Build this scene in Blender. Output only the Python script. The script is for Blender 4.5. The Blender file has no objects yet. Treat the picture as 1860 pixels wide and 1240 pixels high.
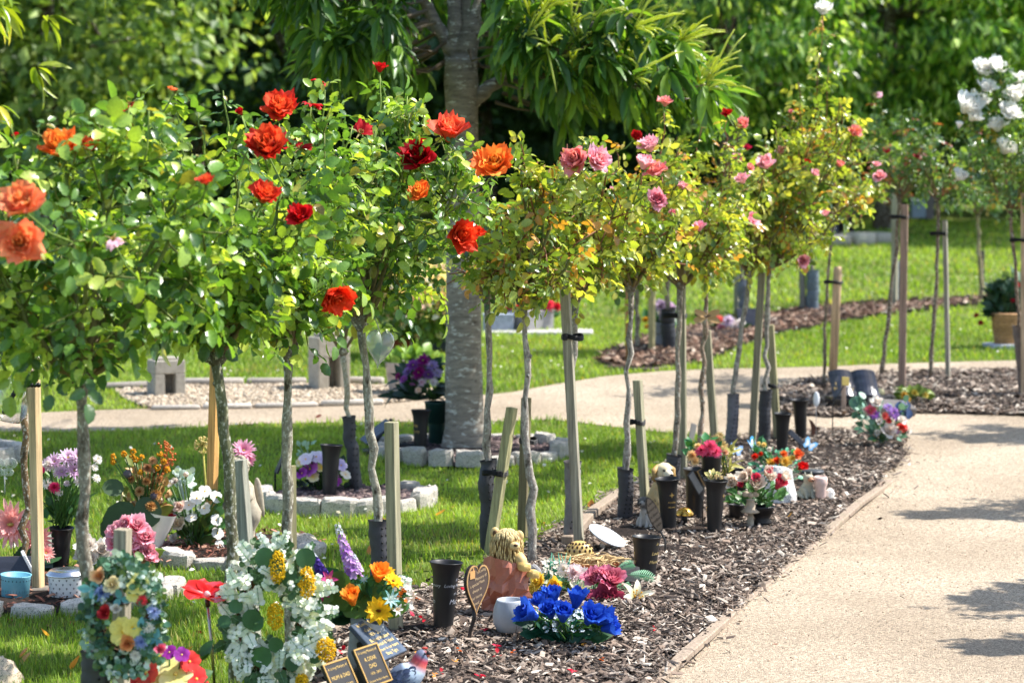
import bpy, math, random
import numpy as np
from mathutils import Matrix, Vector
from mathutils.geometry import delaunay_2d_cdt

scene = bpy.context.scene
COL = scene.collection
rng = np.random.default_rng(7)
PI = math.pi
FPX, CX, CY, HOR, CAMH = 3800.0, 930.0, 620.0, 350.0, 1.5
TH = math.atan((CY - HOR) / FPX)
EXPOSURE = 1.0
SUN_AZ, SUN_EL = math.radians(76), math.radians(53)   # azimuth clockwise from +Y

def terrain(y):
    d = np.asarray(y, float) - 11.0
    return 0.0225 * (d + np.sqrt(d * d + 4.0))

def raydir(px, py):
    r = (px - CX) / FPX; u = (CY - py) / FPX
    return np.array([r, math.cos(TH) + u * math.sin(TH), -math.sin(TH) + u * math.cos(TH)])

def at(px, py, Y):
    d = raydir(px, py)
    p = d * (Y / d[1]); p[2] += CAMH
    return p

BEDS = []   # (polygon, height of its bark surface)
def gnd(px, py, up=0.0):
    d = raydir(px, py)
    lo, hi = 2.0, 90.0
    for _ in range(50):
        m = (lo + hi) / 2
        z = CAMH + d[2] / d[1] * m
        if z > float(terrain(m)) + up: lo = m
        else: hi = m
    Y = lo
    p = d * (Y / d[1]); p[2] = float(terrain(Y)) + up
    if not up:
        for q, h in BEDS:
            if inside(p[None, :2], q)[0]: return gnd(px, py, h)
    return p

def ppm(Y): return FPX / Y      # pixels per metre at depth Y

def C(r, g, b):
    def f(c):
        c /= 255.0
        return c / 12.92 if c <= 0.04045 else ((c + 0.055) / 1.055) ** 2.4
    return np.array([f(r), f(g), f(b)])

# ------------------------------------------------------------------ meshes
class MB:
    def __init__(s):
        s.v, s.c, s.l, s.t, s.n = [], [], [], [], 0
    def raw(s, v, loops, totals, c):
        v = np.asarray(v, float).reshape(-1, 3)
        c = np.asarray(c, float)
        if c.ndim == 1: c = np.tile(c, (len(v), 1))
        s.v.append(v); s.c.append(c)
        s.l.append(np.asarray(loops, np.int64) + s.n); s.t.append(np.asarray(totals, np.int64))
        s.n += len(v)
    def add(s, v, faces, c=(.5, .5, .5), M=None):
        v = np.asarray(v, float).reshape(-1, 3)
        if M is not None: v = xf(M, v)
        s.raw(v, [i for f in faces for i in f], [len(f) for f in faces], c)
    def inst(s, tmpl, R, P, cols):
        """tmpl=(verts, faces); R (N,3,3) with scale; P (N,3); cols (N,3) or (N,nv,3)"""
        tv, tf = tmpl; tv = np.asarray(tv, float); nv = len(tv); N = len(P)
        if N == 0: return
        v = np.einsum('nij,kj->nki', R, tv) + np.asarray(P)[:, None, :]
        fl = np.array([i for f in tf for i in f]); ft = np.array([len(f) for f in tf])
        loops = (fl[None, :] + (np.arange(N) * nv)[:, None]).ravel()
        cols = np.asarray(cols, float)
        c = np.repeat(cols, nv, axis=0) if cols.ndim == 2 else cols.reshape(-1, 3)
        s.raw(v.reshape(-1, 3), loops, np.tile(ft, N), c)
    def tube(s, pts, rad, sides=6, c=(.5, .5, .5), cap=True, jit=0.0):
        P = np.asarray(pts, float); n = len(P)
        rad = np.full(n, rad, float) if np.isscalar(rad) else np.asarray(rad, float)
        T = np.gradient(P, axis=0); T /= np.linalg.norm(T, axis=1)[:, None] + 1e-9
        up = np.array([0, 0, 1.]) if abs(T[0, 2]) < .9 else np.array([1., 0, 0])
        A = np.cross(T, up); A /= np.linalg.norm(A, axis=1)[:, None] + 1e-9
        B = np.cross(T, A)
        a = np.arange(sides) * 2 * PI / sides
        rr = rad[:, None] * (1 + jit * rng.normal(size=(n, sides)))
        v = P[:, None, :] + rr[:, :, None] * (np.cos(a)[None, :, None] * A[:, None, :] + np.sin(a)[None, :, None] * B[:, None, :])
        f = []
        for i in range(n - 1):
            for j in range(sides):
                k = (j + 1) % sides
                f.append((i * sides + j, i * sides + k, (i + 1) * sides + k, (i + 1) * sides + j))
        if cap:
            f.append(tuple(range(sides))[::-1]); f.append(tuple((n - 1) * sides + j for j in range(sides)))
        c = np.asarray(c, float)
        if c.ndim == 2: c = np.repeat(c, sides, axis=0)
        s.add(v.reshape(-1, 3), f, c)
    def lathe(s, prof, segs=24, c=(.5, .5, .5), M=None, cap=True, sq=1.0):
        prof = np.asarray(prof, float); n = len(prof)
        a = np.arange(segs) * 2 * PI / segs
        v = np.stack([prof[:, 0][:, None] * np.cos(a), sq * prof[:, 0][:, None] * np.sin(a), np.repeat(prof[:, 1][:, None], segs, 1)], -1)
        f = []
        for i in range(n - 1):
            for j in range(segs):
                k = (j + 1) % segs
                f.append((i * segs + j, i * segs + k, (i + 1) * segs + k, (i + 1) * segs + j))
        if cap:
            f.append(tuple(range(segs))[::-1]); f.append(tuple((n - 1) * segs + j for j in range(segs)))
        c = np.asarray(c, float)
        if c.ndim == 2: c = np.repeat(c, segs, axis=0)
        s.add(v.reshape(-1, 3), f, c, M)
    def box(s, size, c=(.5, .5, .5), M=None, bev=.0, taper=1.0):
        x, y, z = size[0] / 2, size[1] / 2, size[2]
        b = bev
        lay = [(x - b, y - b, 0, 1), (x, y, b, 1), (x, y, z - b, taper), (x - b, y - b, z, taper)] if b > 0 else [(x, y, 0, 1), (x, y, z, taper)]
        v = []
        for (ax, ay, az, tp) in lay:
            ax *= tp; ay *= tp
            q = min(b, ax * .5, ay * .5) if b > 0 else 0
            if b > 0:
                v += [(-ax + q, -ay, az), (ax - q, -ay, az), (ax, -ay + q, az), (ax, ay - q, az), (ax - q, ay, az), (-ax + q, ay, az), (-ax, ay - q, az), (-ax, -ay + q, az)]
            else:
                v += [(-ax, -ay, az), (ax, -ay, az), (ax, ay, az), (-ax, ay, az)]
        k = 8 if b > 0 else 4
        f = []
        for i in range(len(lay) - 1):
            for j in range(k):
                f.append((i * k + j, i * k + (j + 1) % k, (i + 1) * k + (j + 1) % k, (i + 1) * k + j))
        f.append(tuple(range(k))[::-1]); f.append(tuple((len(lay) - 1) * k + j for j in range(k)))
        s.add(v, f, c, M)
    def ball(s, p, r, c=(.5, .5, .5), segs=10, rings=6, sc=(1, 1, 1), M=None, jit=0.0):
        th = np.linspace(0, PI, rings + 1)[1:-1]
        a = np.arange(segs) * 2 * PI / segs
        v = [(0, 0, 1)] + [(math.sin(t) * math.cos(q), math.sin(t) * math.sin(q), math.cos(t)) for t in th for q in a] + [(0, 0, -1)]
        v = np.array(v) * np.array(sc) * r
        if jit: v *= (1 + jit * rng.normal(size=(len(v), 1)))
        f = [(0, 1 + j, 1 + (j + 1) % segs) for j in range(segs)]
        m = len(th)
        for i in range(m - 1):
            for j in range(segs):
                k = (j + 1) % segs
                f.append((1 + i * segs + j, 1 + (i + 1) * segs + j, 1 + (i + 1) * segs + k, 1 + i * segs + k))
        L = len(v) - 1
        f += [(L, 1 + (m - 1) * segs + (j + 1) % segs, 1 + (m - 1) * segs + j) for j in range(segs)]
        if M is not None: v = xf(M, v)
        s.add(v + np.asarray(p, float), f, c)
    def build(s, name, mat, parent=None, smooth=True, loc=None):
        me = bpy.data.meshes.new(name)
        if s.n:
            v = np.concatenate(s.v); l = np.concatenate(s.l); t = np.concatenate(s.t); c = np.concatenate(s.c)
            if loc is not None: v = v - np.asarray(loc)
            me.vertices.add(len(v)); me.vertices.foreach_set('co', v.astype(np.float32).ravel())
            me.loops.add(len(l)); me.loops.foreach_set('vertex_index', l.astype(np.int32))
            me.polygons.add(len(t))
            st = np.zeros(len(t), np.int32); st[1:] = np.cumsum(t)[:-1]
            me.polygons.foreach_set('loop_start', st); me.polygons.foreach_set('loop_total', t.astype(np.int32))
            me.polygons.foreach_set('use_smooth', np.full(len(t), bool(smooth)))
            me.update(calc_edges=True)
            at_ = me.attributes.new('Col', 'FLOAT_COLOR', 'POINT')
            at_.data.foreach_set('color', np.concatenate([c, np.ones((len(c), 1))], 1).astype(np.float32).ravel())
            me.validate()
        if mat: me.materials.append(mat)
        o = bpy.data.objects.new(name, me); COL.objects.link(o)
        if parent: o.parent = parent
        if loc is not None: o.location = Vector(loc)
        return o

def xf(M, v):
    M = np.asarray(M, float); v = np.asarray(v, float).reshape(-1, 3)
    return v @ M[:3, :3].T + M[:3, 3]

def frame(p, n, spin=0.0, s=1.0):
    """4x4 whose z axis is n at p"""
    n = np.asarray(n, float); n = n / np.linalg.norm(n)
    h = np.array([0, 0, 1.]) if abs(n[2]) < .95 else np.array([0, 1., 0])
    x = np.cross(h, n); x /= np.linalg.norm(x); y = np.cross(n, x)
    c, q = math.cos(spin), math.sin(spin)
    M = np.eye(4)
    M[:3, 0] = (c * x + q * y) * s; M[:3, 1] = (-q * x + c * y) * s; M[:3, 2] = n * s; M[:3, 3] = p
    return M

def frames(n, spin, s):
    """(N,3,3) with column 2 = n * s"""
    n = n / (np.linalg.norm(n, axis=1)[:, None] + 1e-9)
    h = np.where(np.abs(n[:, 2:3]) < .95, np.array([[0, 0, 1.]]), np.array([[0, 1., 0]]))
    x = np.cross(h, n); x /= np.linalg.norm(x, axis=1)[:, None]; y = np.cross(n, x)
    c, q = np.cos(spin)[:, None], np.sin(spin)[:, None]
    return np.stack([c * x + q * y, -q * x + c * y, n], -1) * np.asarray(s).reshape(-1, 1, 1)

def rotM(rx=0, ry=0, rz=0, p=(0, 0, 0), s=1.0):
    M = Matrix.Translation(Vector(p)) @ Matrix.Rotation(rz, 4, 'Z') @ Matrix.Rotation(ry, 4, 'Y') @ Matrix.Rotation(rx, 4, 'X') @ Matrix.Scale(s, 4)
    return np.array(M)

def thing(name, label, cat, loc=(0, 0, 0), rz=0.0, group=None, rx=0.0, ry=0.0):
    o = bpy.data.objects.new(name, None); COL.objects.link(o)
    o.empty_display_size = .05
    o.location = Vector(loc); o.rotation_euler = (rx, ry, rz)
    return tag(o, label, cat, group)

def tag(o, label, cat, group=None):
    o['label'] = label; o['category'] = cat
    if group: o['group'] = group
    return o

def dup(root, label=None, loc=None, rz=None):
    r = root.copy(); COL.objects.link(r)
    if loc is not None: r.location = Vector(loc)
    if rz is not None: r.rotation_euler = (0, 0, rz)
    if label: r['label'] = label
    for ch in list(root.children):
        c = ch.copy(); COL.objects.link(c); c.parent = r
        for g in ch.children:
            d = g.copy(); COL.objects.link(d); d.parent = c
    return r

# ------------------------------------------------------------------ materials
MATS = {}
def nodes_of(name):
    m = bpy.data.materials.new(name); m.use_nodes = True
    nt = m.node_tree; nt.nodes.clear()
    out = nt.nodes.new('ShaderNodeOutputMaterial')
    return m, nt, out

def N(nt, kind, **kw):
    n = nt.nodes.new(kind)
    for k, v in kw.items():
        if k in n.inputs: n.inputs[k].default_value = v
        else: setattr(n, k, v)
    return n

def vmat(name, rough=.5, metal=0.0, spec=.5, noise=40.0, var=.25, bump=.15, trans=0.0, coat=0.0, bdist=.002, fine=None, stretch=None, patch=None, patch2=None):
    """surface whose own colour is the Col attribute, broken up with object-space noise"""
    if name in MATS: return MATS[name]
    m, nt, out = nodes_of(name); L = nt.links.new
    at_ = N(nt, 'ShaderNodeAttribute', attribute_name='Col')
    tc = N(nt, 'ShaderNodeTexCoord')
    vec = tc.outputs['Object']
    if stretch:
        mp = N(nt, 'ShaderNodeMapping'); mp.inputs['Scale'].default_value = stretch
        L(vec, mp.inputs['Vector']); vec = mp.outputs['Vector']
    nz = N(nt, 'ShaderNodeTexNoise', Scale=noise, Detail=6.0, Roughness=.65); L(vec, nz.inputs['Vector'])
    mr = N(nt, 'ShaderNodeMapRange'); mr.inputs['From Min'].default_value = .25; mr.inputs['From Max'].default_value = .75
    mr.inputs['To Min'].default_value = 1 - var; mr.inputs['To Max'].default_value = 1 + var
    L(nz.outputs['Fac'], mr.inputs['Value'])
    mx = N(nt, 'ShaderNodeVectorMath', operation='SCALE'); L(at_.outputs['Color'], mx.inputs[0]); L(mr.outputs['Result'], mx.inputs['Scale'])
    colr = mx.outputs['Vector']
    if fine:   # (scale, threshold, colour) crystalline specks
        vo = N(nt, 'ShaderNodeTexVoronoi', Scale=fine[0]); L(vec, vo.inputs['Vector'])
        sp = N(nt, 'ShaderNodeSeparateColor'); L(vo.outputs['Color'], sp.inputs['Color'])
        gt = N(nt, 'ShaderNodeMath', operation='GREATER_THAN'); gt.inputs[1].default_value = fine[1]; L(sp.outputs['Red'], gt.inputs[0])
        mm = N(nt, 'ShaderNodeMix', data_type='RGBA'); L(gt.outputs[0], mm.inputs['Factor']); L(colr, mm.inputs['A']); mm.inputs['B'].default_value = (*fine[2], 1)
        colr = mm.outputs['Result']
    for pa in (patch, patch2):   # (noise scale, from, to, colour, stretch) lichen, stains
        if not pa: continue
        mp2 = N(nt, 'ShaderNodeMapping'); mp2.inputs['Scale'].default_value = pa[4]; L(tc.outputs['Object'], mp2.inputs['Vector'])
        n3 = N(nt, 'ShaderNodeTexNoise', Scale=pa[0], Detail=5.0, Roughness=.7); L(mp2.outputs['Vector'], n3.inputs['Vector'])
        m3 = N(nt, 'ShaderNodeMapRange'); m3.inputs['From Min'].default_value = pa[1]; m3.inputs['From Max'].default_value = pa[2]; L(n3.outputs['Fac'], m3.inputs['Value'])
        mm = N(nt, 'ShaderNodeMix', data_type='RGBA'); L(m3.outputs['Result'], mm.inputs['Factor']); L(colr, mm.inputs['A']); mm.inputs['B'].default_value = (*pa[3], 1)
        colr = mm.outputs['Result']
    b = N(nt, 'ShaderNodeBsdfPrincipled', Roughness=rough, Metallic=metal)
    b.inputs['Specular IOR Level'].default_value = spec
    b.inputs['Coat Weight'].default_value = coat
    L(colr, b.inputs['Base Color'])
    rr = N(nt, 'ShaderNodeMapRange'); rr.inputs['To Min'].default_value = max(.03, rough - .12); rr.inputs['To Max'].default_value = min(1, rough + .12)
    L(nz.outputs['Fac'], rr.inputs['Value']); L(rr.outputs['Result'], b.inputs['Roughness'])
    if bump:
        bp = N(nt, 'ShaderNodeBump', Strength=bump, Distance=bdist); L(nz.outputs['Fac'], bp.inputs['Height']); L(bp.outputs['Normal'], b.inputs['Normal'])
    sh = b.outputs['BSDF']
    if trans:
        tr = N(nt, 'ShaderNodeBsdfTranslucent')
        hs = N(nt, 'ShaderNodeVectorMath', operation='MULTIPLY'); L(colr, hs.inputs[0])
        hs.inputs[1].default_value = (1.66, 1.64, .55) if 'leaf' in name or 'grass' in name else (1.04, 1.03, 1.0) if 'white' in name else (1.3, 1.1, 1.0)
        L(hs.outputs['Vector'], tr.inputs['Color'])
        ms = N(nt, 'ShaderNodeMixShader'); ms.inputs['Fac'].default_value = trans
        L(sh, ms.inputs[1]); L(tr.outputs['BSDF'], ms.inputs[2]); sh = ms.outputs['Shader']
    L(sh, out.inputs['Surface'])
    MATS[name] = m
    return m

def ground_mat(name, cols, scales, bump=.4, bdist=.01, rough=.95, speck=None):
    m, nt, out = nodes_of(name); L = nt.links.new
    tc = N(nt, 'ShaderNodeTexCoord')
    n1 = N(nt, 'ShaderNodeTexNoise', Scale=scales[0], Detail=5.0); L(tc.outputs['Object'], n1.inputs['Vector'])
    n2 = N(nt, 'ShaderNodeTexNoise', Scale=scales[1], Detail=8.0, Roughness=.75); L(tc.outputs['Object'], n2.inputs['Vector'])
    r1 = N(nt, 'ShaderNodeValToRGB')
    r1.color_ramp.elements[0].position = .35; r1.color_ramp.elements[0].color = (*cols[0], 1)
    r1.color_ramp.elements[1].position = .65; r1.color_ramp.elements[1].color = (*cols[1], 1)
    L(n1.outputs['Fac'], r1.inputs['Fac'])
    mx = N(nt, 'ShaderNodeMix', data_type='RGBA'); mx.inputs['B'].default_value = (*cols[2], 1)
    r2 = N(nt, 'ShaderNodeMapRange'); r2.inputs['From Min'].default_value = .42; r2.inputs['From Max'].default_value = .68
    L(n2.outputs['Fac'], r2.inputs['Value']); L(r2.outputs['Result'], mx.inputs['Factor']); L(r1.outputs['Color'], mx.inputs['A'])
    colr = mx.outputs['Result']; h = n2.outputs['Fac']
    if speck:
        vo = N(nt, 'ShaderNodeTexVoronoi', Scale=speck); L(tc.outputs['Object'], vo.inputs['Vector'])
        sp = N(nt, 'ShaderNodeSeparateColor'); L(vo.outputs['Color'], sp.inputs['Color'])
        mr = N(nt, 'ShaderNodeMapRange'); mr.inputs['To Min'].default_value = .5; mr.inputs['To Max'].default_value = 1.5
        L(sp.outputs['Red'], mr.inputs['Value'])
        sc = N(nt, 'ShaderNodeVectorMath', operation='SCALE'); L(colr, sc.inputs[0]); L(mr.outputs['Result'], sc.inputs['Scale'])
        colr = sc.outputs['Vector']
        ad = N(nt, 'ShaderNodeMath', operation='SUBTRACT'); L(h, ad.inputs[0]); L(vo.outputs['Distance'], ad.inputs[1]); h = ad.outputs[0]
    b = N(nt, 'ShaderNodeBsdfPrincipled', Roughness=rough); b.inputs['Specular IOR Level'].default_value = .2
    L(colr, b.inputs['Base Color'])
    bp = N(nt, 'ShaderNodeBump', Strength=bump, Distance=bdist); L(h, bp.inputs['Height']); L(bp.outputs['Normal'], b.inputs['Normal'])
    L(b.outputs['BSDF'], out.inputs['Surface'])
    return m

def glass_mat(name, col, rough=.08, milky=0.0):
    m, nt, out = nodes_of(name); L = nt.links.new
    g = N(nt, 'ShaderNodeBsdfGlass', Roughness=rough, IOR=1.15); g.inputs['Color'].default_value = (*col, 1)
    gl = N(nt, 'ShaderNodeBsdfGlossy', Roughness=.08)
    tr = N(nt, 'ShaderNodeBsdfTransparent'); tr.inputs['Color'].default_value = (*col, 1)
    lw = N(nt, 'ShaderNodeLayerWeight', Blend=.35)
    ms = N(nt, 'ShaderNodeMixShader'); L(lw.outputs['Facing'], ms.inputs['Fac']); L(tr.outputs[0], ms.inputs[1]); L(gl.outputs[0], ms.inputs[2])
    sh = ms.outputs[0]
    if milky:
        df = N(nt, 'ShaderNodeBsdfPrincipled', Roughness=.15); df.inputs['Base Color'].default_value = (.62, .64, .58, 1)
        m2 = N(nt, 'ShaderNodeMixShader'); m2.inputs['Fac'].default_value = milky; L(sh, m2.inputs[1]); L(df.outputs[0], m2.inputs[2]); sh = m2.outputs[0]
    L(sh, out.inputs['Surface'])
    return m

LEAF = vmat('rose_leaf', rough=.30, spec=.65, noise=160, var=.22, bump=.25, trans=.36)
TLEAF = vmat('tree_leaf', rough=.36, spec=.5, noise=30, var=.2, bump=.1, trans=.40)
BLEAF = vmat('background_leaf', rough=.5, spec=.35, noise=3, var=.3, bump=0, trans=.35)
FLEAF = vmat('artificial_leaf', rough=.45, spec=.4, noise=50, var=.15, bump=.1, trans=.15)
GRASS = vmat('grass_blade', rough=.5, spec=.3, noise=2.2, var=.3, bump=0, trans=.35)
PETAL = vmat('petal', rough=.6, spec=.2, noise=120, var=.16, bump=.15, trans=.30)
PETALW = vmat('white_petal', rough=.55, spec=.2, noise=120, var=.04, bump=.1, trans=.5)
BARK = vmat('rose_bark', rough=.9, spec=.2, noise=60, var=.6, bump=.9, bdist=.008, stretch=(1, 1, .4), patch=(95, .53, .62, C(196, 194, 180), (1, 1, .7)), patch2=(40, .52, .68, C(66, 58, 46), (1, 1, .45)))
TWIG = vmat('rose_twig', rough=.6, spec=.3, noise=60, var=.3, bump=.2)
TBARK = vmat('tree_bark', rough=.9, spec=.2, noise=9, var=.5, bump=.5, bdist=.012, stretch=(1, 1, 4.5), patch=(16, .56, .62, C(198, 196, 184), (1, 1, 2.6)), patch2=(11, .56, .70, C(84, 74, 64), (1, 1, 3.2)))
WOOD = vmat('stake_wood', rough=.88, spec=.2, noise=90, var=.6, bump=.6, bdist=.003, stretch=(1, 1, .04), patch=(9, .52, .78, C(128, 122, 98), (1, 1, .35)), patch2=(60, .66, .74, C(74, 60, 40), (1, 1, .12)))
PLASTIC = vmat('black_plastic', rough=.42, spec=.4, noise=14, var=.3, bump=.06)
RUBBER = vmat('guard_rubber', rough=.6, spec=.35, noise=25, var=.4, bump=.15)
STONE = vmat('weathered_stone', rough=.9, spec=.2, noise=35, var=.3, bump=.5, bdist=.004)
GRANITE = vmat('pale_granite', rough=.9, spec=.25, noise=28, var=.22, bump=.6, bdist=.006, fine=(420, .86, (.10, .095, .09)))
POLISH = vmat('polished_stone', rough=.22, spec=.5, noise=18, var=.45, bump=.0, stretch=(.35, 1.6, 1))
CHIP = vmat('bark_chip', rough=.85, spec=.25, noise=70, var=.4, bump=.5, bdist=.002, stretch=(.25, 1, 1))
CERAMIC = vmat('glazed_ceramic', rough=.35, spec=.5, noise=20, var=.12, bump=.05)
RESIN = vmat('painted_resin', rough=.55, spec=.35, noise=45, var=.22, bump=.3)
METAL = vmat('bare_metal', rough=.28, metal=1.0, noise=12, var=.12, bump=.02)
GOLDM = vmat('gilt_lettering', rough=.4, metal=.4, noise=30, var=.15, bump=0)
PAINT = vmat('painted_metal', rough=.5, spec=.4, noise=20, var=.15, bump=.06)
TERRA = vmat('terracotta', rough=.85, spec=.2, noise=16, var=.2, bump=.25)
STRAW = vmat('dried_stem', rough=.8, spec=.2, noise=40, var=.25, bump=.1)
CLEAR = glass_mat('clear_plastic', (.93, .95, .95))

# leaf shapes, z is the normal, +y the tip
def leaf_tmpl(w=.36, fold=.25, curl=.18, rows=(0, .22, .5, .78, 1), prof=(0, .8, 1, .6, 0), wav=0.0):
    v, f = [], []
    n = len(rows)
    idx = []
    for i, (t, q) in enumerate(zip(rows, prof)):
        z = -curl * t * t
        if q == 0: idx.append((len(v),)); v.append((0, t, z))
        else:
            hw = w * q; e = wav * (1 if i % 2 else -1)
            idx.append((len(v), len(v) + 1, len(v) + 2))
            v += [(-hw, t, z + fold * hw + e), (0, t, z), (hw, t, z + fold * hw - e)]
    for i in range(n - 1):
        a, b = idx[i], idx[i + 1]
        if len(a) == 1: f += [(a[0], b[1], b[0]), (a[0], b[2], b[1])]
        elif len(b) == 1: f += [(a[0], a[1], b[0]), (a[1], a[2], b[0])]
        else: f += [(a[0], a[1], b[1], b[0]), (a[1], a[2], b[2], b[1])]
    return np.array(v), f
LEAFLET = leaf_tmpl(.33, .35, .22, wav=.012)
LONGLEAF = leaf_tmpl(.125, .5, .30, rows=(0, .15, .35, .55, .75, .9, 1), prof=(0, .6, 1, .98, .75, .4, 0), wav=.012)
ROUND = leaf_tmpl(.46, .12, .08, rows=(0, .1, .35, .65, .9, 1), prof=(0, .62, 1, 1, .62, 0))
RLEAF = leaf_tmpl(.31, .35, .22, rows=(0, .13, .26, .39, .52, .65, .78, .9, 1), prof=(0, .60, .93, .86, 1.06, .84, .82, .42, 0), wav=.012)
QUADLEAF = (np.array([(0, 0, 0), (.32, .5, .06), (0, 1, -.1), (-.32, .5, .06)]), [(0, 1, 2), (0, 2, 3)])
def orient(dirs, nrm, s):
    """(N,3,3): +y along dirs, z near nrm"""
    y = dirs / (np.linalg.norm(dirs, axis=1)[:, None] + 1e-9)
    x = np.cross(y, nrm); x /= np.linalg.norm(x, axis=1)[:, None] + 1e-9
    z = np.cross(x, y)
    return np.stack([x, y, z], -1) * np.asarray(s).reshape(-1, 1, 1)
def unit(n):
    v = rng.normal(size=(n, 3)); return v / np.linalg.norm(v, axis=1)[:, None]
# ------------------------------------------------------------------ setting
def poly_px(pts, wob=.0, step=.35, closed=True):
    P = [gnd(*p)[:2] for p in pts]
    out = []
    for i in range(len(P)):
        a, b = P[i], P[(i + 1) % len(P)]
        n = max(1, int(np.linalg.norm(b - a) / step))
        for k in range(n):
            q = a + (b - a) * k / n
            if wob and k: q = q + rng.normal(size=2) * wob
            out.append(q)
    return np.array(out)

def inside(P, poly):
    x, y = P[:, 0], P[:, 1]
    r = np.zeros(len(P), bool)
    x0, y0 = poly[:, 0], poly[:, 1]; x1, y1 = np.roll(x0, -1), np.roll(y0, -1)
    for a, b, c, d in zip(x0, y0, x1, y1):
        k = ((b > y) != (d > y)) & (x < (c - a) * (y - b) / (d - b + 1e-12) + a)
        r ^= k
    return r

def sheet(name, poly, lift, mat, grid=.5, kind='structure', mound=0.0):
    lo, hi = poly.min(0), poly.max(0)
    gx, gy = np.meshgrid(np.arange(lo[0], hi[0], grid), np.arange(lo[1], hi[1], grid))
    G = np.stack([gx.ravel(), gy.ravel()], 1) + rng.normal(size=(gx.size, 2)) * grid * .1
    G = G[inside(G, poly)]
    # keep clear of the edge
    d = np.min(np.linalg.norm(G[:, None, :] - poly[None, :, :], axis=2), axis=1) if len(G) else np.zeros(0)
    G = G[d > grid * .35]; d = d[d > grid * .35]
    pts = [Vector((float(p[0]), float(p[1]))) for p in np.concatenate([poly, G])]
    n = len(poly)
    vs, es, fs, *_ = delaunay_2d_cdt(pts, [(i, (i + 1) % n) for i in range(n)], [], 1, 1e-6)
    v = np.array([(p.x, p.y, float(terrain(p.y)) + lift) for p in vs])
    if mound:
        d = np.array([np.min(np.linalg.norm(poly - q[:2], axis=1)) for q in v])
        v[:, 2] += mound * np.clip(d / .25, 0, 1) ** .5 * (1 + .5 * rng.normal(size=len(v)) * (d > .05))
    m = MB(); m.add(v, [tuple(f) for f in fs])
    o = m.build(name, mat); o['kind'] = kind
    # face up
    me = o.data
    if len(me.polygons) and sum(p.normal.z for p in me.polygons) < 0: me.flip_normals()
    return o

GM_GRASS = ground_mat('lawn_soil', (C(84, 100, 34), C(112, 128, 46), C(72, 76, 38)), (1.3, 30), bump=.6, bdist=.02)
GM_GRAVEL = ground_mat('sandy_gravel', (C(164, 148, 127), C(194, 178, 156), C(150, 134, 115)), (1.1, 55), bump=.8, bdist=.006, speck=210)
GM_MULCH = ground_mat('mulch_soil', (C(44, 36, 32), C(66, 54, 47), C(32, 27, 25)), (6, 60), bump=1, bdist=.02)
GM_SLATE = ground_mat('dark_gravel', (C(70, 58, 56), C(95, 78, 74), C(50, 42, 42)), (6, 90), bump=1, bdist=.01, speck=70)
GM_PEBBLE = ground_mat('pebble_bed', (C(150, 135, 120), C(190, 175, 155), C(110, 100, 90)), (3, 40), bump=1, bdist=.02, speck=40)

# the lawn: one sheet out to the far trees
ys = np.concatenate([np.arange(2, 30, .5), np.arange(30, 121, 5)])
xs = np.concatenate([np.arange(-80, -12, 8), np.arange(-12, 12.1, 1), np.arange(20, 81, 8)])
X, Y = np.meshgrid(xs, ys)
Z = terrain(np.minimum(Y, 60)) + .012 * np.sin(X * 1.3 + Y * .7) * np.sin(Y * .9)*0
m = MB(); nx = len(xs)
m.add(np.stack([X, Y, Z], -1).reshape(-1, 3), [(j * nx + i, j * nx + i + 1, (j + 1) * nx + i + 1, (j + 1) * nx + i) for j in range(len(ys) - 1) for i in range(nx - 1)])
m.build('lawn', GM_GRASS)['kind'] = 'structure'

PATH = poly_px([(880, 1330), (1040, 1150), (1300, 900), (1400, 800), (1300, 793), (1180, 783), (1000, 762), (850, 768), (700, 766), (460, 770), (230, 783), (0, 785), (-300, 790),
                (-300, 758), (0, 753), (230, 744), (460, 737), (700, 733), (840, 722), (930, 713), (1000, 700), (1100, 684), (1200, 675), (1400, 669), (1600, 662), (1860, 655), (2400, 650), (3000, 700), (3400, 1330)], wob=.02)
sheet('gravel_path', PATH, .004, GM_GRAVEL)
BED = poly_px([(540, 1330), (590, 1190), (640, 1140), (740, 1088), (860, 1046), (1000, 972), (1090, 915), (1160, 880), (1230, 840), (1300, 803), (1400, 788), (1490, 785), (1560, 783), (1640, 793),
               (1648, 825), (1600, 874), (1480, 985), (1330, 1112), (1190, 1240), (1110, 1330)], wob=.015, step=.2)
sheet('mulch_bed', BED, .010, GM_MULCH, grid=.16, mound=.014)
ISLAND = poly_px([(1405, 728), (1430, 702), (1480, 693), (1540, 690), (1620, 681), (1700, 678), (1800, 676), (2100, 672), (2100, 762), (1860, 757), (1640, 752), (1500, 760), (1430, 752)], wob=.02, step=.25)
sheet('mulch_island', ISLAND, .010, GM_MULCH, grid=.2, mound=.014)
FARBED = poly_px([(1083, 660), (1105, 645), (1150, 626), (1250, 600), (1390, 575), (1440, 566), (1600, 553), (1790, 543), (2000, 532), (2000, 545), (1790, 552), (1700, 563), (1600, 573), (1500, 591), (1400, 609), (1300, 652), (1230, 668), (1130, 674)], wob=.03)
sheet('mulch_strip', FARBED, .012, GM_MULCH, grid=.4, mound=.03)
STRIP = poly_px([(270, 743), (205, 710), (340, 702), (560, 700), (720, 703), (830, 712), (840, 721), (700, 734), (460, 740)], wob=.02)
sheet('pebble_strip', STRIP, .010, GM_PEBBLE)

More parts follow.
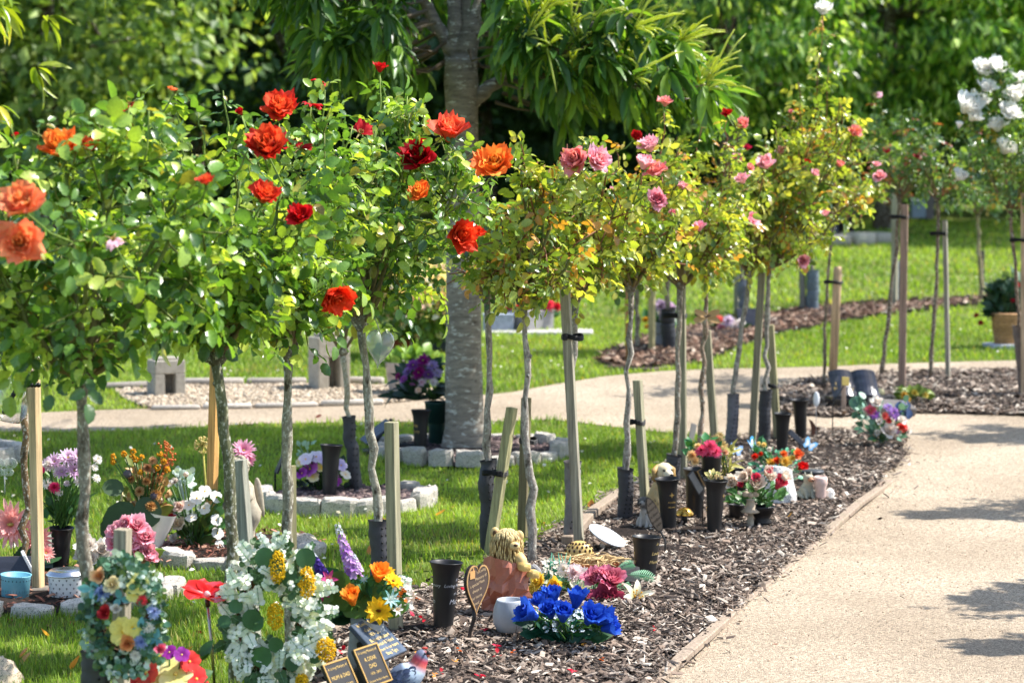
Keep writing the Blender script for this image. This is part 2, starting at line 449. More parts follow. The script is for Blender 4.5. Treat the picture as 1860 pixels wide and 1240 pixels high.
# ring beds round the memorial trees: (centre px, rx m, ry m, dark stones?)
RINGS = {}
def ring_poly(c, rx, ry, n=44):
    a = np.linspace(0, 2 * PI, n, endpoint=False)
    return np.stack([c[0] + rx * np.cos(a), c[1] + ry * np.sin(a)], 1)
def ring(key, cpx, rx, ry, arcs, seed, label, hgt=.06, edge=GRANITE):
    r = np.random.default_rng(seed)
    c = gnd(*cpx)[:2]
    P = ring_poly(c, rx, ry); RINGS[key] = P
    sheet('ring_bed', P, .008, GM_SLATE if key in ('big', 'pansy') else GM_MULCH, grid=.15, mound=.02)
    root = thing('stone_edging', label, 'edging', (c[0], c[1], float(terrain(c[1]))), group='granite sett rings round the memorial trees')
    per = PI * (3 * (rx + ry) - math.sqrt((3 * rx + ry) * (rx + 3 * ry)))
    n = int(per / .158)
    for k in range(n):
        a = 2 * PI * k / n
        if not any(lo <= math.degrees(a) % 360 <= hi for lo, hi in arcs): continue
        p = np.array([rx * math.cos(a), ry * math.sin(a)])
        tdir = math.atan2(ry * math.cos(a), -rx * math.sin(a))
        L = .150 * (1 + .12 * r.normal()); w = .085 * (1 + .1 * r.normal()); h = hgt * (1 + .15 * r.normal())
        mb = MB(); col = C(186, 179, 168) * (1 + .10 * r.normal())
        v = []
        for (ax, ay, az) in [(1, 1, 0), (1.0, 1.0, .82), (.95, .90, .98), (.84, .72, 1.03)]:
            for q in np.linspace(0, 2 * PI, 12, endpoint=False):
                cx_, sy_ = math.cos(q), math.sin(q)
                e = 7
                qq = (abs(cx_) ** e + abs(sy_) ** e) ** (-1 / e)
                v.append((L / 2 * ax * cx_ * qq * (1 + .03 * r.normal()), w / 2 * ay * sy_ * qq * (1 + .04 * r.normal()), h * az * (1 + .05 * r.normal())))
        f = [(i * 12 + j, i * 12 + (j + 1) % 12, (i + 1) * 12 + (j + 1) % 12, (i + 1) * 12 + j) for i in range(3) for j in range(12)]
        f.append(tuple(36 + j for j in range(12)))
        mb.add(v, f, col, rotM(.06 * r.normal(), .05 * r.normal(), tdir + .06 * r.normal(), (p[0], p[1], -.005)))
        mb.build('sett', edge, root, smooth=False)
    return root
G = [(180, 360)]
ring('urn', (60, 1077), .52, .42, [(190, 360), (0, 15)], 1, 'ring of pale granite setts round the blue pot and the white lidded pot', .052)
ring('cherub', (425, 1001), .36, .40, [(180, 359)], 2, 'ring of pale granite setts round the bed with the stone cherub', .055)
ring('pansy', (630, 912), .40, .41, [(170, 370), (0, 60)], 3, 'ring of pale granite setts round the purple pansies and a black vase', .07)
ring('big', (858, 823), .50, .52, [(0, 360)], 4, 'ring of pale granite setts round the base of the large smooth barked tree', .068)
ring('leftfar', (-60, 838), .28, .34, [(0, 360)], 5, 'ring of grey setts cut off by the left side of the photo', .09)

BEDS += [(BED, .032), (ISLAND, .036)]
# wooden boards along the path
def board(pts, label, w=.035, h=.034, col=C(150, 134, 118)):
    P = [gnd(*p) for p in pts]
    mb = MB()
    for a, b in zip(P[:-1], P[1:]):
        d = b - a; L = np.linalg.norm(d[:2])
        mb.box((L, w, h), col, rotM(0, -math.atan2(d[2], L), math.atan2(d[1], d[0]), (a + b) / 2 - np.array([0, 0, .012])), bev=.004)
    o = mb.build('timber_edging', WOOD, loc=P[0], smooth=False)
    tag(o, label, 'edging')
board([(1150, 1278), (1190, 1240), (1250, 1184), (1338, 1106), (1480, 986), (1560, 914), (1618, 874)], 'low weathered timber board edging the bark bed along the sandy path', w=.042, h=.024)
board([(560, 1182), (640, 1134), (745, 1088)], 'short grey timber board behind the grey cone vase at the back of the bed', w=.05, h=.05)
board([(1030, 985), (1075, 935), (1135, 893)], 'short weathered timber board where the lawn meets the bark bed near the oval plate', w=.05, h=.04)
board([(1095, 668), (1180, 673), (1226, 668)], 'dark timber edge at the left tip of the far bark strip', w=.03, h=.03, col=C(110, 98, 90))
kb = MB()
def kerb(pts, label, w, h, col):
    P = [gnd(*p) for p in pts]; r = np.random.default_rng(5); mb = MB()
    for a, b in zip(P[:-1], P[1:]):
        d = b - a; L = np.linalg.norm(d[:2]); k = max(1, int(L / .3))
        for i in range(k):
            c = a + d * (i + .5) / k
            mb.box((L / k * .95, w, h * (1 + .1 * r.normal())), col * (1 + .1 * r.normal()), rotM(.03 * r.normal(), 0, math.atan2(d[1], d[0]), c), bev=.012)
    tag(mb.build('stone_kerb', GRANITE, loc=P[0]), label, 'kerb')
kerb([(180, 709), (330, 701), (560, 698), (700, 700)], 'low grey stone kerb behind the strip of pale pebbles', .1, .05, C(160, 152, 142))
kerb([(272, 745), (460, 742), (700, 735)], 'low pale stone kerb between the pebble strip and the back path', .05, .035, C(190, 182, 172))
kerb([(1470, 446), (1540, 445), (1612, 441)], 'pale stone kerb of a far grave beneath the magenta planter', .35, .16, C(175, 168, 155))
kerb([(1060, 442), (1140, 440), (1240, 436)], 'pale stone kerb of a far grave behind the pink roses', .3, .12, C(185, 180, 172))

# grass -----------------------------------------------------------------------------
def scatter(n, y0, y1, margin=.6, pad=0.0):
    y = np.sqrt(rng.uniform(y0 * y0, y1 * y1, n))
    x = rng.uniform(-1, 1, n) * (.2475 * y + margin)
    return np.stack([x, y], 1)
NOGRASS = [PATH, BED, ISLAND, FARBED, STRIP] + list(RINGS.values())
def lawn_pts(n, y0, y1, margin=.6):
    P = scatter(n, y0, y1, margin)
    k = np.ones(len(P), bool)
    for q in NOGRASS: k &= ~inside(P, q)
    return P[k]
def patch(P):   # smooth pseudo noise 0..1 for tufts and colour
    return .5 + .25 * (np.sin(P[:, 0] * 5.1 + 1.3 * np.sin(P[:, 1] * 3.7)) + np.sin(P[:, 1] * 6.3 + 1.7 * np.sin(P[:, 0] * 4.3)))
BLADE = (np.array([(-.5, 0, 0), (.5, 0, 0), (.42, .12, .5), (-.42, .12, .5), (0, .5, 1.)]), [(0, 1, 2, 3), (3, 2, 4)])
gm = MB()
for n, y0, y1, h, w, mg in [(110000, 5.0, 8.0, .030, .0032, .5), (130000, 8.0, 12.5, .028, .0046, .8), (85000, 12.5, 19, .036, .009, 1.5), (60000, 19, 34, .05, .02, 2)]:
    P = lawn_pts(n, y0, y1, mg); k = len(P); pt = patch(P)
    hh = h * rng.uniform(.55, 1.25, k) * (.75 + .6 * pt)
    a = rng.uniform(0, 2 * PI, k); lean = rng.uniform(.3, 1.5, k)
    R = np.zeros((k, 3, 3))
    R[:, 0, 0] = np.cos(a) * w; R[:, 1, 0] = np.sin(a) * w
    R[:, 0, 1] = -np.sin(a) * hh * lean; R[:, 1, 1] = np.cos(a) * hh * lean
    R[:, 2, 2] = hh
    big = np.clip(.5 + .3 * np.sin(P[:, 0] * 1.1 + P[:, 1] * .8) + .3 * rng.normal(size=k), 0, 1)[:, None]
    col = C(100, 132, 46) * (1 - big) + C(160, 184, 78) * big
    dry = rng.uniform(size=k) < .05 + .30 * np.clip(np.sin(P[:, 0] * 2.3 + 1.1 * np.sin(P[:, 1] * 1.9)) * np.sin(P[:, 1] * 2.7 + P[:, 0]) - .45, 0, 1)
    col[dry] = C(170, 160, 95)
    gm.inst(BLADE, R, np.column_stack([P, terrain(P[:, 1])]), col * rng.uniform(.75, 1.2, (k, 1)))
gm.build('grass', GRASS)['kind'] = 'stuff'
# clover heads and daisies in the grass
P = np.concatenate([lawn_pts(600, 6, 12), lawn_pts(1800, 12, 24, 1.5)]); k = len(P)
keep = rng.uniform(size=k) < np.clip(patch(P) ** 2, 0.05, 1); P = P[keep]; k = len(P)
mb = MB()
DISC = (np.array([(math.cos(a), math.sin(a), 0) for a in np.arange(6) * PI / 3] + [(0, 0, .7)]), [(i, (i + 1) % 6, 6) for i in range(6)])
mb.inst(DISC, frames(np.array([0, 0, 1.]) + .4 * rng.normal(size=(k, 3)), rng.uniform(0, 6, k), rng.uniform(.006, .012, k)), np.column_stack([P, terrain(P[:, 1]) + rng.uniform(.03, .055, k)]), np.tile(C(238, 236, 224), (k, 1)))
mb.build('clover_flowers', PETAL)['kind'] = 'stuff'

# bark chips -------------------------------------------------------------------------
def chips(name, poly, n, smin, smax, z0, cols, near=None):
    lo, hi = poly.min(0), poly.max(0)
    P = rng.uniform(0, 1, (n * 3, 2)) * (hi - lo) + lo
    if near: # denser close by
        P = P[rng.uniform(size=len(P)) < np.clip((near / P[:, 1]) ** 2, 0, 1)]
    P = P[inside(P + rng.normal(size=P.shape) * .03, poly)][:n]; k = len(P)
    V = np.array([(-.5, -.10, 0), (-.38, .17, 0), (.5, .07, 0), (.30, -.17, 0), (-.47, -.09, .05), (-.34, .15, .07), (.46, .06, .06), (.26, -.15, .03), (.05, .03, .085)])
    F = [(0, 3, 7, 4), (3, 2, 6, 7), (2, 1, 5, 6), (1, 0, 4, 5), (4, 7, 8), (7, 6, 8), (6, 5, 8), (5, 4, 8)]
    s = smin + (smax - smin) * rng.beta(1.3, 3.2, k)
    nrm = np.array([0, 0, 1.]) + rng.normal(size=(k, 3)) * np.array([.42, .42, 0])
    R = frames(nrm, rng.uniform(0, 2 * PI, k), s)
    R[:, :, 1] *= rng.uniform(.25, 1.6, (k, 1)) * np.where(rng.uniform(size=k) < .25, .4, 1)[:, None]; R[:, :, 2] *= rng.uniform(.4, 1.6, (k, 1))
    ci = rng.choice(len(cols), k, p=[c[1] for c in cols])
    col = np.array([c[0] for c in cols])[ci] * rng.uniform(.7, 1.25, (k, 1))
    z = terrain(P[:, 1]) + z0 + rng.uniform(0, .02, k)
    m = MB(); m.inst((V, F), R, np.column_stack([P, z]), col)
    o = m.build(name, CHIP, smooth=False); o['kind'] = 'stuff'
    return o
CH = [(C(100, 86, 76), .29), (C(158, 143, 129), .28), (C(128, 110, 96), .20), (C(58, 50, 45), .14), (C(204, 191, 175), .09)]
CHR = [(C(110, 82, 66), .4), (C(158, 132, 112), .34), (C(80, 58, 48), .18), (C(196, 176, 156), .08)]
chips('bark_mulch', BED, 72000, .006, .075, .012, CH, near=7.5)
SPILL = poly_px([(1195, 1240), (1485, 985), (1625, 872), (1650, 800), (1725, 795), (1690, 880), (1540, 985), (1260, 1240)], step=.5)
chips('stray_bark', SPILL, 420, .008, .05, .004, CH)
chips('island_bark_mulch', ISLAND, 12000, .02, .11, .016, CH)
chips('strip_bark_mulch', FARBED, 7000, .05, .14, .03, CHR)
for key, kn in (('urn', 500), ('cherub', 700), ('leftfar', 300)):
    chips('ring_bark_mulch', RINGS[key], kn, .02, .06, .02, [(C(128, 82, 66), .5), (C(96, 66, 54), .3), (C(160, 120, 100), .2)])
def stones(name, poly, n, smin, smax, z0, cols, mat=STONE):
    lo, hi = poly.min(0), poly.max(0)
    P = rng.uniform(0, 1, (n * 3, 2)) * (hi - lo) + lo
    P = P[inside(P, poly)][:n]; k = len(P)
    t = MB(); t.ball((0, 0, 0), 1, segs=6, rings=4, jit=.1)
    T = (t.v[0], None); fl = t.l[0]; ft = t.t[0]; F = []; i = 0
    for q in ft: F.append(tuple(fl[i:i + q])); i += q
    R = frames(np.array([0, 0, 1.]) + .4 * rng.normal(size=(k, 3)), rng.uniform(0, 6, k), rng.uniform(smin, smax, k))
    R[:, :, 0] *= rng.uniform(.8, 1.5, (k, 1)); R[:, :, 2] *= rng.uniform(.5, .9, (k, 1))
    col = np.array(cols)[rng.integers(0, len(cols), k)] * rng.uniform(.8, 1.2, (k, 1))
    m = MB(); m.inst((t.v[0], F), R, np.column_stack([P, terrain(P[:, 1]) + z0]), col)
    o = m.build(name, mat); o['kind'] = 'stuff'
stones('pale_pebbles', STRIP, 5200, .007, .017, .012, [C(178, 162, 140), C(160, 144, 124), C(196, 182, 162), C(136, 122, 106)])
for key in ('big', 'pansy'):
    stones('slate_gravel', RINGS[key], 1800, .008, .018, .018, [C(84, 70, 72), C(104, 88, 86), C(66, 56, 60), C(130, 112, 106)])
fp = PATH[(PATH[:, 1] < 60)]
stones('path_grit', fp, 15000, .0015, .0045, .004, [C(190, 168, 140), C(172, 150, 124), C(204, 184, 158), C(150, 130, 108)])
# ------------------------------------------------------------------ flowers
def petal(mb, M, phi, L, hw, a0, a1, r0, z0, cb, ct, wrap=1.0, ruf=0.0, prof=(.35, .78, 1.0, 1.0, .62), nv=5, pw=1.3, cup=0.0, rm=.25):
    nu = len(prof); u = np.linspace(0, 1, nu)
    a = a0 + (a1 - a0) * u ** pw
    du = L / (nu - 1)
    am = (a[1:] + a[:-1]) / 2
    rho = r0 + np.concatenate([[0], np.cumsum(np.sin(am) * du)])
    z = z0 + np.concatenate([[0], np.cumsum(np.cos(am) * du)])
    v = np.linspace(-1, 1, nv)
    w = hw * np.array(prof)
    V, Cc = [], []
    cb, ct = np.asarray(cb), np.asarray(ct)
    for i in range(nu):
        for j in range(nv):
            R_ = max(rho[i], rm * hw, 1e-4)
            th = v[j] * w[i] / R_ * wrap
            th = max(-2.2, min(2.2, th))
            x = rho[i] * math.cos(th) if wrap > 0 else rho[i]
            if wrap > 0:
                x = rho[i] - R_ * (1 - math.cos(th)); y = R_ * math.sin(th)
            else: y = v[j] * w[i]
            zz = z[i] + cup * hw * v[j] ** 2 + ruf * L * math.sin(v[j] * 4.2 + phi * 3 + i) * u[i]
            x += ruf * L * .7 * math.cos(v[j] * 3.7 + phi * 5) * u[i]
            c, s = math.cos(phi), math.sin(phi)
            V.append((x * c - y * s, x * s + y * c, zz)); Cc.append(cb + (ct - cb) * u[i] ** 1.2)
    F = [(i * nv + j, i * nv + j + 1, (i + 1) * nv + j + 1, (i + 1) * nv + j) for i in range(nu - 1) for j in range(nv - 1)]
    mb.add(V, F, np.array(Cc), M)

def f_rose(mb, M, r, cin, cout, seed=0, layers=5, per=5, openness=1.0, ruf=.03, tip=None, green=True):
    """a rose bloom of radius r, axis z of M, base at the origin"""
    q = random.Random(seed)
    for k in range(layers):
        t = k / max(1, layers - 1)
        for i in range(per + (k > 2)):
            ph = 2 * PI * (i + .5 * k) / (per + (k > 2)) + q.uniform(-.35, .35)
            L = r * (1.0 + .32 * t) * q.uniform(.84, 1.12)
            a0 = math.radians(3 + 40 * t * openness); a1 = math.radians(-14 + (q.uniform(60, 125)) * t ** 1.25 * openness)
            tt = min(1, max(0, t + q.uniform(-.3, .3))); c0 = np.asarray(cin) * (1 - tt) + np.asarray(cout) * tt; vv = q.uniform(.8, 1.15)
            cb = (np.asarray(cin) * .6 + c0 * .4) * vv
            ct = c0 * vv if tip is None else np.asarray(tip) * vv * (1 - .3 * (1 - t))
            petal(mb, M, ph, L, r * (.36 + .24 * t), a0, a1, r * (.05 + .12 * t), r * .12 * (1 - t), cb, ct, ruf=ruf * (1 + t), prof=(.35, .8, 1.05, .98, .38))
    if green:
        for i in range(5): petal(mb, M, i * 1.257, r * .55, r * .1, 1.5, 2.1, r * .05, r * .02, C(70, 110, 40), C(90, 130, 50), wrap=0, prof=(1, .9, .6, .3, .05))
        mb.ball(xf(M, [(0, 0, -r * .08)])[0], r * .16, C(80, 120, 45), 7, 5)

def f_bud(mb, M, r, col, seed=0):
    for k in range(3):
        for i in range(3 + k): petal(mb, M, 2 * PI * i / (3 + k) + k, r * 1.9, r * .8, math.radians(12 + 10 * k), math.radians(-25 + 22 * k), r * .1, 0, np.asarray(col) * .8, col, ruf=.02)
    for i in range(5): petal(mb, M, i * 1.257, r * 1.1, r * .25, .9, 1.7, r * .1, -r * .1, C(80, 115, 45), C(95, 130, 55), wrap=0, prof=(1, .9, .6, .3, .05))

def f_spent(mb, M, r, col, seed=0):
    q = random.Random(seed)
    for i in range(5): petal(mb, M, i * 1.257 + q.uniform(-.3, .3), r * q.uniform(.9, 1.5), r * .14, 1.0, q.uniform(1.8, 2.8), r * .08, 0, C(120, 120, 60), C(185, 160, 110), wrap=0, prof=(1, .8, .6, .4, .1))
    for i in range(4): petal(mb, M, q.uniform(-1, 1.5), r * q.uniform(1., 1.6), r * .5, .9, q.uniform(1.5, 2.5), r * .1, 0, np.asarray(col) * .8, col, ruf=.12)
    for i in range(14):
        a = q.uniform(0, 6.3); mb.tube(xf(M, [(0, 0, 0), (.3 * r * math.cos(a), .3 * r * math.sin(a), r * .35)]), r * .04, 3, C(170, 130, 70))
    mb.ball(xf(M, [(0, 0, -r * .15)])[0], r * .25, C(110, 120, 50), 7, 5)

def f_daisy(mb, M, r, col, ctr, n=12, w=.16, a=(1.25, 1.6), layers=1, cr=.28, seed=0, tipc=None, prof=(.5, .9, 1, .85, .25), dome=.5):
    q = random.Random(seed)
    for k in range(layers):
        for i in range(n):
            petal(mb, M, 2 * PI * (i + .5 * k) / n + q.uniform(-.12, .12), r * (1 - .22 * k) * q.uniform(.9, 1.06), r * w, a[0] - .28 * k, a[1] - .25 * k + q.uniform(-.15, .15), r * .05, r * .03 * k,
                  np.asarray(col) * q.uniform(.85, 1.08), col if tipc is None else tipc, wrap=0, prof=prof, nv=3, cup=.35)
    if cr: mb.ball(xf(M, [(0, 0, r * .04 + r * .03 * layers)])[0], r * cr, ctr, 9, 6, (1, 1, dome), jit=.08, M=np.asarray(M)[:3, :3] / np.linalg.norm(np.asarray(M)[:3, 2]) @ np.eye(3) if False else None)

def f_pom(mb, M, r, cin, cout, n=60, seed=0, w=.14, ruf=.08):
    q = random.Random(seed)
    for i in range(n):
        t = (i + .5) / n
        ph = i * 2.39996; el = math.radians(8 + 92 * t)
        petal(mb, M, ph, r * (.75 + .25 * t) * q.uniform(.85, 1.1), r * w, el * .75, el * 1.08, r * .02, r * .12 * (1 - t), np.asarray(cin) * (1 - t) + np.asarray(cout) * t, np.asarray(cout) * q.uniform(.88, 1.08),
              wrap=0, prof=(.4, .8, 1, .55), nv=3, ruf=ruf * .3, cup=.4)

def f_lily(mb, M, r, col, cc, seed=0, n=6, throat=None, w=.2):
    q = random.Random(seed)
    for i in range(n):
        petal(mb, M, 2 * PI * i / n + q.uniform(-.1, .1), r * 1.15 * q.uniform(.92, 1.06), r * w, .45, 1.9 + q.uniform(-.15, .25), r * .05, 0, throat if throat is not None else np.asarray(col) * .8, col, wrap=0,
              prof=(.3, .7, 1, .9, .6, .08), nv=5, cup=.3, ruf=.03)
    for i in range(6):
        a = i * 1.05 + .3; mb.tube(xf(M, [(0, 0, 0), (r * .14 * math.cos(a), r * .14 * math.sin(a), r * .35), (r * .24 * math.cos(a), r * .24 * math.sin(a), r * .55)]), r * .018, 4, cc)
        mb.ball(xf(M, [(r * .25 * math.cos(a), r * .25 * math.sin(a), r * .56)])[0], r * .05, cc, 6, 4)

def f_pansy(mb, M, r, col, edge, eye=C(250, 210, 40), seed=0):
    for i, ph in enumerate((1.57, .35, 2.8, 4.2, 5.2)):
        petal(mb, M, ph, r, r * .5, 1.3, 1.65, r * .03, .01 * r * i, col, edge, wrap=0, prof=(.35, .85, 1.05, 1.0, .55), nv=5, ruf=.05)
    mb.ball(xf(M, [(0, 0, r * .06)])[0], r * .12, eye, 7, 5)

def f_spike(mb, p0, p1, r, cols, n=70, seed=0, tip=None):
    q = random.Random(seed); p0, p1 = np.asarray(p0), np.asarray(p1); d = p1 - p0
    mb.tube([p0 - d * .25, p0, p1], .0025, 4, C(90, 130, 70))
    B = frame((0, 0, 0), d)[:3, :3]
    for i in range(n):
        t = (i + .5) / n; a = i * 2.4; rr = r * (1 - .65 * t)
        o = B @ np.array([math.cos(a), math.sin(a), .45]); c = cols[i % len(cols)] if tip is None or t < .8 else tip
        M = frame(p0 + d * t + o * rr * .7, o, q.uniform(0, 3))
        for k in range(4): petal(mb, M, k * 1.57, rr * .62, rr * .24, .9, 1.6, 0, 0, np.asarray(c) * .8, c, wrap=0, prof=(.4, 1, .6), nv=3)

def f_cluster(mb, pts, r, col, jitter=.2, seed=0, npet=5):
    """small filler flowers at points"""
    q = random.Random(seed)
    for p in pts:
        M = frame(p, (q.uniform(-.6, .6), q.uniform(-1.0, .1), q.uniform(.2, 1)), q.uniform(0, 3))
        for k in range(npet): petal(mb, M, k * 2 * PI / npet, r * q.uniform(.8, 1.1), r * .38, 1.0, 1.5, 0, 0, np.asarray(col) * .85, np.asarray(col) * q.uniform(.9, 1.05), wrap=0, prof=(.4, 1, .7), nv=3)

def add_leaf(mb, p, d, up, L, col, tmpl=LEAFLET, wscale=1.0):
    R = orient(np.array([d], float), np.array([up], float), np.array([L]))
    R[:, :, 0] *= wscale
    c = np.asarray(col, float)
    mb.inst(tmpl, R, np.array([p], float), c[None])

def fern(mb, p, d, up, L, col, n=14, w=.22, droop=.3):
    p, d, up = np.asarray(p, float), np.asarray(d, float), np.asarray(up, float)
    d = d / np.linalg.norm(d); s = np.cross(d, up); s /= np.linalg.norm(s)
    n = 12; w = .30
    pts = [p + d * L * t - np.array([0, 0, droop * L * t * t]) for t in np.linspace(0, 1, 8)]
    mb.tube(pts, .0015, 4, np.asarray(col) * .8)
    for i in range(n):
        t = .12 + .88 * i / n; b = p + d * L * t - np.array([0, 0, droop * L * t * t]); ll = L * w * math.sin(PI * (.15 + .8 * (1 - t))) + .004
        for sg in (-1, 1): add_leaf(mb, b, s * sg + d * .5, up, ll, col, wscale=.16)
# ------------------------------------------------------------------ standard roses
PAL_RED = [(C(70, 104, 50), .28), (C(102, 138, 58), .35), (C(144, 170, 70), .24), (C(184, 200, 92), .13)]
PAL_PINK = [(C(112, 136, 56), .30), (C(154, 168, 72), .32), (C(186, 186, 84), .22), (C(80, 106, 52), .10), (C(186, 136, 64), .06)]
PAL_DARK = [(C(66, 94, 58), .40), (C(94, 124, 70), .34), (C(130, 156, 80), .16), (C(150, 88, 64), .10)]
PAL_WHITE = [(C(74, 106, 60), .38), (C(102, 134, 70), .34), (C(124, 150, 72), .20), (C(158, 140, 60), .08)]

MIDRIB = [0] + [2 + 3 * i for i in range(7)] + [22]
def compound_leaves(mb, P, D, size, pal, n_leaflet=5, up_bias=1.0, r=rng):
    """rose leaves: P base, D rachis direction"""
    k = len(P)
    if not k: return
    D = D / (np.linalg.norm(D, axis=1)[:, None] + 1e-9)
    nrm = np.array([0, 0, up_bias]) + .55 * D * np.array([1, 1, 0]) + .55 * r.normal(size=(k, 3))
    S = np.cross(D, nrm); S /= np.linalg.norm(S, axis=1)[:, None] + 1e-9
    Nn = np.cross(S, D)
    ci = r.choice(len(pal), k, p=[c[1] for c in pal]); col = np.array([c[0] for c in pal])[ci]
    L = size * r.uniform(.55, 1.2, k)
    spec = [(1.0, 0, 1.1), (.62, 1, 1.0), (.62, -1, 1.0), (.22, 1, .72), (.22, -1, .72)][:n_leaflet]
    for t, sg, sc in spec:
        keep = r.uniform(size=k) < .93
        pos = P + D * (L * t * 1.15)[:, None] + np.array([0, 0, -1]) * (L * t * t * .25)[:, None] + S * (sg * .004)
        dd = D * (1 if sg == 0 else .55) + S * sg * .85 + np.array([0, 0, -.22]) + .2 * r.normal(size=(k, 3))
        nn = Nn + .35 * r.normal(size=(k, 3))
        R = orient(dd, nn, L * sc * .72)
        R[:, :, 0] *= r.uniform(.85, 1.25, (k, 1))
        cv = (col * r.uniform(.78, 1.2, (k, 1)))[keep]; cv = np.repeat(cv[:, None, :], len(RLEAF[0]), 1); cv[:, MIDRIB] *= 1.12
        sick = r.uniform(size=len(cv)) < .03; cv[sick] = cv[sick] * .5 + C(170, 130, 60) * .5
        mb.inst(RLEAF, R[keep], pos[keep], cv)

def wave(a, b, n, amp, r):
    t = np.linspace(0, 1, n); P = np.asarray(a)[None] * (1 - t)[:, None] + np.asarray(b)[None] * t[:, None]
    o = r.normal(size=(n, 3)) * amp; o[0] = 0; o[-1] *= .3
    return P + np.cumsum(o, 0) * np.sin(PI * t)[:, None] * .7 + o * np.sin(PI * t)[:, None]

BLOOMK = {
 'peach': (C(255, 190, 110), C(250, 140, 104)), 'orange': (C(255, 190, 80), C(244, 110, 44)), 'redorange': (C(250, 132, 72), C(216, 44, 36)),
 'red': (C(205, 34, 34), C(196, 22, 32)), 'deep': (C(170, 16, 26), C(176, 16, 30)), 'coral': (C(252, 150, 96), C(226, 72, 58)),
 'pink': (C(248, 176, 176), C(246, 196, 212)), 'salmon': (C(248, 166, 146), C(244, 160, 164)), 'rosy': (C(240, 136, 160), C(244, 184, 200)), 'white': (C(252, 249, 240), C(254, 254, 252)),
 'crimson': (C(190, 24, 60), C(196, 40, 80)), 'vermilion': (C(250, 104, 52), C(232, 60, 36))}

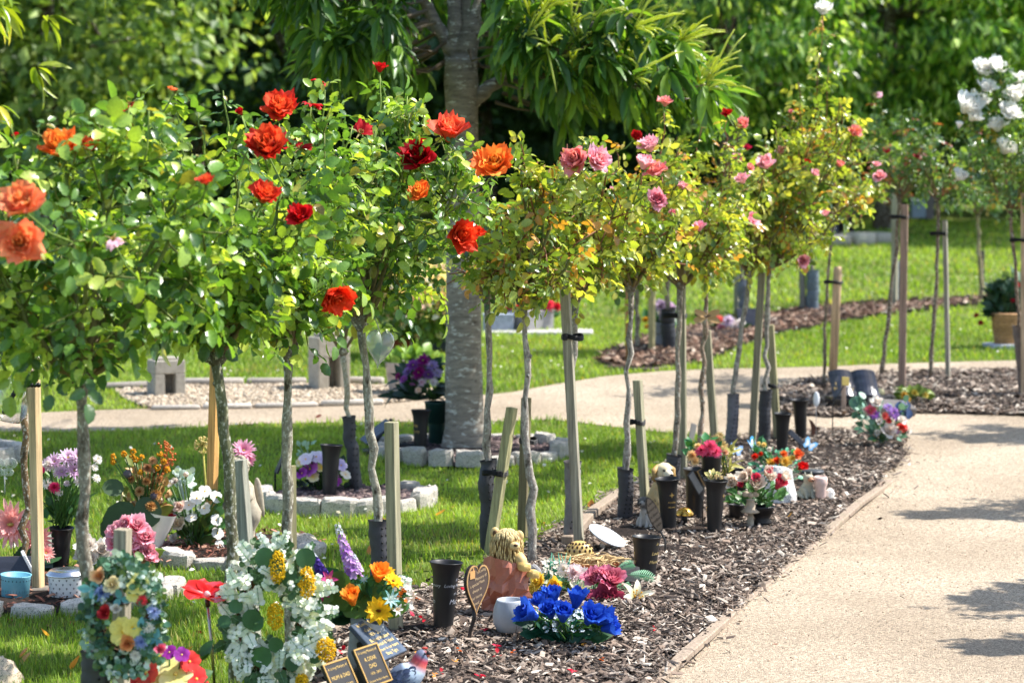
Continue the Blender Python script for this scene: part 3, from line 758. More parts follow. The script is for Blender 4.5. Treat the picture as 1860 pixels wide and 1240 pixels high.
def standard_rose(label, base, graft, box, pal, seed, blooms=(), tr=.0164, n_cane=10, n_twig=7, leaf=.059, guard=None, Y=None, bend=.012, bark=C(128, 118, 104), spread=1.0, leafy=1.0, shoots=(), green=.0, gcol=C(62, 62, 66)):
    r = np.random.default_rng(seed)
    b = gnd(*base) if Y is None else None
    if b is None:
        b = at(base[0], base[1], Y); b[2] = float(terrain(Y))
    Y = b[1]
    b = b - np.array([0, 0, .03])
    g = at(graft[0], graft[1], Y)
    root = thing('standard_rose', label, 'rose tree', (b[0], b[1], float(terrain(b[1]))), group='standard roses')
    o = np.array(root.location)
    # trunk
    mb = MB(); n = 15
    T = wave(b - o, g - o, n, bend * .35, r)
    rad = tr * (1.0 - .22 * np.linspace(0, 1, n)) * (1 + .13 * r.normal(size=n)); rad[-1] *= 1.25
    cc = bark[None] * (1 + .10 * r.normal(size=(n, 1))) * (1 - green * np.array([[.25, .0, .45]]))
    mb.tube(T, rad, 9, cc, jit=.05)
    for k in range(7):
        i = r.integers(2, n - 1); a = r.uniform(0, 6.3)
        mb.ball(T[i] + rad[i] * .8 * np.array([math.cos(a), math.sin(a), 0]), tr * r.uniform(.28, .5), bark * r.uniform(.6, 1), 7, 5, (1, 1, 1.3), jit=.1)
    mb.ball(g - o + np.array([0, 0, .012]), tr * 1.5, bark * .6, 10, 7, (1.1, 1.1, 1.25), jit=.09)
    for k in range(4):
        a = r.uniform(0, 6.3); mb.ball(g - o + np.array([math.cos(a) * tr * 1.2, math.sin(a) * tr * 1.2, r.uniform(-.01, .05)]), tr * r.uniform(.7, 1.0), bark * .5, 8, 6, jit=.1)
    mb.build('trunk', BARK, root)
    # canes
    x0, y0, x1, y1 = box
    lo = at(x0, y1, Y); hi = at(x1, y0, Y)
    ctr = (lo + hi) / 2; a = (hi[0] - lo[0]) / 2; cz = (hi[2] - lo[2]) / 2
    cm = MB(); lm = MB()
    LP, LD = [], []
    tips = []
    for k in range(n_cane):
        az = 2 * PI * (k + r.uniform(-.3, .3)) / n_cane; el = math.asin(min(1, max(-.8, r.uniform(-.38, 1.0))))
        rr = r.uniform(.72, 1.08)
        e = ctr + np.array([a * math.cos(az) * math.cos(el), a * .85 * math.sin(az) * math.cos(el), cz * math.sin(el)]) * rr
        m1 = g + (e - g) * .3 + np.array([(e - g)[0] * .18, (e - g)[1] * .18, -.10 * abs((e - g)[0]) - .0])
        m2 = g + (e - g) * .68 + np.array([(e - g)[0] * .12, 0, .02])
        t = np.linspace(0, 1, 9)[:, None]
        B = (1 - t) ** 3 * g + 3 * (1 - t) ** 2 * t * m1 + 3 * (1 - t) * t * t * m2 + t ** 3 * e
        B = B + r.normal(size=B.shape) * .008 * np.sin(PI * t)
        cr = np.linspace(tr * .55, .0035, 9)
        colr = C(120, 98, 76) * (1 - t) + C(96, 120, 52) * t
        cm.tube(B - o, cr, 6, colr)
        for q in np.linspace(.35, 1, int(5 * leafy) + 2):
            i = min(7, int(q * 8)); f = q * 8 - i
            LP.append(B[i] * (1 - f) + B[i + 1] * f); LD.append(unit(1)[0] * .9 + (e - ctr) * 1.2)
        tips.append(e)
        for w in range(n_twig):
            q = r.uniform(.28, .98); i = min(7, int(q * 8)); f = q * 8 - i
            s = B[i] * (1 - f) + B[i + 1] * f
            out = (s - ctr) / np.array([a, a, cz]); out /= np.linalg.norm(out) + 1e-6
            d = out * .55 + np.array([0, 0, .45]) + r.normal(size=3) * .6; d /= np.linalg.norm(d)
            L = r.uniform(.10, .26) * spread
            tp = np.array([s, s + d * L * .5 + r.normal(size=3) * .012, s + d * L + np.array([0, 0, -.02])])
            lim = ((tp[2] - ctr) / np.array([a, a, cz]))
            if np.linalg.norm(lim) > 1.16 or tp[2][2] < lo[2] - .06: 
                tp = s + (tp - s) * .45
            cm.tube(tp - o, [.0042, .003, .002], 4, C(110, 118, 56) if pal is not PAL_PINK else C(128, 84, 58))
            tips.append(tp[2])
            for u in np.linspace(.25, 1, max(2, int(L / .042 * leafy))):
                LP.append(tp[0] * (1 - u) ** 2 + 2 * tp[1] * u * (1 - u) + tp[2] * u * u); LD.append(d * .6 + unit(1)[0] * 1.0)
    # tall shoots and bloom stems
    for sh in shoots:
        tip = at(sh[0], sh[1], Y + r.uniform(-.1, .1)); st = tip + np.array([r.uniform(-.03, .03) + (ctr[0] - tip[0]) * .2, r.uniform(-.03, .03), -sh[2] / ppm(Y)])
        P = wave(st, tip, 5, .006, r); cm.tube(P - o, [.004, .0035, .003, .0025, .002], 5, C(120, 140, 60) if pal is not PAL_PINK else C(130, 84, 56))
        for u in np.linspace(.1, .95, max(3, int(sh[2] / ppm(Y) / .03))):
            LP.append(st * (1 - u) + tip * u); LD.append(unit(1)[0] * np.array([1, 1, .4]) + np.array([0, 0, .15]))
        tips.append(tip)
    tips = np.array(tips)
    bk = 0
    for bl in blooms:
        px, py, pr, kind = bl[:4]
        dy = bl[4] if len(bl) > 4 else -.10 - r.uniform(0, .1)
        nrm = bl[5] if len(bl) > 5 else (r.uniform(-.4, .4), r.uniform(-.9, -.2), r.uniform(.5, 1.0))
        Yb = Y + dy; p = at(px, py, Yb); R_ = pr / ppm(Yb)
        nrm = np.array(nrm) / np.linalg.norm(nrm); p = p - nrm * R_ * .35
        i = np.argmin(np.linalg.norm(tips - p, axis=1) + 3 * np.maximum(0, tips[:, 2] - p[2] + .04))
        s = tips[i]
        cm.tube(np.array([s, (s + p) / 2 + np.array([0, 0, -.015]), p - nrm * R_ * .3, p]) - o, [.0035, .003, .003, .003], 5, C(104, 128, 56))
        for u in (.3, .6): LP.append(s * (1 - u) + p * u); LD.append(unit(1)[0])
        fm = MB(); M = frame(p - o, nrm, r.uniform(0, 6))
        ko = kind.split('_')
        if ko[0] == 'spent': f_spent(fm, M, R_, BLOOMK[ko[1]][1], seed + bk); nm = 'spent_bloom'
        elif ko[0] == 'bud': f_bud(fm, M, R_ * .6, BLOOMK[ko[1]][1], seed + bk); nm = 'rose_bud'
        else:
            c1, c2 = BLOOMK[kind]; R_ *= .88 if pal is PAL_RED else .88
            f_rose(fm, M, R_, c1, c2, seed + bk, layers=6, per=5, openness=r.uniform(.62, .9), ruf=.055)
            nm = 'rose_bloom'
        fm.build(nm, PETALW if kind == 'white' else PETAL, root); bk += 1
    compound_leaves(lm, np.array(LP) - o, np.array(LD), leaf, pal, r=r)
    cm.build('canes', TWIG, root); lm.build('foliage', LEAF, root)
    if guard:   # spiral trunk guard between two heights (px)
        za, zb = guard[:2]
        hA = at(base[0], za, Y)[2] - o[2]; hB = max(0.0, at(base[0], zb, Y)[2] - o[2]) - .01
        gm_ = MB(); rg = tr * guard[2] if len(guard) > 2 else tr * 1.5
        m_ = 26; zs = np.linspace(hB, hA, m_); Tz = T[:, 2]
        pts = np.stack([np.interp(zs, Tz, T[:, 0]), np.interp(zs, Tz, T[:, 1]), zs], 1)
        rads = rg * (1 + .035 * np.sin(np.arange(m_) * 2.1)); rads[-1] *= 1.08
        gm_.tube(pts, rads, 14, gcol, cap=False)
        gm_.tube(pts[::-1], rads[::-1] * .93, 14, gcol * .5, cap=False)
        for i in range(1, m_ - 1, 2):
            for q in (-.35, .25):
                aa = -PI / 2 + q + .04 * i; gm_.ball(pts[i] + rads[i] * .99 * np.array([math.cos(aa), math.sin(aa), 0]), .0042, C(12, 12, 12), 6, 4)
        gm_.build('trunk_guard', RUBBER, root)
    return root

def stake(label, top, bot, w=.045, col=C(165, 156, 135), ties=(), Y=None, rz=1.08, mat=None, round_=False):
    """square timber stake from bottom px to top px; ties: px heights of black belts"""
    b = gnd(*bot) if Y is None else None
    if b is None: b = at(bot[0], bot[1], Y)
    Y = b[1]; t = at(top[0], top[1], Y)
    root = thing('wooden_stake', label, 'stake', b, group='rose stakes')
    d = t - b; L = np.linalg.norm(d)
    M = frame((0, 0, 0), d, 0); 
    # keep the square section turned by rz about the stake
    z = d / L; x = np.array([math.cos(rz), math.sin(rz), 0]); x -= z * x.dot(z); x /= np.linalg.norm(x); y = np.cross(z, x)
    R = np.eye(4); R[:3, 0] = x; R[:3, 1] = y; R[:3, 2] = z; R[:3, 3] = -z * .03
    mb = MB()
    if round_: mb.lathe([(w / 2, 0), (w / 2, (L + .03) * .97), (w * .42, L + .03)], 14, col, R)
    else:
        mb.box((w, w, L + .03), col, R, bev=.0016)
    post = mb.build('post', mat or WOOD, root, smooth=round_)
    for ty, dx in ties:
        q = at(top[0] + (bot[0] - top[0]) * (ty - top[1]) / max(1, bot[1] - top[1]), ty, Y) - b
        tm = MB(); a = np.linspace(0, 2 * PI, 15)
        ex = dx / ppm(Y)
        ring_ = [(q[0] + ex / 2 + (abs(ex) / 2 + w * .62) * math.cos(k) , q[1] + (w * .72) * math.sin(k), q[2] + .006 * math.sin(k * 2)) for k in a]
        for hh in (-.006, 0, .006):
            tm.tube(np.array(ring_) + np.array([0, 0, hh]), .0045, 5, C(26, 26, 28), cap=False)
        tm.box((.02, .012, .022), C(20, 20, 22), rotM(0, 0, .2, (q[0] - w * .3, q[1] - w * .75, q[2] - .011)), bev=.002)
        tm.build('tree_tie', RUBBER, root, smooth=False)
    return root

TAN, OLIVE, GREY, ORANGE, BROWN = C(196, 170, 130), C(150, 140, 88), C(150, 140, 122), C(206, 158, 96), C(150, 112, 84)
# -- left, red and orange
standard_rose('stout grey trunked standard rose nearest the left front with peach and orange blooms', (186, 1372), (148, 690), (-85, 232, 385, 655), PAL_RED, 11,
    [(42, 372, 44, 'peach', -.62, (-.1, -.8, .6)), (36, 440, 46, 'peach', -.62, (.2, -1, .1)), (112, 272, 44, 'orange', -.15, (-.1, -.7, .8)), (166, 266, 22, 'redorange', -.1), (206, 432, 17, 'spent_pink', -.35), (374, 330, 17, 'redorange', -.2)],
    tr=.0195, n_cane=14, n_twig=10, leaf=.061, guard=(1180, 1372, 2.02), shoots=[(20, 226, 80), (70, 232, 90), (200, 215, 90), (270, 200, 100), (236, 192, 110), (130, 300, 60), (300, 262, 70), (350, 280, 80)])
stake('short weathered grey stake rising through the pastel flower wreath', (223, 960), (218, 1375), w=0.0368, col=GREY, ties=[(1085, -25)], Y=None, rz=1.30)
standard_rose('standard rose with a slim rough brown trunk beside the tall tan stake', (42, 1052), (48, 672), (-190, 262, 170, 655), PAL_RED, 12,
    [(168, 262, 14, 'spent_red'), (30, 250, 12, 'bud_red')], tr=.015, n_cane=9, n_twig=6, leaf=.060, bark=C(120, 98, 70), bend=.02)
stake('tall clean tan square stake in front of the vase of pink mums', (62, 690), (70, 1082), w=0.0344, col=TAN, rz=1.08)
standard_rose('standard rose with a mossy dark trunk behind the frosted eucalyptus wreath', (428, 1250), (392, 652), (252, 188, 550, 622), PAL_RED, 13,
    [(486, 268, 46, 'redorange', -.2, (.0, -.8, .6)), (437, 206, 13, 'bud_red', 0), (480, 358, 32, 'redorange', -.25), (234, 186, 17, 'spent_red', .05), (320, 160, 15, 'spent_orange', .0, (.3, 0, 1)), (546, 396, 28, 'red', -.3)],
    tr=.0190, n_cane=13, n_twig=10, leaf=.060, green=.5, bark=C(112, 106, 90), shoots=[(318, 170, 150), (405, 165, 110), (240, 190, 100), (455, 240, 80), (280, 215, 80), (360, 205, 100)])
stake('weathered grey leaning stake between the mossy trunk and the stone cherub', (432, 835), (462, 1200), w=0.0460, col=C(141, 141, 129), Y=6.75, rz=1.30)
stake('orange tan leaning stake behind the mossy rose trunk in the cherub bed', (392, 655), (382, 992), w=0.0360, col=ORANGE, rz=1.08)
standard_rose('standard rose whose smooth grey trunk stands behind a short olive stake beside the white wreath', (530, 1188), (523, 645), (412, 192, 665, 622), PAL_RED, 14,
    [(508, 200, 38, 'redorange', -.1, (.1, -.7, .7)), (590, 150, 17, 'spent_red', .1, (.4, 0, 1)), (566, 186, 18, 'spent_red', 0), (545, 265, 15, 'spent_red'), (512, 262, 24, 'deep', .15), (604, 536, 40, 'vermilion', -.42, (.4, -.6, -.35))],
    tr=.0190, n_cane=12, n_twig=10, leaf=.059, shoots=[(590, 165, 130), (565, 195, 80), (508, 225, 60), (640, 230, 90)], bark=C(136, 130, 112), bend=.006)
stake('short olive green square stake in front of a smooth grey rose trunk', (527, 845), (530, 1190), w=0.0304, col=C(122, 118, 88), ties=[(1002, 0)], rz=1.08, Y=7.0)
standard_rose('tallest standard rose, pale knotted trunk, with a small red bloom at its very tip', (697, 1100), (655, 590), (545, 190, 876, 585), PAL_RED, 15,
    [(690, 126, 16, 'red', .05, (.1, -.2, 1)), (656, 238, 18, 'spent_red'), (762, 288, 40, 'deep', -.1, (-.2, -.8, .6)), (816, 244, 40, 'coral', 0, (.1, -.5, .8)), (897, 302, 42, 'orange', -.15, (.0, -.8, .6)), (762, 352, 24, 'orange', -.2), (834, 428, 36, 'vermilion', -.2, (.4, -.8, .1)), (866, 425, 16, 'vermilion', -.15)],
    tr=.0178, n_cane=14, n_twig=10, leaf=.059, guard=(945, 1100, 1.89), shoots=[(690, 138, 190), (655, 230, 100), (740, 175, 120), (820, 270, 60), (895, 335, 110), (715, 200, 120), (620, 190, 90)], bark=C(150, 144, 128))
stake('square olive grey stake at the back of the orange rose and sunflower bunch', (711, 766), (719, 1140), w=0.0368, col=C(149, 144, 118), rz=1.08)
standard_rose('standard rose in a black trunk guard standing in the pansy ring', (648, 896), (622, 640), (520, 420, 700, 640), PAL_RED, 16, [], tr=.0164, n_cane=7, n_twig=4, guard=(756, 896, 1.95), bark=C(158, 150, 128), leaf=.05)
# -- middle, pink
DEADB = C(150, 142, 132)
standard_rose('sparse standard rose with bare dead brown twigs behind the leaning lichen stake', (885, 1004), (885, 545), (832, 330, 985, 520), PAL_PINK, 21, [(990, 336, 10, 'spent_pink')], tr=.0161, n_cane=7, n_twig=3, leafy=.35, leaf=.050, guard=(835, 1004, 2.08), bark=DEADB, bend=.014)
stake('leaning square stake covered in yellow lichen above the golden bear figurine', (930, 740), (888, 1012), w=0.0368, col=C(156, 151, 112), rz=1.08, ties=[(858, -25)])
standard_rose('standard rose with a straight pale trunk just right of the leaning lichen stake', (968, 1016), (950, 548), (872, 285, 1080, 545), PAL_PINK, 22, [(1047, 292, 30, 'salmon', -.1, (-.4, -.8, .4)), (1082, 292, 28, 'pink', -.1, (.5, -.7, .4))],
    tr=.0162, n_cane=13, n_twig=7, leaf=.057, bark=DEADB, shoots=[(1030, 262, 90), (990, 300, 60), (905, 380, 100)], bend=.016)
stake('short brown stake tied to the pale trunk right behind the leaning lichen stake', (956, 722), (948, 992), w=0.0368, col=C(115, 107, 81), rz=1.30, ties=[(800, 12)], Y=8.9)
standard_rose('standard rose tied to a tall leaning olive stake, bearing two pink blooms high above', (1040, 980), (1046, 545), (958, 275, 1150, 545), PAL_PINK, 23, [(1180, 268, 24, 'pink', -.05), (1170, 300, 24, 'pink', -.15), (1194, 312, 22, 'salmon', -.15), (1193, 364, 24, 'rosy', -.2, (.1, -1, .3))],
    tr=.0160, n_cane=13, n_twig=7, leaf=.057, guard=(838, 982, 2.21), bark=DEADB, gcol=C(120, 116, 116), shoots=[(1055, 270, 80), (1175, 285, 60)], bend=.014)
stake('tall leaning olive stake with a black tie above the white oval plate', (1023, 470), (1052, 990), w=0.0368, col=C(148, 143, 126), rz=1.30, ties=[(612, 18)])
standard_rose('standard rose behind a short olive stake with black tie beside the spaniel figurine', (1135, 938), (1146, 525), (1050, 262, 1255, 525), PAL_PINK, 24, [(1155, 248, 13, 'red', .1), (1208, 188, 16, 'salmon', .1, (.1, -.4, 1)), (1240, 340, 12, 'pink'), (1222, 390, 12, 'rosy'), (1135, 420, 9, 'bud_pink'), (1270, 415, 15, 'rosy'), (1110, 345, 8, 'bud_pink')],
    tr=.0160, n_cane=13, n_twig=7, leaf=.057, guard=(850, 945, 2.21), bark=DEADB, shoots=[(1206, 205, 120), (1120, 275, 60), (1235, 270, 70)], bend=.014)
stake('short square olive stake with black tie rising beside the spaniel figurine', (1158, 690), (1173, 932), w=0.0352, col=C(149, 145, 121), rz=1.08, ties=[(766, -12)])
standard_rose('standard rose tied to the tall straight stake behind the cluster of black vases', (1222, 872), (1236, 522), (1140, 235, 1340, 522), PAL_PINK, 25, [(1320, 206, 10, 'red', .1), (1348, 228, 16, 'salmon', .1), (1358, 270, 9, 'crimson'), (1349, 328, 17, 'pink', -.2), (1362, 306, 10, 'salmon')],
    tr=.0145, n_cane=13, n_twig=7, leaf=.057, bark=C(140, 128, 112), guard=(825, 872, 2.60), shoots=[(1345, 240, 80), (1320, 220, 70), (1275, 230, 60)])
stake('tall straight olive stake right behind the pot of pink carnations', (1237, 470), (1240, 866), w=0.0405, col=C(135, 131, 109), rz=1.30, ties=[(573, -25)])
standard_rose('standard rose with a thin brown trunk behind the dried blossom bunch', (1268, 838), (1282, 505), (1195, 225, 1390, 505), PAL_PINK, 26, [(1391, 300, 21, 'pink', -.2), (1362, 402, 20, 'rosy', -.25), (1290, 440, 9, 'spent_pink'), (1330, 365, 12, 'pink'), (1340, 290, 13, 'rosy')], tr=.0138, n_cane=9, n_twig=6, leaf=.051, bark=C(140, 118, 100), shoots=[(1390, 285, 50)])
stake('plain olive stake beside a thin brown trunk behind the dried cream blossom', (1284, 600), (1300, 826), w=0.0386, col=C(141, 135, 113), rz=1.30)
standard_rose('standard rose with a leaning pale trunk in a grey guard behind the blue butterflies', (1326, 806), (1362, 498), (1270, 215, 1475, 498), PAL_PINK, 27, [(1480, 316, 10, 'pink'), (1466, 295, 8, 'red'), (1310, 410, 10, 'spent_pink')], tr=.0161, n_cane=13, n_twig=7, leaf=.057, guard=(715, 806, 2.08), bark=DEADB, bend=.01, gcol=C(104, 102, 108))
stake('tall leaning olive stake right of the trunk in a grey guard', (1384, 495), (1366, 806), w=0.0386, col=C(129, 123, 104), rz=1.30)
standard_rose('standard rose in a dark guard at the far tip of the bark bed', (1388, 798), (1397, 488), (1370, 190, 1590, 480), PAL_PINK, 28, [(1552, 242, 17, 'salmon', -.1), (1597, 322, 14, 'pink', -.1), (1592, 300, 8, 'pink'), (1458, 474, 17, 'pink', -.25, (.1, -1, .1)), (1437, 205, 8, 'bud_salmon'), (1495, 20, 20, 'white', .3, (0, -.6, .8)), (1445, 350, 11, 'rosy'), (1420, 275, 12, 'pink'), (1525, 300, 10, 'salmon'), (1500, 390, 10, 'pink')],
    tr=.0162, n_cane=15, n_twig=8, leaf=.057, guard=(708, 798, 2.21), bark=DEADB, shoots=[(1495, 30, 210), (1505, 120, 120), (1450, 150, 100), (1480, 195, 100), (1550, 215, 60), (1525, 180, 80)])
stake('short olive stake in front of the dark trunk guard at the bed tip', (1399, 590), (1412, 792), w=0.0405, col=C(149, 142, 110), rz=1.30, ties=[(700, -14)])
# -- island on the right
TB = C(120, 104, 88)
standard_rose('standard rose with thin dark trunk tied to the round orange island post', (1496, 694), (1513, 408), (1430, 215, 1600, 412), PAL_PINK, 31, [], tr=.0125, n_cane=8, n_twig=5, leaf=.052, bark=TB)
stake('short round orange tan post at the left end of the island bed', (1522, 484), (1512, 696), w=0.0589, col=C(187, 160, 129), ties=[(512, -14)], round_=True)
standard_rose('standard rose with a thin bent trunk and reddish young leaves beside the long brown stake', (1600, 682), (1634, 358), (1560, 205, 1716, 372), PAL_DARK, 32, [(1610, 276, 8, 'crimson'), (1592, 172, 9, 'spent_pink')], tr=.016, n_cane=9, n_twig=6, leaf=.05, bark=TB, shoots=[(1598, 172, 90), (1655, 195, 80), (1580, 230, 50)])
stake('long brown stake leaning slightly on the island bed', (1643, 372), (1638, 706), w=0.0478, col=C(150, 125, 111), ties=[(394, -18)], rz=1.30)
standard_rose('standard rose with thin dark trunk tied to the long grey island stake', (1690, 682), (1703, 362), (1640, 205, 1790, 372), PAL_DARK, 33, [(1665, 285, 7, 'crimson')], tr=.015, n_cane=9, n_twig=6, leaf=.05, bark=TB, shoots=[(1672, 185, 90), (1690, 205, 70), (1730, 250, 60)])
stake('long grey stake with flat top in the middle of the island bed', (1716, 400), (1722, 684), w=0.0304, col=C(150, 145, 132), ties=[(424, -22)], rz=1.08)
standard_rose('standard rose with clusters of creamy white blooms at the right edge', (1862, 712), (1835, 385), (1742, 130, 1960, 392), PAL_WHITE, 34,
    [(1755, 196, 32, 'white', -.1, (.35, -.55, .75)), (1778, 188, 24, 'white', 0), (1784, 128, 24, 'white', 0), (1808, 124, 24, 'white', -.05, (.35, -.55, .75)), (1790, 160, 20, 'white', -.1, (.35, -.55, .75)), (1846, 176, 26, 'white', -.1), (1832, 208, 26, 'white', -.15, (.35, -.55, .75)), (1826, 272, 24, 'white', -.2, (.35, -.55, .75)), (1742, 322, 18, 'white', -.2, (.35, -.55, .75)), (1866, 290, 20, 'white', -.2), (1742, 230, 12, 'bud_white'), (1812, 232, 22, 'white', -.1), (1852, 150, 22, 'white', .05), (1766, 214, 20, 'white', -.12)],
    tr=.0138, n_cane=14, n_twig=8, leaf=.055, bark=C(128, 108, 92), guard=(592, 712, 2.86), gcol=C(110, 98, 92), shoots=[(1790, 140, 100), (1760, 200, 60), (1845, 190, 70)])
stake('thick clean tan stake cut off by the right edge of the photo', (1862, 350), (1862, 714), w=0.0552, col=C(187, 162, 135), ties=[(436, -18)], rz=1.30)
# -- far bed beyond the path
def farrose(label, base, graft, box, pal, seed, **k): standard_rose(label, base, graft, box, pal, seed, tr=.024, n_cane=8, n_twig=5, leaf=.06, **k)
farrose('far standard rose in a blue grey guard standing behind the pink and yellow crown', (1476, 570), (1472, 440), (1400, 250, 1560, 440), PAL_PINK, 41, guard=(492, 570, 2.47), gcol=C(96, 108, 116))
stake('grey stake of the far rose with the blue grey guard', (1457, 470), (1458, 570), w=0.0480, col=C(121, 119, 113))
farrose('far standard rose with pale greenish trunk seen behind the long brown stake', (1632, 553), (1622, 375), (1550, 240, 1700, 372), PAL_DARK, 42, guard=(475, 553, 1.95), gcol=C(120, 132, 140), bark=C(150, 146, 118))
stake('pale green far stake beside the guard behind the long brown stake', (1626, 352), (1624, 556), w=0.0560, col=C(155, 151, 130))
farrose('far standard rose with dark short guard beside the white rose', (1784, 548), (1776, 385), (1700, 270, 1850, 392), PAL_WHITE, 43, bark=C(150, 136, 96))
stake('dark square post beside the far trunk left of the wicker basket', (1784, 455), (1783, 546), w=0.0400, col=C(75, 72, 67))
farrose('far standard rose behind the brown stake left of the black far vases', (1157, 640), (1160, 500), (1090, 360, 1240, 500), PAL_PINK, 44)
stake('round brown stake at the left end of the far bark strip', (1140, 520), (1142, 664), w=0.0475, col=C(149, 117, 82), round_=True)
stake('yellowish stake in the far bark strip beside the mauve bouquet', (1184, 508), (1184, 644), w=0.0440, col=C(162, 152, 113))
farrose('far standard rose in a bent black guard beside the mauve bouquet', (1216, 640), (1212, 500), (1140, 380, 1290, 500), PAL_DARK, 45, guard=(560, 640, 2.47), gcol=C(52, 54, 60))
farrose('far standard rose with grey guard seen between the pink rose trunks', (1352, 578), (1345, 470), (1290, 330, 1420, 470), PAL_PINK, 46, guard=(510, 578, 1.95), gcol=C(96, 100, 108))
stake('grey far stake beside the plaque behind the leaning pale trunk', (1338, 500), (1338, 576), w=0.0400, col=C(140, 137, 121))

# standard roses on the other side of the path, just out of frame: their shadows lie across the gravel
for i, (x, y, src) in enumerate(((3.42, 7.2, 33), (3.3, 6.5, 33), (3.2, 7.75, 33), (3.75, 9.95, 33), (4.1, 12.6, 32))):
    o_ = [q for q in COL.objects if q.get('category') == 'rose tree' and 'creamy white' in q['label']][0]
    dup(o_, 'white standard rose right of the path, outside the photo, its shadow lying on the gravel', (x, y, float(terrain(y))), i * 2.1)
# ------------------------------------------------------------------ trees
def rosettes(mb, P, D, size, cols, per=8, tmpl=LONGLEAF, droop=.75, r=rng):
    k = len(P)
    for j in range(per):
        a = 2 * PI * j / per + r.uniform(-.4, .4, k)
        B = frames(D, a, np.ones(k))
        d = B[:, :, 0] * .9 + B[:, :, 2] * r.uniform(.1, .8, (k, 1)) + np.array([0, 0, -droop]) * r.uniform(.5, 1.5, (k, 1))
        nn = np.array([0, 0, .9]) + B[:, :, 0] * .35 + .35 * r.normal(size=(k, 3))
        ci = r.choice(len(cols), k, p=[c[1] for c in cols]); col = np.array([c[0] for c in cols])[ci] * r.uniform(.8, 1.2, (k, 1))
        mb.inst(tmpl, orient(d, nn, size * r.uniform(.7, 1.25, k)), P + d * .02, col)

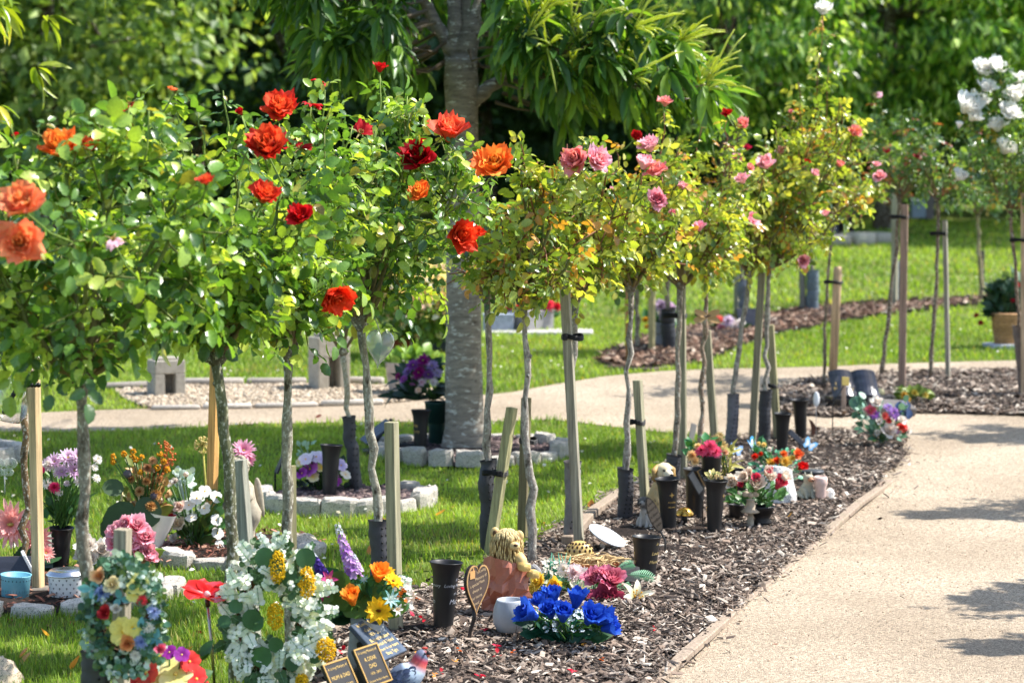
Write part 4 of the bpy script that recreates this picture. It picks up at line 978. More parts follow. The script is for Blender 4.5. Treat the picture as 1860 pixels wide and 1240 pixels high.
def chestnut():
    base = gnd(845, 818); Y = base[1]; r = np.random.default_rng(3)
    root = thing('chestnut_tree', 'large smooth grey barked chestnut tree in its own sett ring, with catkins', 'tree', base)
    o = np.array(base)
    Q = lambda x, y, dy=0: at(x, y, Y + dy) - o
    tm = MB(); bc = C(140, 131, 119)
    pts = [Q(845, 830), Q(844, 810), Q(844, 770), Q(842, 660), Q(842, 540), Q(841, 420), Q(840, 300), Q(839, 210), Q(838, 150), Q(838, 105)]
    rad = np.array([54, 43, 36, 33, 32, 31, 29, 29, 31, 29]) / ppm(Y)
    def fine(p, rr, n=30):
        p = np.array(p); t = np.linspace(0, len(p) - 1, n); i = np.arange(len(p))
        return np.stack([np.interp(t, i, p[:, j]) for j in range(3)], 1), np.interp(t, i, rr)
    P, R = fine(pts, rad); tm.tube(P, R * (1 + .012 * r.normal(size=len(R))), 22, bc, jit=.01)
    S = 1 / ppm(Y)
    limbs = [([Q(838, 125), Q(829, 60), Q(826, 0), Q(815, -160), Q(790, -420, .2)], [24, 15, 14, 12, 7]),
             ([Q(840, 125), Q(855, 50), Q(858, 0), Q(866, -170), Q(890, -450, -.2)], [26, 19, 18, 15, 8]),
             ([Q(834, 110), Q(806, 70), Q(778, 20), Q(745, -60, -.2), Q(650, -130, -.5)], [14, 12, 11, 10, 6]),
             ([Q(843, 200), Q(872, 172), Q(905, 148), Q(945, 112, -.2), Q(1020, 60, -.5), Q(1150, 30, -.7)], [16, 14, 11, 10, 8, 5]),
             ([Q(836, 140), Q(800, 60, .5), Q(720, 0, .9), Q(600, -60, 1.0)], [10, 9, 7, 4]),
             ([Q(858, -20), Q(960, -80, .5), Q(1100, -110, .9)], [10, 8, 4])]
    for p, rr in limbs:
        P, R = fine(p, np.array(rr) * S, 14); tm.tube(P + r.normal(size=P.shape) * .006, R, 10, bc * .85, jit=.03)
    tm.build('trunk', TBARK, root)
    # crown: points above a drooping lower surface
    xs_ = [455, 510, 560, 620, 680, 740, 790, 830, 860, 900, 960, 1020, 1080, 1150, 1220, 1290, 1330]
    yb_ = [-80, 0, 80, 130, 140, 135, 60, -80, -60, 110, 165, 185, 175, 175, 190, 200, 110]
    pp, dd = [], []
    while len(pp) < 700:
        px = r.uniform(455, 1330); dy = r.uniform(-1.15, 1.25)
        lim = np.interp(px, xs_, yb_) - abs(dy) ** 2 * 42 + 22 * math.sin(px * .045) + 16 * math.sin(px * .11 + 1)
        if px > 1190 and lim - 150 < -50: pass
        py = lim - r.exponential(95)
        if py < -620: continue
        if py < -230 and r.uniform() < .55: continue
        if px > 900 and py < -90 - (px - 900) * .1 and r.uniform() < .93: continue
        if px > 1170 and py < (px - 1170) * 1.15: continue
        if 725 < px < 895 and dy < .45 and py > -150: continue
        p = at(px, py, Y + dy); pp.append(p); c = at(850, py * .5 - 120, Y)
        d = p - c; d[2] = d[2] * .4 + .1; dd.append(d / np.linalg.norm(d) + r.normal(size=3) * .3)
    for _ in range(230):   # upper crown, above the picture, shading the lawn to the left
        p = np.array([r.uniform(.1, 2.0), r.uniform(11.0, 13.2), 0]); p[2] = r.uniform(3.3, 4.9) - .35 * max(0, p[0] - 1.0); pp.append(p); dd.append(np.array([r.normal(), r.normal(), .2]))
    pp, dd = np.array(pp) - o, np.array(dd)
    lm = MB()
    rosettes(lm, pp, dd, .175, [(C(58, 94, 40), .40), (C(82, 120, 48), .36), (C(118, 152, 58), .24)], per=8, r=r)
    # catkins on the sunny right side
    cm = lm
    vis = [i for i in range(len(pp)) if pp[i][1] < .15 and at(880, 0, Y)[0] < pp[i][0] + o[0] and pp[i][2] + o[2] < at(900, -40, Y)[2]]
    for i in vis[::2]:
        q = pp[i] + np.array([0, -.04, .02]); ax = dd[i] * np.array([.7, .5, .2]) + np.array([.25, -.25, .55])
        for w in range(8):
            e = ax / np.linalg.norm(ax) + r.normal(size=3) * .45; L = r.uniform(.09, .19)
            cm.tube([q, q + e * L * .4, q + e * L * .8 + np.array([0, 0, -.01]), q + e * L + np.array([.0, 0, -.03])], [.003, .0055, .0055, .002], 5, C(196, 204, 104), jit=.2)
    tw = lm
    tw.tube(P, R * .6, 6, bc * .8)
    for i in range(0, len(pp), 4):
        b = pp[i] - dd[i] * .25 * np.array([1, 1, .3]) - np.array([0, 0, .03]); c = (b * .6 + np.array([0, 0, pp[i][2]]) * .4) + np.array([0, 0, .05])
        tw.tube([c, b, pp[i]], [.012, .007, .003], 5, C(110, 98, 80))
    lm.build('crown', TLEAF, root)
chestnut()

def young_chestnut():
    Y = 10.5; r = np.random.default_rng(9); b = at(-190, 300, Y); b[2] = float(terrain(Y))
    root = thing('chestnut_tree', 'yellowing chestnut branch drooping into the top left corner', 'tree', b)
    tm = MB(); tm.tube([(0, 0, -.05), (.01, 0, .8), (0, 0, 1.8), (.05, 0, 3.4)], [.07, .06, .05, .02], 10, C(140, 130, 118)); 
    tm.tube([(0, 0, 1.7), (.2, 0, 2.05), (.42, 0, 1.98)], [.025, .015, .006], 7, C(130, 118, 100))
    P = np.stack([at(r.uniform(-150, 18), r.uniform(-140, 18), Y + r.uniform(-.3, .3)) for _ in range(30)]) - b
    P2 = r.normal(size=(110, 3)) * np.array([.4, .45, .5]) + np.array([-.15, 0, 2.9])
    lm = MB(); P = np.concatenate([P, P2]); rosettes(lm, P, P - np.array([0, 0, 2.2]), .15, [(C(150, 165, 50), .4), (C(120, 146, 46), .4), (C(196, 186, 70), .2)], per=8, r=r)
    tm.build('trunk', TBARK, root); lm.build('crown', TLEAF, root)
young_chestnut()

def broadleaf(label, pos, H, rx, zlo, pal, leaf, n, seed, trunk=.14, clumps=70, tmpl=QUADLEAF, hang=.3, sig=.34, lean=0.0, name='broadleaf_tree', mat=None, group=None, branches=9, ry=None):
    r = np.random.default_rng(seed); b = np.array([pos[0], pos[1], float(terrain(min(pos[1], 60)))])
    root = thing(name, label, 'tree', b, group=group)
    tm = MB(); th = zlo + (H - zlo) * .6
    z = np.linspace(-.1, th, 8)
    tm.tube(np.stack([lean * z + .03 * r.normal(size=8), .03 * r.normal(size=8), z], 1), trunk * np.linspace(1.15, .35, 8), 10, C(88, 76, 66), jit=.04)
    ctr = np.array([lean * (zlo + H) / 2, 0, (zlo + H) / 2]); rz = (H - zlo) / 2; ry = ry or rx
    Cn = unit(clumps) * r.uniform(.45, 1.0, (clumps, 1)) ** .6 * np.array([rx, ry, rz]) * r.uniform(.85, 1.1, (clumps, 1)) + ctr
    for k in range(branches):
        e = Cn[r.integers(clumps)]; s = np.array([lean * th * .5, 0, r.uniform(zlo * .6 + .3, th)])
        tm.tube([s, (s + e) / 2 + np.array([0, 0, .15]), e], [trunk * .4, trunk * .25, trunk * .08], 6, C(82, 70, 60))
    tm.build('trunk', TBARK, root)
    ci = r.integers(0, clumps, n); tone = r.uniform(.72, 1.3, (clumps, 1))
    flat = np.array([1.25, 1.25, .62])
    P = Cn[ci] + r.normal(size=(n, 3)) * sig * rx * .5 * flat
    P[:, 2] = np.maximum(P[:, 2], zlo * .7 + .02)
    d = unit(n) + (P - ctr) / np.array([rx, ry, rz]) * .5 + np.array([0, 0, -hang])
    nn = np.array([0, 0, .7]) + .7 * unit(n)
    cc = r.choice(len(pal), n, p=[c[1] for c in pal]); col = np.array([c[0] for c in pal])[cc] * tone[ci] * r.uniform(.8, 1.2, (n, 1))
    lm = MB(); lm.inst(tmpl, orient(d, nn, leaf * r.uniform(.7, 1.3, n)), P, col)
    lm.build('crown', mat or BLEAF, root, smooth=False)
    return root
LONGLEAF2 = leaf_tmpl(.2, .4, .3)
OL = [(C(114, 142, 77), .4), (C(154, 173, 95), .32), (C(81, 109, 60), .28)]
MID = [(C(80, 125, 49), .4), (C(112, 156, 58), .35), (C(58, 96, 42), .25)]
DK = [(C(57, 85, 57), .5), (C(80, 111, 70), .35), (C(44, 67, 49), .15)]
LM = [(C(118, 159, 70), .36), (C(182, 205, 113), .28), (C(66, 100, 47), .36)]  # pale and deep tones here and in LM2 paint leaf highlights and dark depth
LM2 = [(C(139, 180, 82), .36), (C(202, 223, 132), .30), (C(72, 109, 52), .34)]
GB = 'trees along the far edge of the grounds'
# right hand weeping cherries
broadleaf('drooping cherry with mid green hanging leaves behind the pink standard roses', (at(1325, 200, 29)[0], 29.0), 5.6, 2.3, 1.5, LM, .15, 15000, 51, trunk=.17, tmpl=LONGLEAF2, hang=.9, sig=.16, mat=TLEAF, clumps=130, name='cherry_tree')
broadleaf('drooping cherry with sunlit hanging leaves behind the white roses at the right', (at(1612, 200, 32)[0], 32.0), 5.8, 3.0, 1.35, LM2, .165, 21000, 52, trunk=.18, tmpl=LONGLEAF2, hang=.9, sig=.14, mat=TLEAF, clumps=190, name='cherry_tree')
broadleaf('drooping cherry cut off by the right edge of the photo', (8.6, 31.0), 5.8, 2.6, 1.3, LM2, .16, 14000, 53, trunk=.16, tmpl=LONGLEAF2, hang=.9, sig=.16, mat=TLEAF, clumps=130, name='cherry_tree')
broadleaf('loose pale olive tree with feathery sunlit foliage at the upper left', (-6.4, 29.0), 7.2, 2.5, .9, OL, .21, 9000, 54, group=GB)
broadleaf('bright olive bushy tree at the left edge of the far trees', (-9.3, 31.0), 7.4, 2.4, .6, OL, .22, 7500, 55, group=GB)
broadleaf('dark evergreen tree between the olive trees and the chestnut', (-3.2, 34.0), 8.0, 2.3, .4, DK, .2, 10000, 56, group=GB)
broadleaf('yellow flecked tree behind the dark evergreen', (-5.6, 37.0), 8.6, 2.6, .8, [(C(120, 146, 56), .6), (C(170, 176, 66), .2), (C(84, 112, 48), .2)], .24, 8000, 57, group=GB)
broadleaf('dark tree directly behind the chestnut trunk', (-.4, 35.0), 8.4, 2.5, .4, DK, .22, 10000, 58, group=GB)
broadleaf('dark green tree right of the chestnut trunk', (2.6, 34.5), 8.4, 2.3, .4, DK, .22, 9000, 59, group=GB)
broadleaf('shaded mid green tree behind the left cherry', (5.2, 36.0), 8.6, 2.6, .6, MID, .24, 8000, 60, group=GB)
broadleaf('very dark tree in the gap above the thin island roses', (7.2, 39.0), 9.0, 2.4, .3, DK, .24, 9000, 61, group=GB)
broadleaf('mid green tree at the far right edge', (9.8, 36.0), 9.0, 2.8, .6, MID, .25, 8000, 62, group=GB)
broadleaf('tall olive tree in the back row at the left', (-9.6, 42.0), 10, 3.2, .8, OL, .30, 8000, 63, group=GB)
broadleaf('tall dark tree in the back row behind the chestnut crown', (-1.5, 43.0), 10, 3.2, .6, DK, .30, 8000, 64, group=GB)
broadleaf('tall green tree in the back row right of the chestnut crown', (3.9, 43.5), 10, 3.2, .6, MID, .30, 8000, 65, group=GB)
# far wood that closes the view
r = np.random.default_rng(77); n = 46000
P = np.stack([r.uniform(-26, 26, n), 47 + 5 * r.uniform(0, 1, n), r.uniform(1.0, 13.5, n) ], 1)
P[:, 2] = 1.2 + (P[:, 2] - 1.2) * (.85 + .12 * np.sin(P[:, 0] * .9) + .06 * np.sin(P[:, 0] * 2.3))
tone = (.7 + .5 * (.5 + .5 * np.sin(P[:, 0] * 1.7 + 2 * np.sin(P[:, 2] * 1.1))))[:, None]
lm = MB(); lm.inst(QUADLEAF, orient(unit(n) + np.array([0, -.2, -.2]), unit(n) + np.array([0, -.5, .6]), r.uniform(.45, .8, n)), P, np.array([C(62, 88, 50), C(84, 112, 60), C(48, 70, 42)])[r.integers(0, 3, n)] * tone)
lm.build('woodland', BLEAF, smooth=False)['kind'] = 'stuff'
# low hedge under the far trees
n = 26000; x = r.uniform(-14, 14, n)
P = np.stack([x, 39.5 + r.uniform(0, 1.4, n), 1.25 + r.uniform(0, 1.1, n) * (.85 + .2 * np.sin(x * 1.6))], 1)
hm = MB(); hm.inst(QUADLEAF, orient(unit(n), unit(n) + np.array([0, -.3, .7]), r.uniform(.12, .22, n)), P - np.array([0, 40, 1.2]), np.array([C(48, 74, 42), C(66, 94, 50), C(38, 58, 34)])[r.integers(0, 3, n)])
ho = hm.build('hedge', BLEAF, smooth=False); ho.location = (0, 40, 1.2); tag(ho, 'long dark shaded hedge at the far end of the lawn', 'hedge')

# variegated standard shrub
def variegated():
    b = gnd(748, 648); r = np.random.default_rng(5)
    root = thing('variegated_shrub', 'small round standard shrub with white and pink variegated leaves left of the chestnut trunk', 'shrub', b)
    S = 1 / ppm(b[1])
    tm = MB(); tm.tube([(0, 0, -.03), (.01, 0, .1), (0, 0, .2)], [.03, .022, .02], 8, C(140, 110, 84)); 
    for k in range(10):
        a = k * .63; tm.tube([(0, 0, .16), (.12 * math.cos(a), .12 * math.sin(a), .3), (.3 * math.cos(a), .3 * math.sin(a), .45)], [.012, .008, .004], 5, C(130, 104, 80))
    tm.build('trunk', BARK, root)
    n = 2600; U = unit(n) * r.uniform(.5, 1.05, (n, 1)) ** .5; P = U * np.array([80 * S, 80 * S, 66 * S]) + np.array([22 * S, 0, .08 + 80 * S])
    P = P + r.normal(size=P.shape) * .02
    pal = np.array([C(110, 140, 70), C(228, 222, 196), C(236, 200, 184), C(84, 116, 56)]); up = np.clip((U[:, 2] + .6), 0.05, .95)
    cidx = np.where(r.uniform(size=n) < up * .75, r.integers(1, 3, n), np.where(r.uniform(size=n) < .5, 0, 3))
    lm = MB(); lm.inst(LEAFLET, orient(unit(n) + U, unit(n) + np.array([0, 0, .6]), r.uniform(.04, .075, n)), P, pal[cidx]); lm.build('crown', LEAF, root)
variegated()
# ------------------------------------------------------------------ grave goods
DG = bpy.context.evaluated_depsgraph_get
BLACK = C(30, 30, 32); GOLD = C(214, 178, 104); WHITE = C(236, 234, 228); GREEN = C(58, 98, 48); DGREEN = C(36, 68, 40); TEAL = C(70, 150, 140)

def text_geo(s, size, shear=0.0, align='CENTER', spacing=1.0):
    cu = bpy.data.curves.new('lettering', 'FONT'); cu.body = s; cu.size = size; cu.shear = shear; cu.align_x = align; cu.resolution_u = 2; cu.space_line = spacing
    o = bpy.data.objects.new('lettering', cu); COL.objects.link(o)
    me = bpy.data.meshes.new_from_object(o.evaluated_get(DG()))
    v = np.array([p.co[:] for p in me.vertices]); f = [tuple(p.vertices) for p in me.polygons]
    bpy.data.objects.remove(o); bpy.data.curves.remove(cu); bpy.data.meshes.remove(me)
    return v, f
def text_on(parent, s, size, M, col=GOLD, mat=None, shear=0.0, spacing=1.0, name='lettering'):
    v, f = text_geo(s, size, shear, spacing=spacing)
    if len(v) == 0: return
    v[:, 1] -= (v[:, 1].max() + v[:, 1].min()) / 2
    mb = MB(); mb.add(v, f, col, M); return mb.build(name, mat or GOLDM, parent, smooth=False)

def hash_(b): return math.sin(b[0] * 12.99 + b[1] * 78.2)
def grave_vase(label, base, top, wtop, lines=(), side=70, col=BLACK, tilt=0.0, name='grave_vase', gcol=GOLD, flare=1.0, wb=.58, group='black plastic grave vases', sink=.0, emblem=False, shear=.25):
    """base px (x,y), px y of rim, px width of rim; lines: (text, size m, height fraction)"""
    b = gnd(*base); S = 1 / ppm(b[1]); R = wtop * S / 2; H = (base[1] - top) * S
    root = thing(name, label, 'vase', b, group=group, ry=tilt or (hash_(base) * .05), rx=hash_((base[1], base[0])) * .04)
    prof = [(R * wb * .96, -.02), (R * wb, 0), (R * (wb + .10), H * .4), (R * (wb + .17), H * .74), (R * (wb + .23) , H * .86), (R * .95, H * .965), (R, H * .985), (R * 1.01, H * .993), (R * .99, H), (R * .93, H * .985), (R * .72, H * .86), (R * .55, H * .5)]
    mb = MB(); mb.lathe(prof, 40, col); mb.build('body', PLASTIC, root)
    if lines:
        rz = lambda z: np.interp(z, [p[1] for p in prof[:7]], [p[0] for p in prof[:7]]) + .0007
        for sd in ((side,) if emblem else (side, side - 150)):
            mb = MB()
            for s, sz, hf in lines:
                if s == '*':   # small ornament
                    v = []; f = []
                    for k in range(4):
                        a = k * PI / 2; v += [(0, 0, 0), (sz * .25 * math.cos(a - .5), sz * .25 * math.sin(a - .5), 0), (sz * .6 * math.cos(a), sz * .6 * math.sin(a), 0), (sz * .25 * math.cos(a + .5), sz * .25 * math.sin(a + .5), 0)]; f.append((4 * k, 4 * k + 1, 4 * k + 2, 4 * k + 3))
                    v = np.array(v)
                else: v, f = text_geo(s, sz, shear)
                z = v[:, 1] + hf * H; rr = rz(z); a = -PI / 2 + math.radians(sd) + v[:, 0] / rr
                mb.add(np.stack([rr * np.cos(a), rr * np.sin(a), z], 1), f, gcol)
            mb.build('lettering', GOLDM, root, smooth=False)
    return root

grave_vase('tall black grave vase with pale lettering standing alone left of the heart plaque', (805, 1137), 1017, 62, [('In', .016, .72), ('Loving Memory', .0155, .63), ('of a', .0135, .51), ('Mum', .024, .37)], side=62, gcol=C(186, 190, 200))
grave_vase('squat shiny black grave vase with gold script behind the white lily', (1172, 1043), 972, 54, [('In', .017, .80), ('Loving', .018, .55), ('Memory', .018, .33)], side=52, wb=.70, gcol=C(230, 205, 140))
grave_vase('black grave vase with a small gold ornament in front of the spaniel', (1215, 957), 866, 46, [('*', .02, .68), ('In Loving', .010, .52), ('Memory', .010, .42)], side=22, emblem=True)
grave_vase('black grave vase at the front of the cluster holding a clump of dry stems', (1297, 962), 869, 44, [('*', .016, .70)], side=62, emblem=True)
grave_vase('black grave vase beneath the pot of pink carnations', (1261, 936), 849, 48)
grave_vase('plain black grave vase in front of the purple pansies', (598, 906), 806, 42)
grave_vase('black grave vase with worn gold words in the chestnut ring', (763, 823), 743, 37, [('Loving', .022, .62), ('Memory', .022, .48)], side=-62)
grave_vase('black grave vase left of the white feather at the bed tip', (1420, 817), 749, 33)
grave_vase('black grave vase farthest along the bed beside the slate book', (1455, 793), 724, 33)

# ------- flower bunches
FOLK = {}
def bunch(label, cat, base, blooms, box=None, greens=(), Y=None, name='flower_bunch', stems=True, seed=0, zoff=0.0, group=None, sprig=None, depth=.8, dz=.0):
    """blooms: (px, py, r_px, kind, colours..., [normal])"""
    r = np.random.default_rng(seed + 500)
    b = gnd(*base) if Y is None else at(base[0], base[1], Y)
    Y = b[1]; S = 1 / ppm(Y)
    root = thing(name, label, cat, b, group=group)
    gb = MB(); org = np.array([0, 0, .015 + zoff])
    for k, bl in enumerate(blooms):
        px, py, pr, kind, c1, c2 = bl[:6]
        p = at(px, py, Y) - b
        dy = bl[7] if len(bl) > 7 and bl[7] is not None else r.uniform(-.4, .3) * depth * .05
        p[1] += dy - .03; R_ = pr * S * (1.5 if kind == 'tight' else 1.0)
        n = np.array(bl[6], float) if len(bl) > 6 and bl[6] is not None else np.array([(px - base[0]) * .012 + r.uniform(-.2, .2), -.75 + r.uniform(-.2, .2), .55 + r.uniform(-.15, .25)])
        n /= np.linalg.norm(n); q = p - n * R_ * .3
        fm = MB(); M = frame(q, n, r.uniform(0, 6)); sd = seed * 31 + k
        if kind == 'rose': f_rose(fm, M, R_, c1, c2, sd, layers=4, per=5, openness=.85)
        elif kind == 'rosetip': f_rose(fm, M, R_, c1, c1, sd, layers=4, per=5, openness=.8, tip=c2)
        elif kind == 'tight': f_rose(fm, M, R_, c1, c2, sd, layers=4, per=4, openness=.45)
        elif kind == 'peony': f_rose(fm, M, R_, c1, c2, sd, layers=6, per=6, openness=.8, ruf=.05, tip=bl[8] if len(bl) > 8 else None)
        elif kind == 'daisy': f_daisy(fm, M, R_, c1, c2, n=14, layers=2, seed=sd)
        elif kind == 'sun': f_daisy(fm, M, R_, c1, c2, n=11, w=.2, layers=2, cr=.2, seed=sd, prof=(.5, .9, 1, .8, .15))
        elif kind == 'pom': f_pom(fm, M, R_, c1, c2, n=70, seed=sd)
        elif kind == 'mum': f_daisy(fm, M, R_, c1, C(215, 200, 110), n=18, w=.10, layers=3, cr=.14, seed=sd, tipc=c2)
        elif kind == 'lily': f_lily(fm, M, R_, c1, C(214, 170, 60), sd, throat=c2)
        elif kind == 'tealily': f_lily(fm, M, R_, c1, C(230, 240, 235), sd, throat=c2, w=.13, n=8)
        elif kind == 'pansy': f_pansy(fm, M, R_, c1, c2, seed=sd)
        elif kind == 'hib': f_pansy(fm, M, R_ * 1.05, c1, c2, eye=C(250, 225, 120), seed=sd)
        elif kind == 'ball': fm.ball(q, R_, c1, 9, 7, jit=.06)
        elif kind == 'knob':
            for j in range(26): fm.ball(q + unit(1)[0] * R_ * .8, R_ * .28, np.asarray(c1) * r.uniform(.7, 1.2), 5, 4)
        nm = {'rose': 'rose_bloom', 'rosetip': 'rose_bloom', 'tight': 'rose_bloom', 'peony': 'peony_bloom', 'daisy': 'daisy_bloom', 'sun': 'sunflower_bloom', 'pom': 'carnation_bloom', 'mum': 'chrysanthemum_bloom', 'lily': 'lily_bloom', 'tealily': 'lily_bloom', 'pansy': 'pansy_bloom', 'hib': 'hibiscus_bloom', 'ball': 'bud', 'knob': 'seed_head'}[kind]
        fm.build(nm, PETAL, root)
        if stems: gb.tube([org + r.normal(size=3) * np.array([.012, .012, 0]), (org + q) / 2 + np.array([0, 0, .02]), q], .0025, 4, C(72, 112, 50))
    for g in greens:   # (n, colour, length m, template, spread box px)
        n, col, L, tm, bx = g[:5]; droop = g[5] if len(g) > 5 else 0.0
        x0, y0, x1, y1 = bx
        P = np.stack([at(r.uniform(x0, x1), r.uniform(y0, y1), Y) - b + np.array([0, r.uniform(-.35, .7) * (x1 - x0) * S * .4 + .012, 0]) for _ in range(n)])
        P[:, 2] = np.maximum(P[:, 2], .012)
        c = (np.array([at((x0 + x1) / 2, y1 + 10, Y)]) - b)[0]
        d = (P - c); d = d / (np.linalg.norm(d, axis=1)[:, None] + 1e-6) + .55 * unit(n) + np.array([0, 0, -droop])
        gb.inst(tm, orient(d, np.array([0, -.5, .8]) + .6 * unit(n), L * r.uniform(.6, 1.25, n)), P - d * (L * .3), np.asarray(col) * r.uniform(.7, 1.3, (n, 1)))
        for i in range(0, n, 3): gb.tube([org + r.normal(size=3) * .01, P[i]], .002, 4, np.asarray(col) * .8)
    if sprig: sprig(gb, b, Y, S, r, root)
    if gb.n: gb.build('leaves', FLEAF, root)
    return root

# pots that belong to bunches
def lathe_thing(name, label, cat, base, prof_px, mat, col, segs=32, group=None, sq=1.0, part='body', Y=None, ry=0.0, rx=0.0, rz=0.0, inner=True):
    """profile: (half width px, height px)"""
    b = gnd(*base) if Y is None else at(base[0], base[1], Y); S = 1 / ppm(b[1])
    root = thing(name, label, cat, b, group=group, ry=ry, rx=rx, rz=rz)
    pr = [(a * S, h * S) for a, h in prof_px]
    if inner: pr += [(pr[-1][0] * .92, pr[-1][1] - .002), (pr[-1][0] * .86, pr[-1][1] * .55), (.002, pr[-1][1] * .5)]
    mb = MB(); mb.lathe(pr, segs, col, sq=sq); mb.build(part, mat, root)
    return root

# ---- left ring: blue pot, white lidded pot, mums, dahlias, basket
YL = gnd(60, 1085)[1]
p = lathe_thing('tin_pot', 'light blue pot with punched holes in the sett ring at the left edge', 'pot', (27, 1094), [(22, 0), (24, 1), (27, 50), (28.5, 53)], PAINT, C(112, 172, 190), ry=.06)
S = 1 / ppm(gnd(27, 1094)[1]); mb = MB()
for row, hh, n, sc in ((0, 12, 16, 1.0), (1, 44, 24, .8)):
    for k in range(n):
        a = 2 * PI * k / n; R_ = (22 + hh * .098 + .25) * S; mb.ball((R_ * math.cos(a), R_ * math.sin(a), hh * S), 1.3 * S * sc, C(34, 60, 72), 6, 4, (1, 1, 1.4))
for k in range(30):
    a = 2 * PI * k / 30; R_ = (22 + 30 * .1 + .2) * S; mb.box((.7 * S, .5 * S, 16 * S), C(64, 118, 138), rotM(0, 0, a + PI / 2, (R_ * math.cos(a), R_ * math.sin(a), 22 * S)))
mb.build('punched_pattern', PAINT, p)
p = lathe_thing('lidded_pot', 'white pot patterned with black fleur de lis under a silver lid', 'pot', (122, 1092), [(29, 0), (31, 2), (34, 48), (34.5, 50)], CERAMIC, C(236, 234, 232))
S = 1 / ppm(gnd(122, 1092)[1])
mb = MB(); mb.lathe([(34.5 * S, 50 * S), (37.5 * S, 50.5 * S), (38 * S, 52 * S), (36 * S, 54 * S), (32 * S, 58 * S), (30 * S, 60 * S), (2 * S, 60.5 * S)], 36, C(205, 207, 210)); mb.build('lid', METAL, p)
FL = [[(0, 1.0), (.22, .55), (.12, .05), (-.12, .05), (-.22, .55)], [(.16, .05), (.5, .5), (.72, .35), (.6, .62), (.35, .62), (.12, .3)], [(-.16, .05), (-.12, .3), (-.35, .62), (-.6, .62), (-.72, .35), (-.5, .5)], [(-.4, -.02), (.4, -.02), (.4, -.16), (-.4, -.16)], [(0, -.6), (.2, -.16), (-.2, -.16)]]
mb = MB()
for row in range(6):
    for k in range(16):
        a0 = 2 * PI * (k + .5 * (row % 2)) / 16; z0 = (6 + row * 7.6) * S
        for pl in FL:
            v = np.array(pl) * 3.0 * S; z = z0 + v[:, 1]; R_ = (29 + 2 + (z / S) * .0625 + .35) * S; R_ = np.maximum(R_, 30.5 * S); a = a0 + v[:, 0] / (32 * S)
            mb.add(np.stack([R_ * np.cos(a), R_ * np.sin(a), z], 1), [tuple(range(len(pl)))], C(46, 46, 50))
mb.build('fleur_pattern', CERAMIC, p, smooth=False)
# small slip plaque on a spike by the tan stake
b = gnd(58, 1060); p = thing('plaque_marker', 'small white edged plaque on a spike leaning between blue pot and tan stake', 'plaque', b)
mb = MB(); mb.tube([(-.03, 0, -.03), (0, 0, .05), (.012, 0, .075)], .004, 6, C(120, 120, 116)); mb.build('spike', PAINT, p)
mb = MB(); mb.box((.012, .11, .085), C(232, 232, 230), rotM(0, -.45, .3, (.005, 0, .045)), bev=.002); mb.build('plate', PAINT, p, smooth=False)
b = gnd(18, 1062); p = thing('dark_tablet', 'dark grey slate tablet lying behind the blue pot', 'tablet', b)
mb = MB(); mb.box((.17, .10, .10), C(58, 60, 68), rotM(-.5, 0, .1), bev=.004); mb.build('slab', POLISH, p, smooth=False)
b = gnd(86, 1082); p = thing('stone_block', 'small grey stone block between the tan stake and the lidded pot', 'stone', b)
mb = MB(); mb.box((.12, .07, .035), C(126, 118, 108), rotM(0, 0, .15), bev=.006); mb.build('block', STONE, p, smooth=False)

grave_vase('black vase of pink and white mums behind the tan stake', (110, 1040), 955, 46)
BY = gnd(110, 1040)[1]
mums = [(100, 835, 18, 'mum', C(200, 150, 196), C(238, 214, 238)), (128, 826, 20, 'mum', C(204, 156, 200), C(240, 220, 240)), (152, 838, 20, 'mum', C(204, 156, 200), C(240, 220, 240)), (86, 842, 16, 'mum', C(204, 156, 200), C(240, 220, 240)), (116, 852, 16, 'mum', C(196, 146, 190), C(230, 200, 230)), (140, 850, 18, 'mum', C(196, 146, 190), C(230, 200, 230)), (146, 824, 16, 'mum', C(204, 156, 200), C(240, 220, 240)),
        (90, 844, 14, 'pom', WHITE, WHITE), (110, 854, 13, 'pom', WHITE, WHITE), (86, 876, 11, 'mum', WHITE, WHITE), (146, 872, 10, 'mum', WHITE, WHITE), (180, 832, 10, 'mum', WHITE, WHITE), (178, 866, 9, 'mum', WHITE, WHITE), (124, 875, 8, 'mum', C(226, 190, 224), WHITE), (102, 882, 12, 'pom', C(222, 40, 104), C(232, 70, 130)), (78, 852, 9, 'pom', C(222, 40, 104), C(232, 70, 130)), (110, 892, 8, 'mum', WHITE, WHITE), (176, 846, 8, 'mum', WHITE, WHITE)]
bunch('bouquet of lilac and white mums with magenta carnations in the vase behind the tan stake', 'bouquet', (110, 956), mums, greens=[(70, GREEN, .05, LEAFLET, (82, 880, 150, 950)), (70, C(96, 132, 60), .10, leaf_tmpl(.06, .2, .1), (84, 860, 150, 950))], Y=BY, name='bouquet', seed=1)
DP = C(248, 196, 190)
bunch('big pale pink artificial dahlias behind the trunk at the left edge', 'flowers', (30, 1058), [(22, 948, 46, 'mum', C(240, 140, 130), DP, (.0, -1, .3)), (72, 975, 30, 'mum', C(236, 120, 110), C(244, 180, 174), (.5, -.8, .2)), (88, 1000, 18, 'mum', C(240, 140, 130), DP)], greens=[(10, C(50, 84, 50), .15, ROUND, (-10, 1005, 90, 1045), .3)], name='flower_bunch', seed=2, Y=gnd(30, 1058)[1] + .15)
WR = [(162, 990, 18, 'rose', WHITE, WHITE), (186, 1000, 20, 'rose', WHITE, WHITE), (150, 1005, 12, 'rose', C(228, 224, 222), WHITE), (170, 1012, 14, 'rose', WHITE, WHITE), (200, 985, 12, 'rose', WHITE, WHITE)]
bunch('low clump of white artificial roses behind the stout left trunk', 'flowers', (170, 1035), WR, greens=[(20, GREEN, .06, LEAFLET, (140, 1000, 205, 1030))], seed=3)
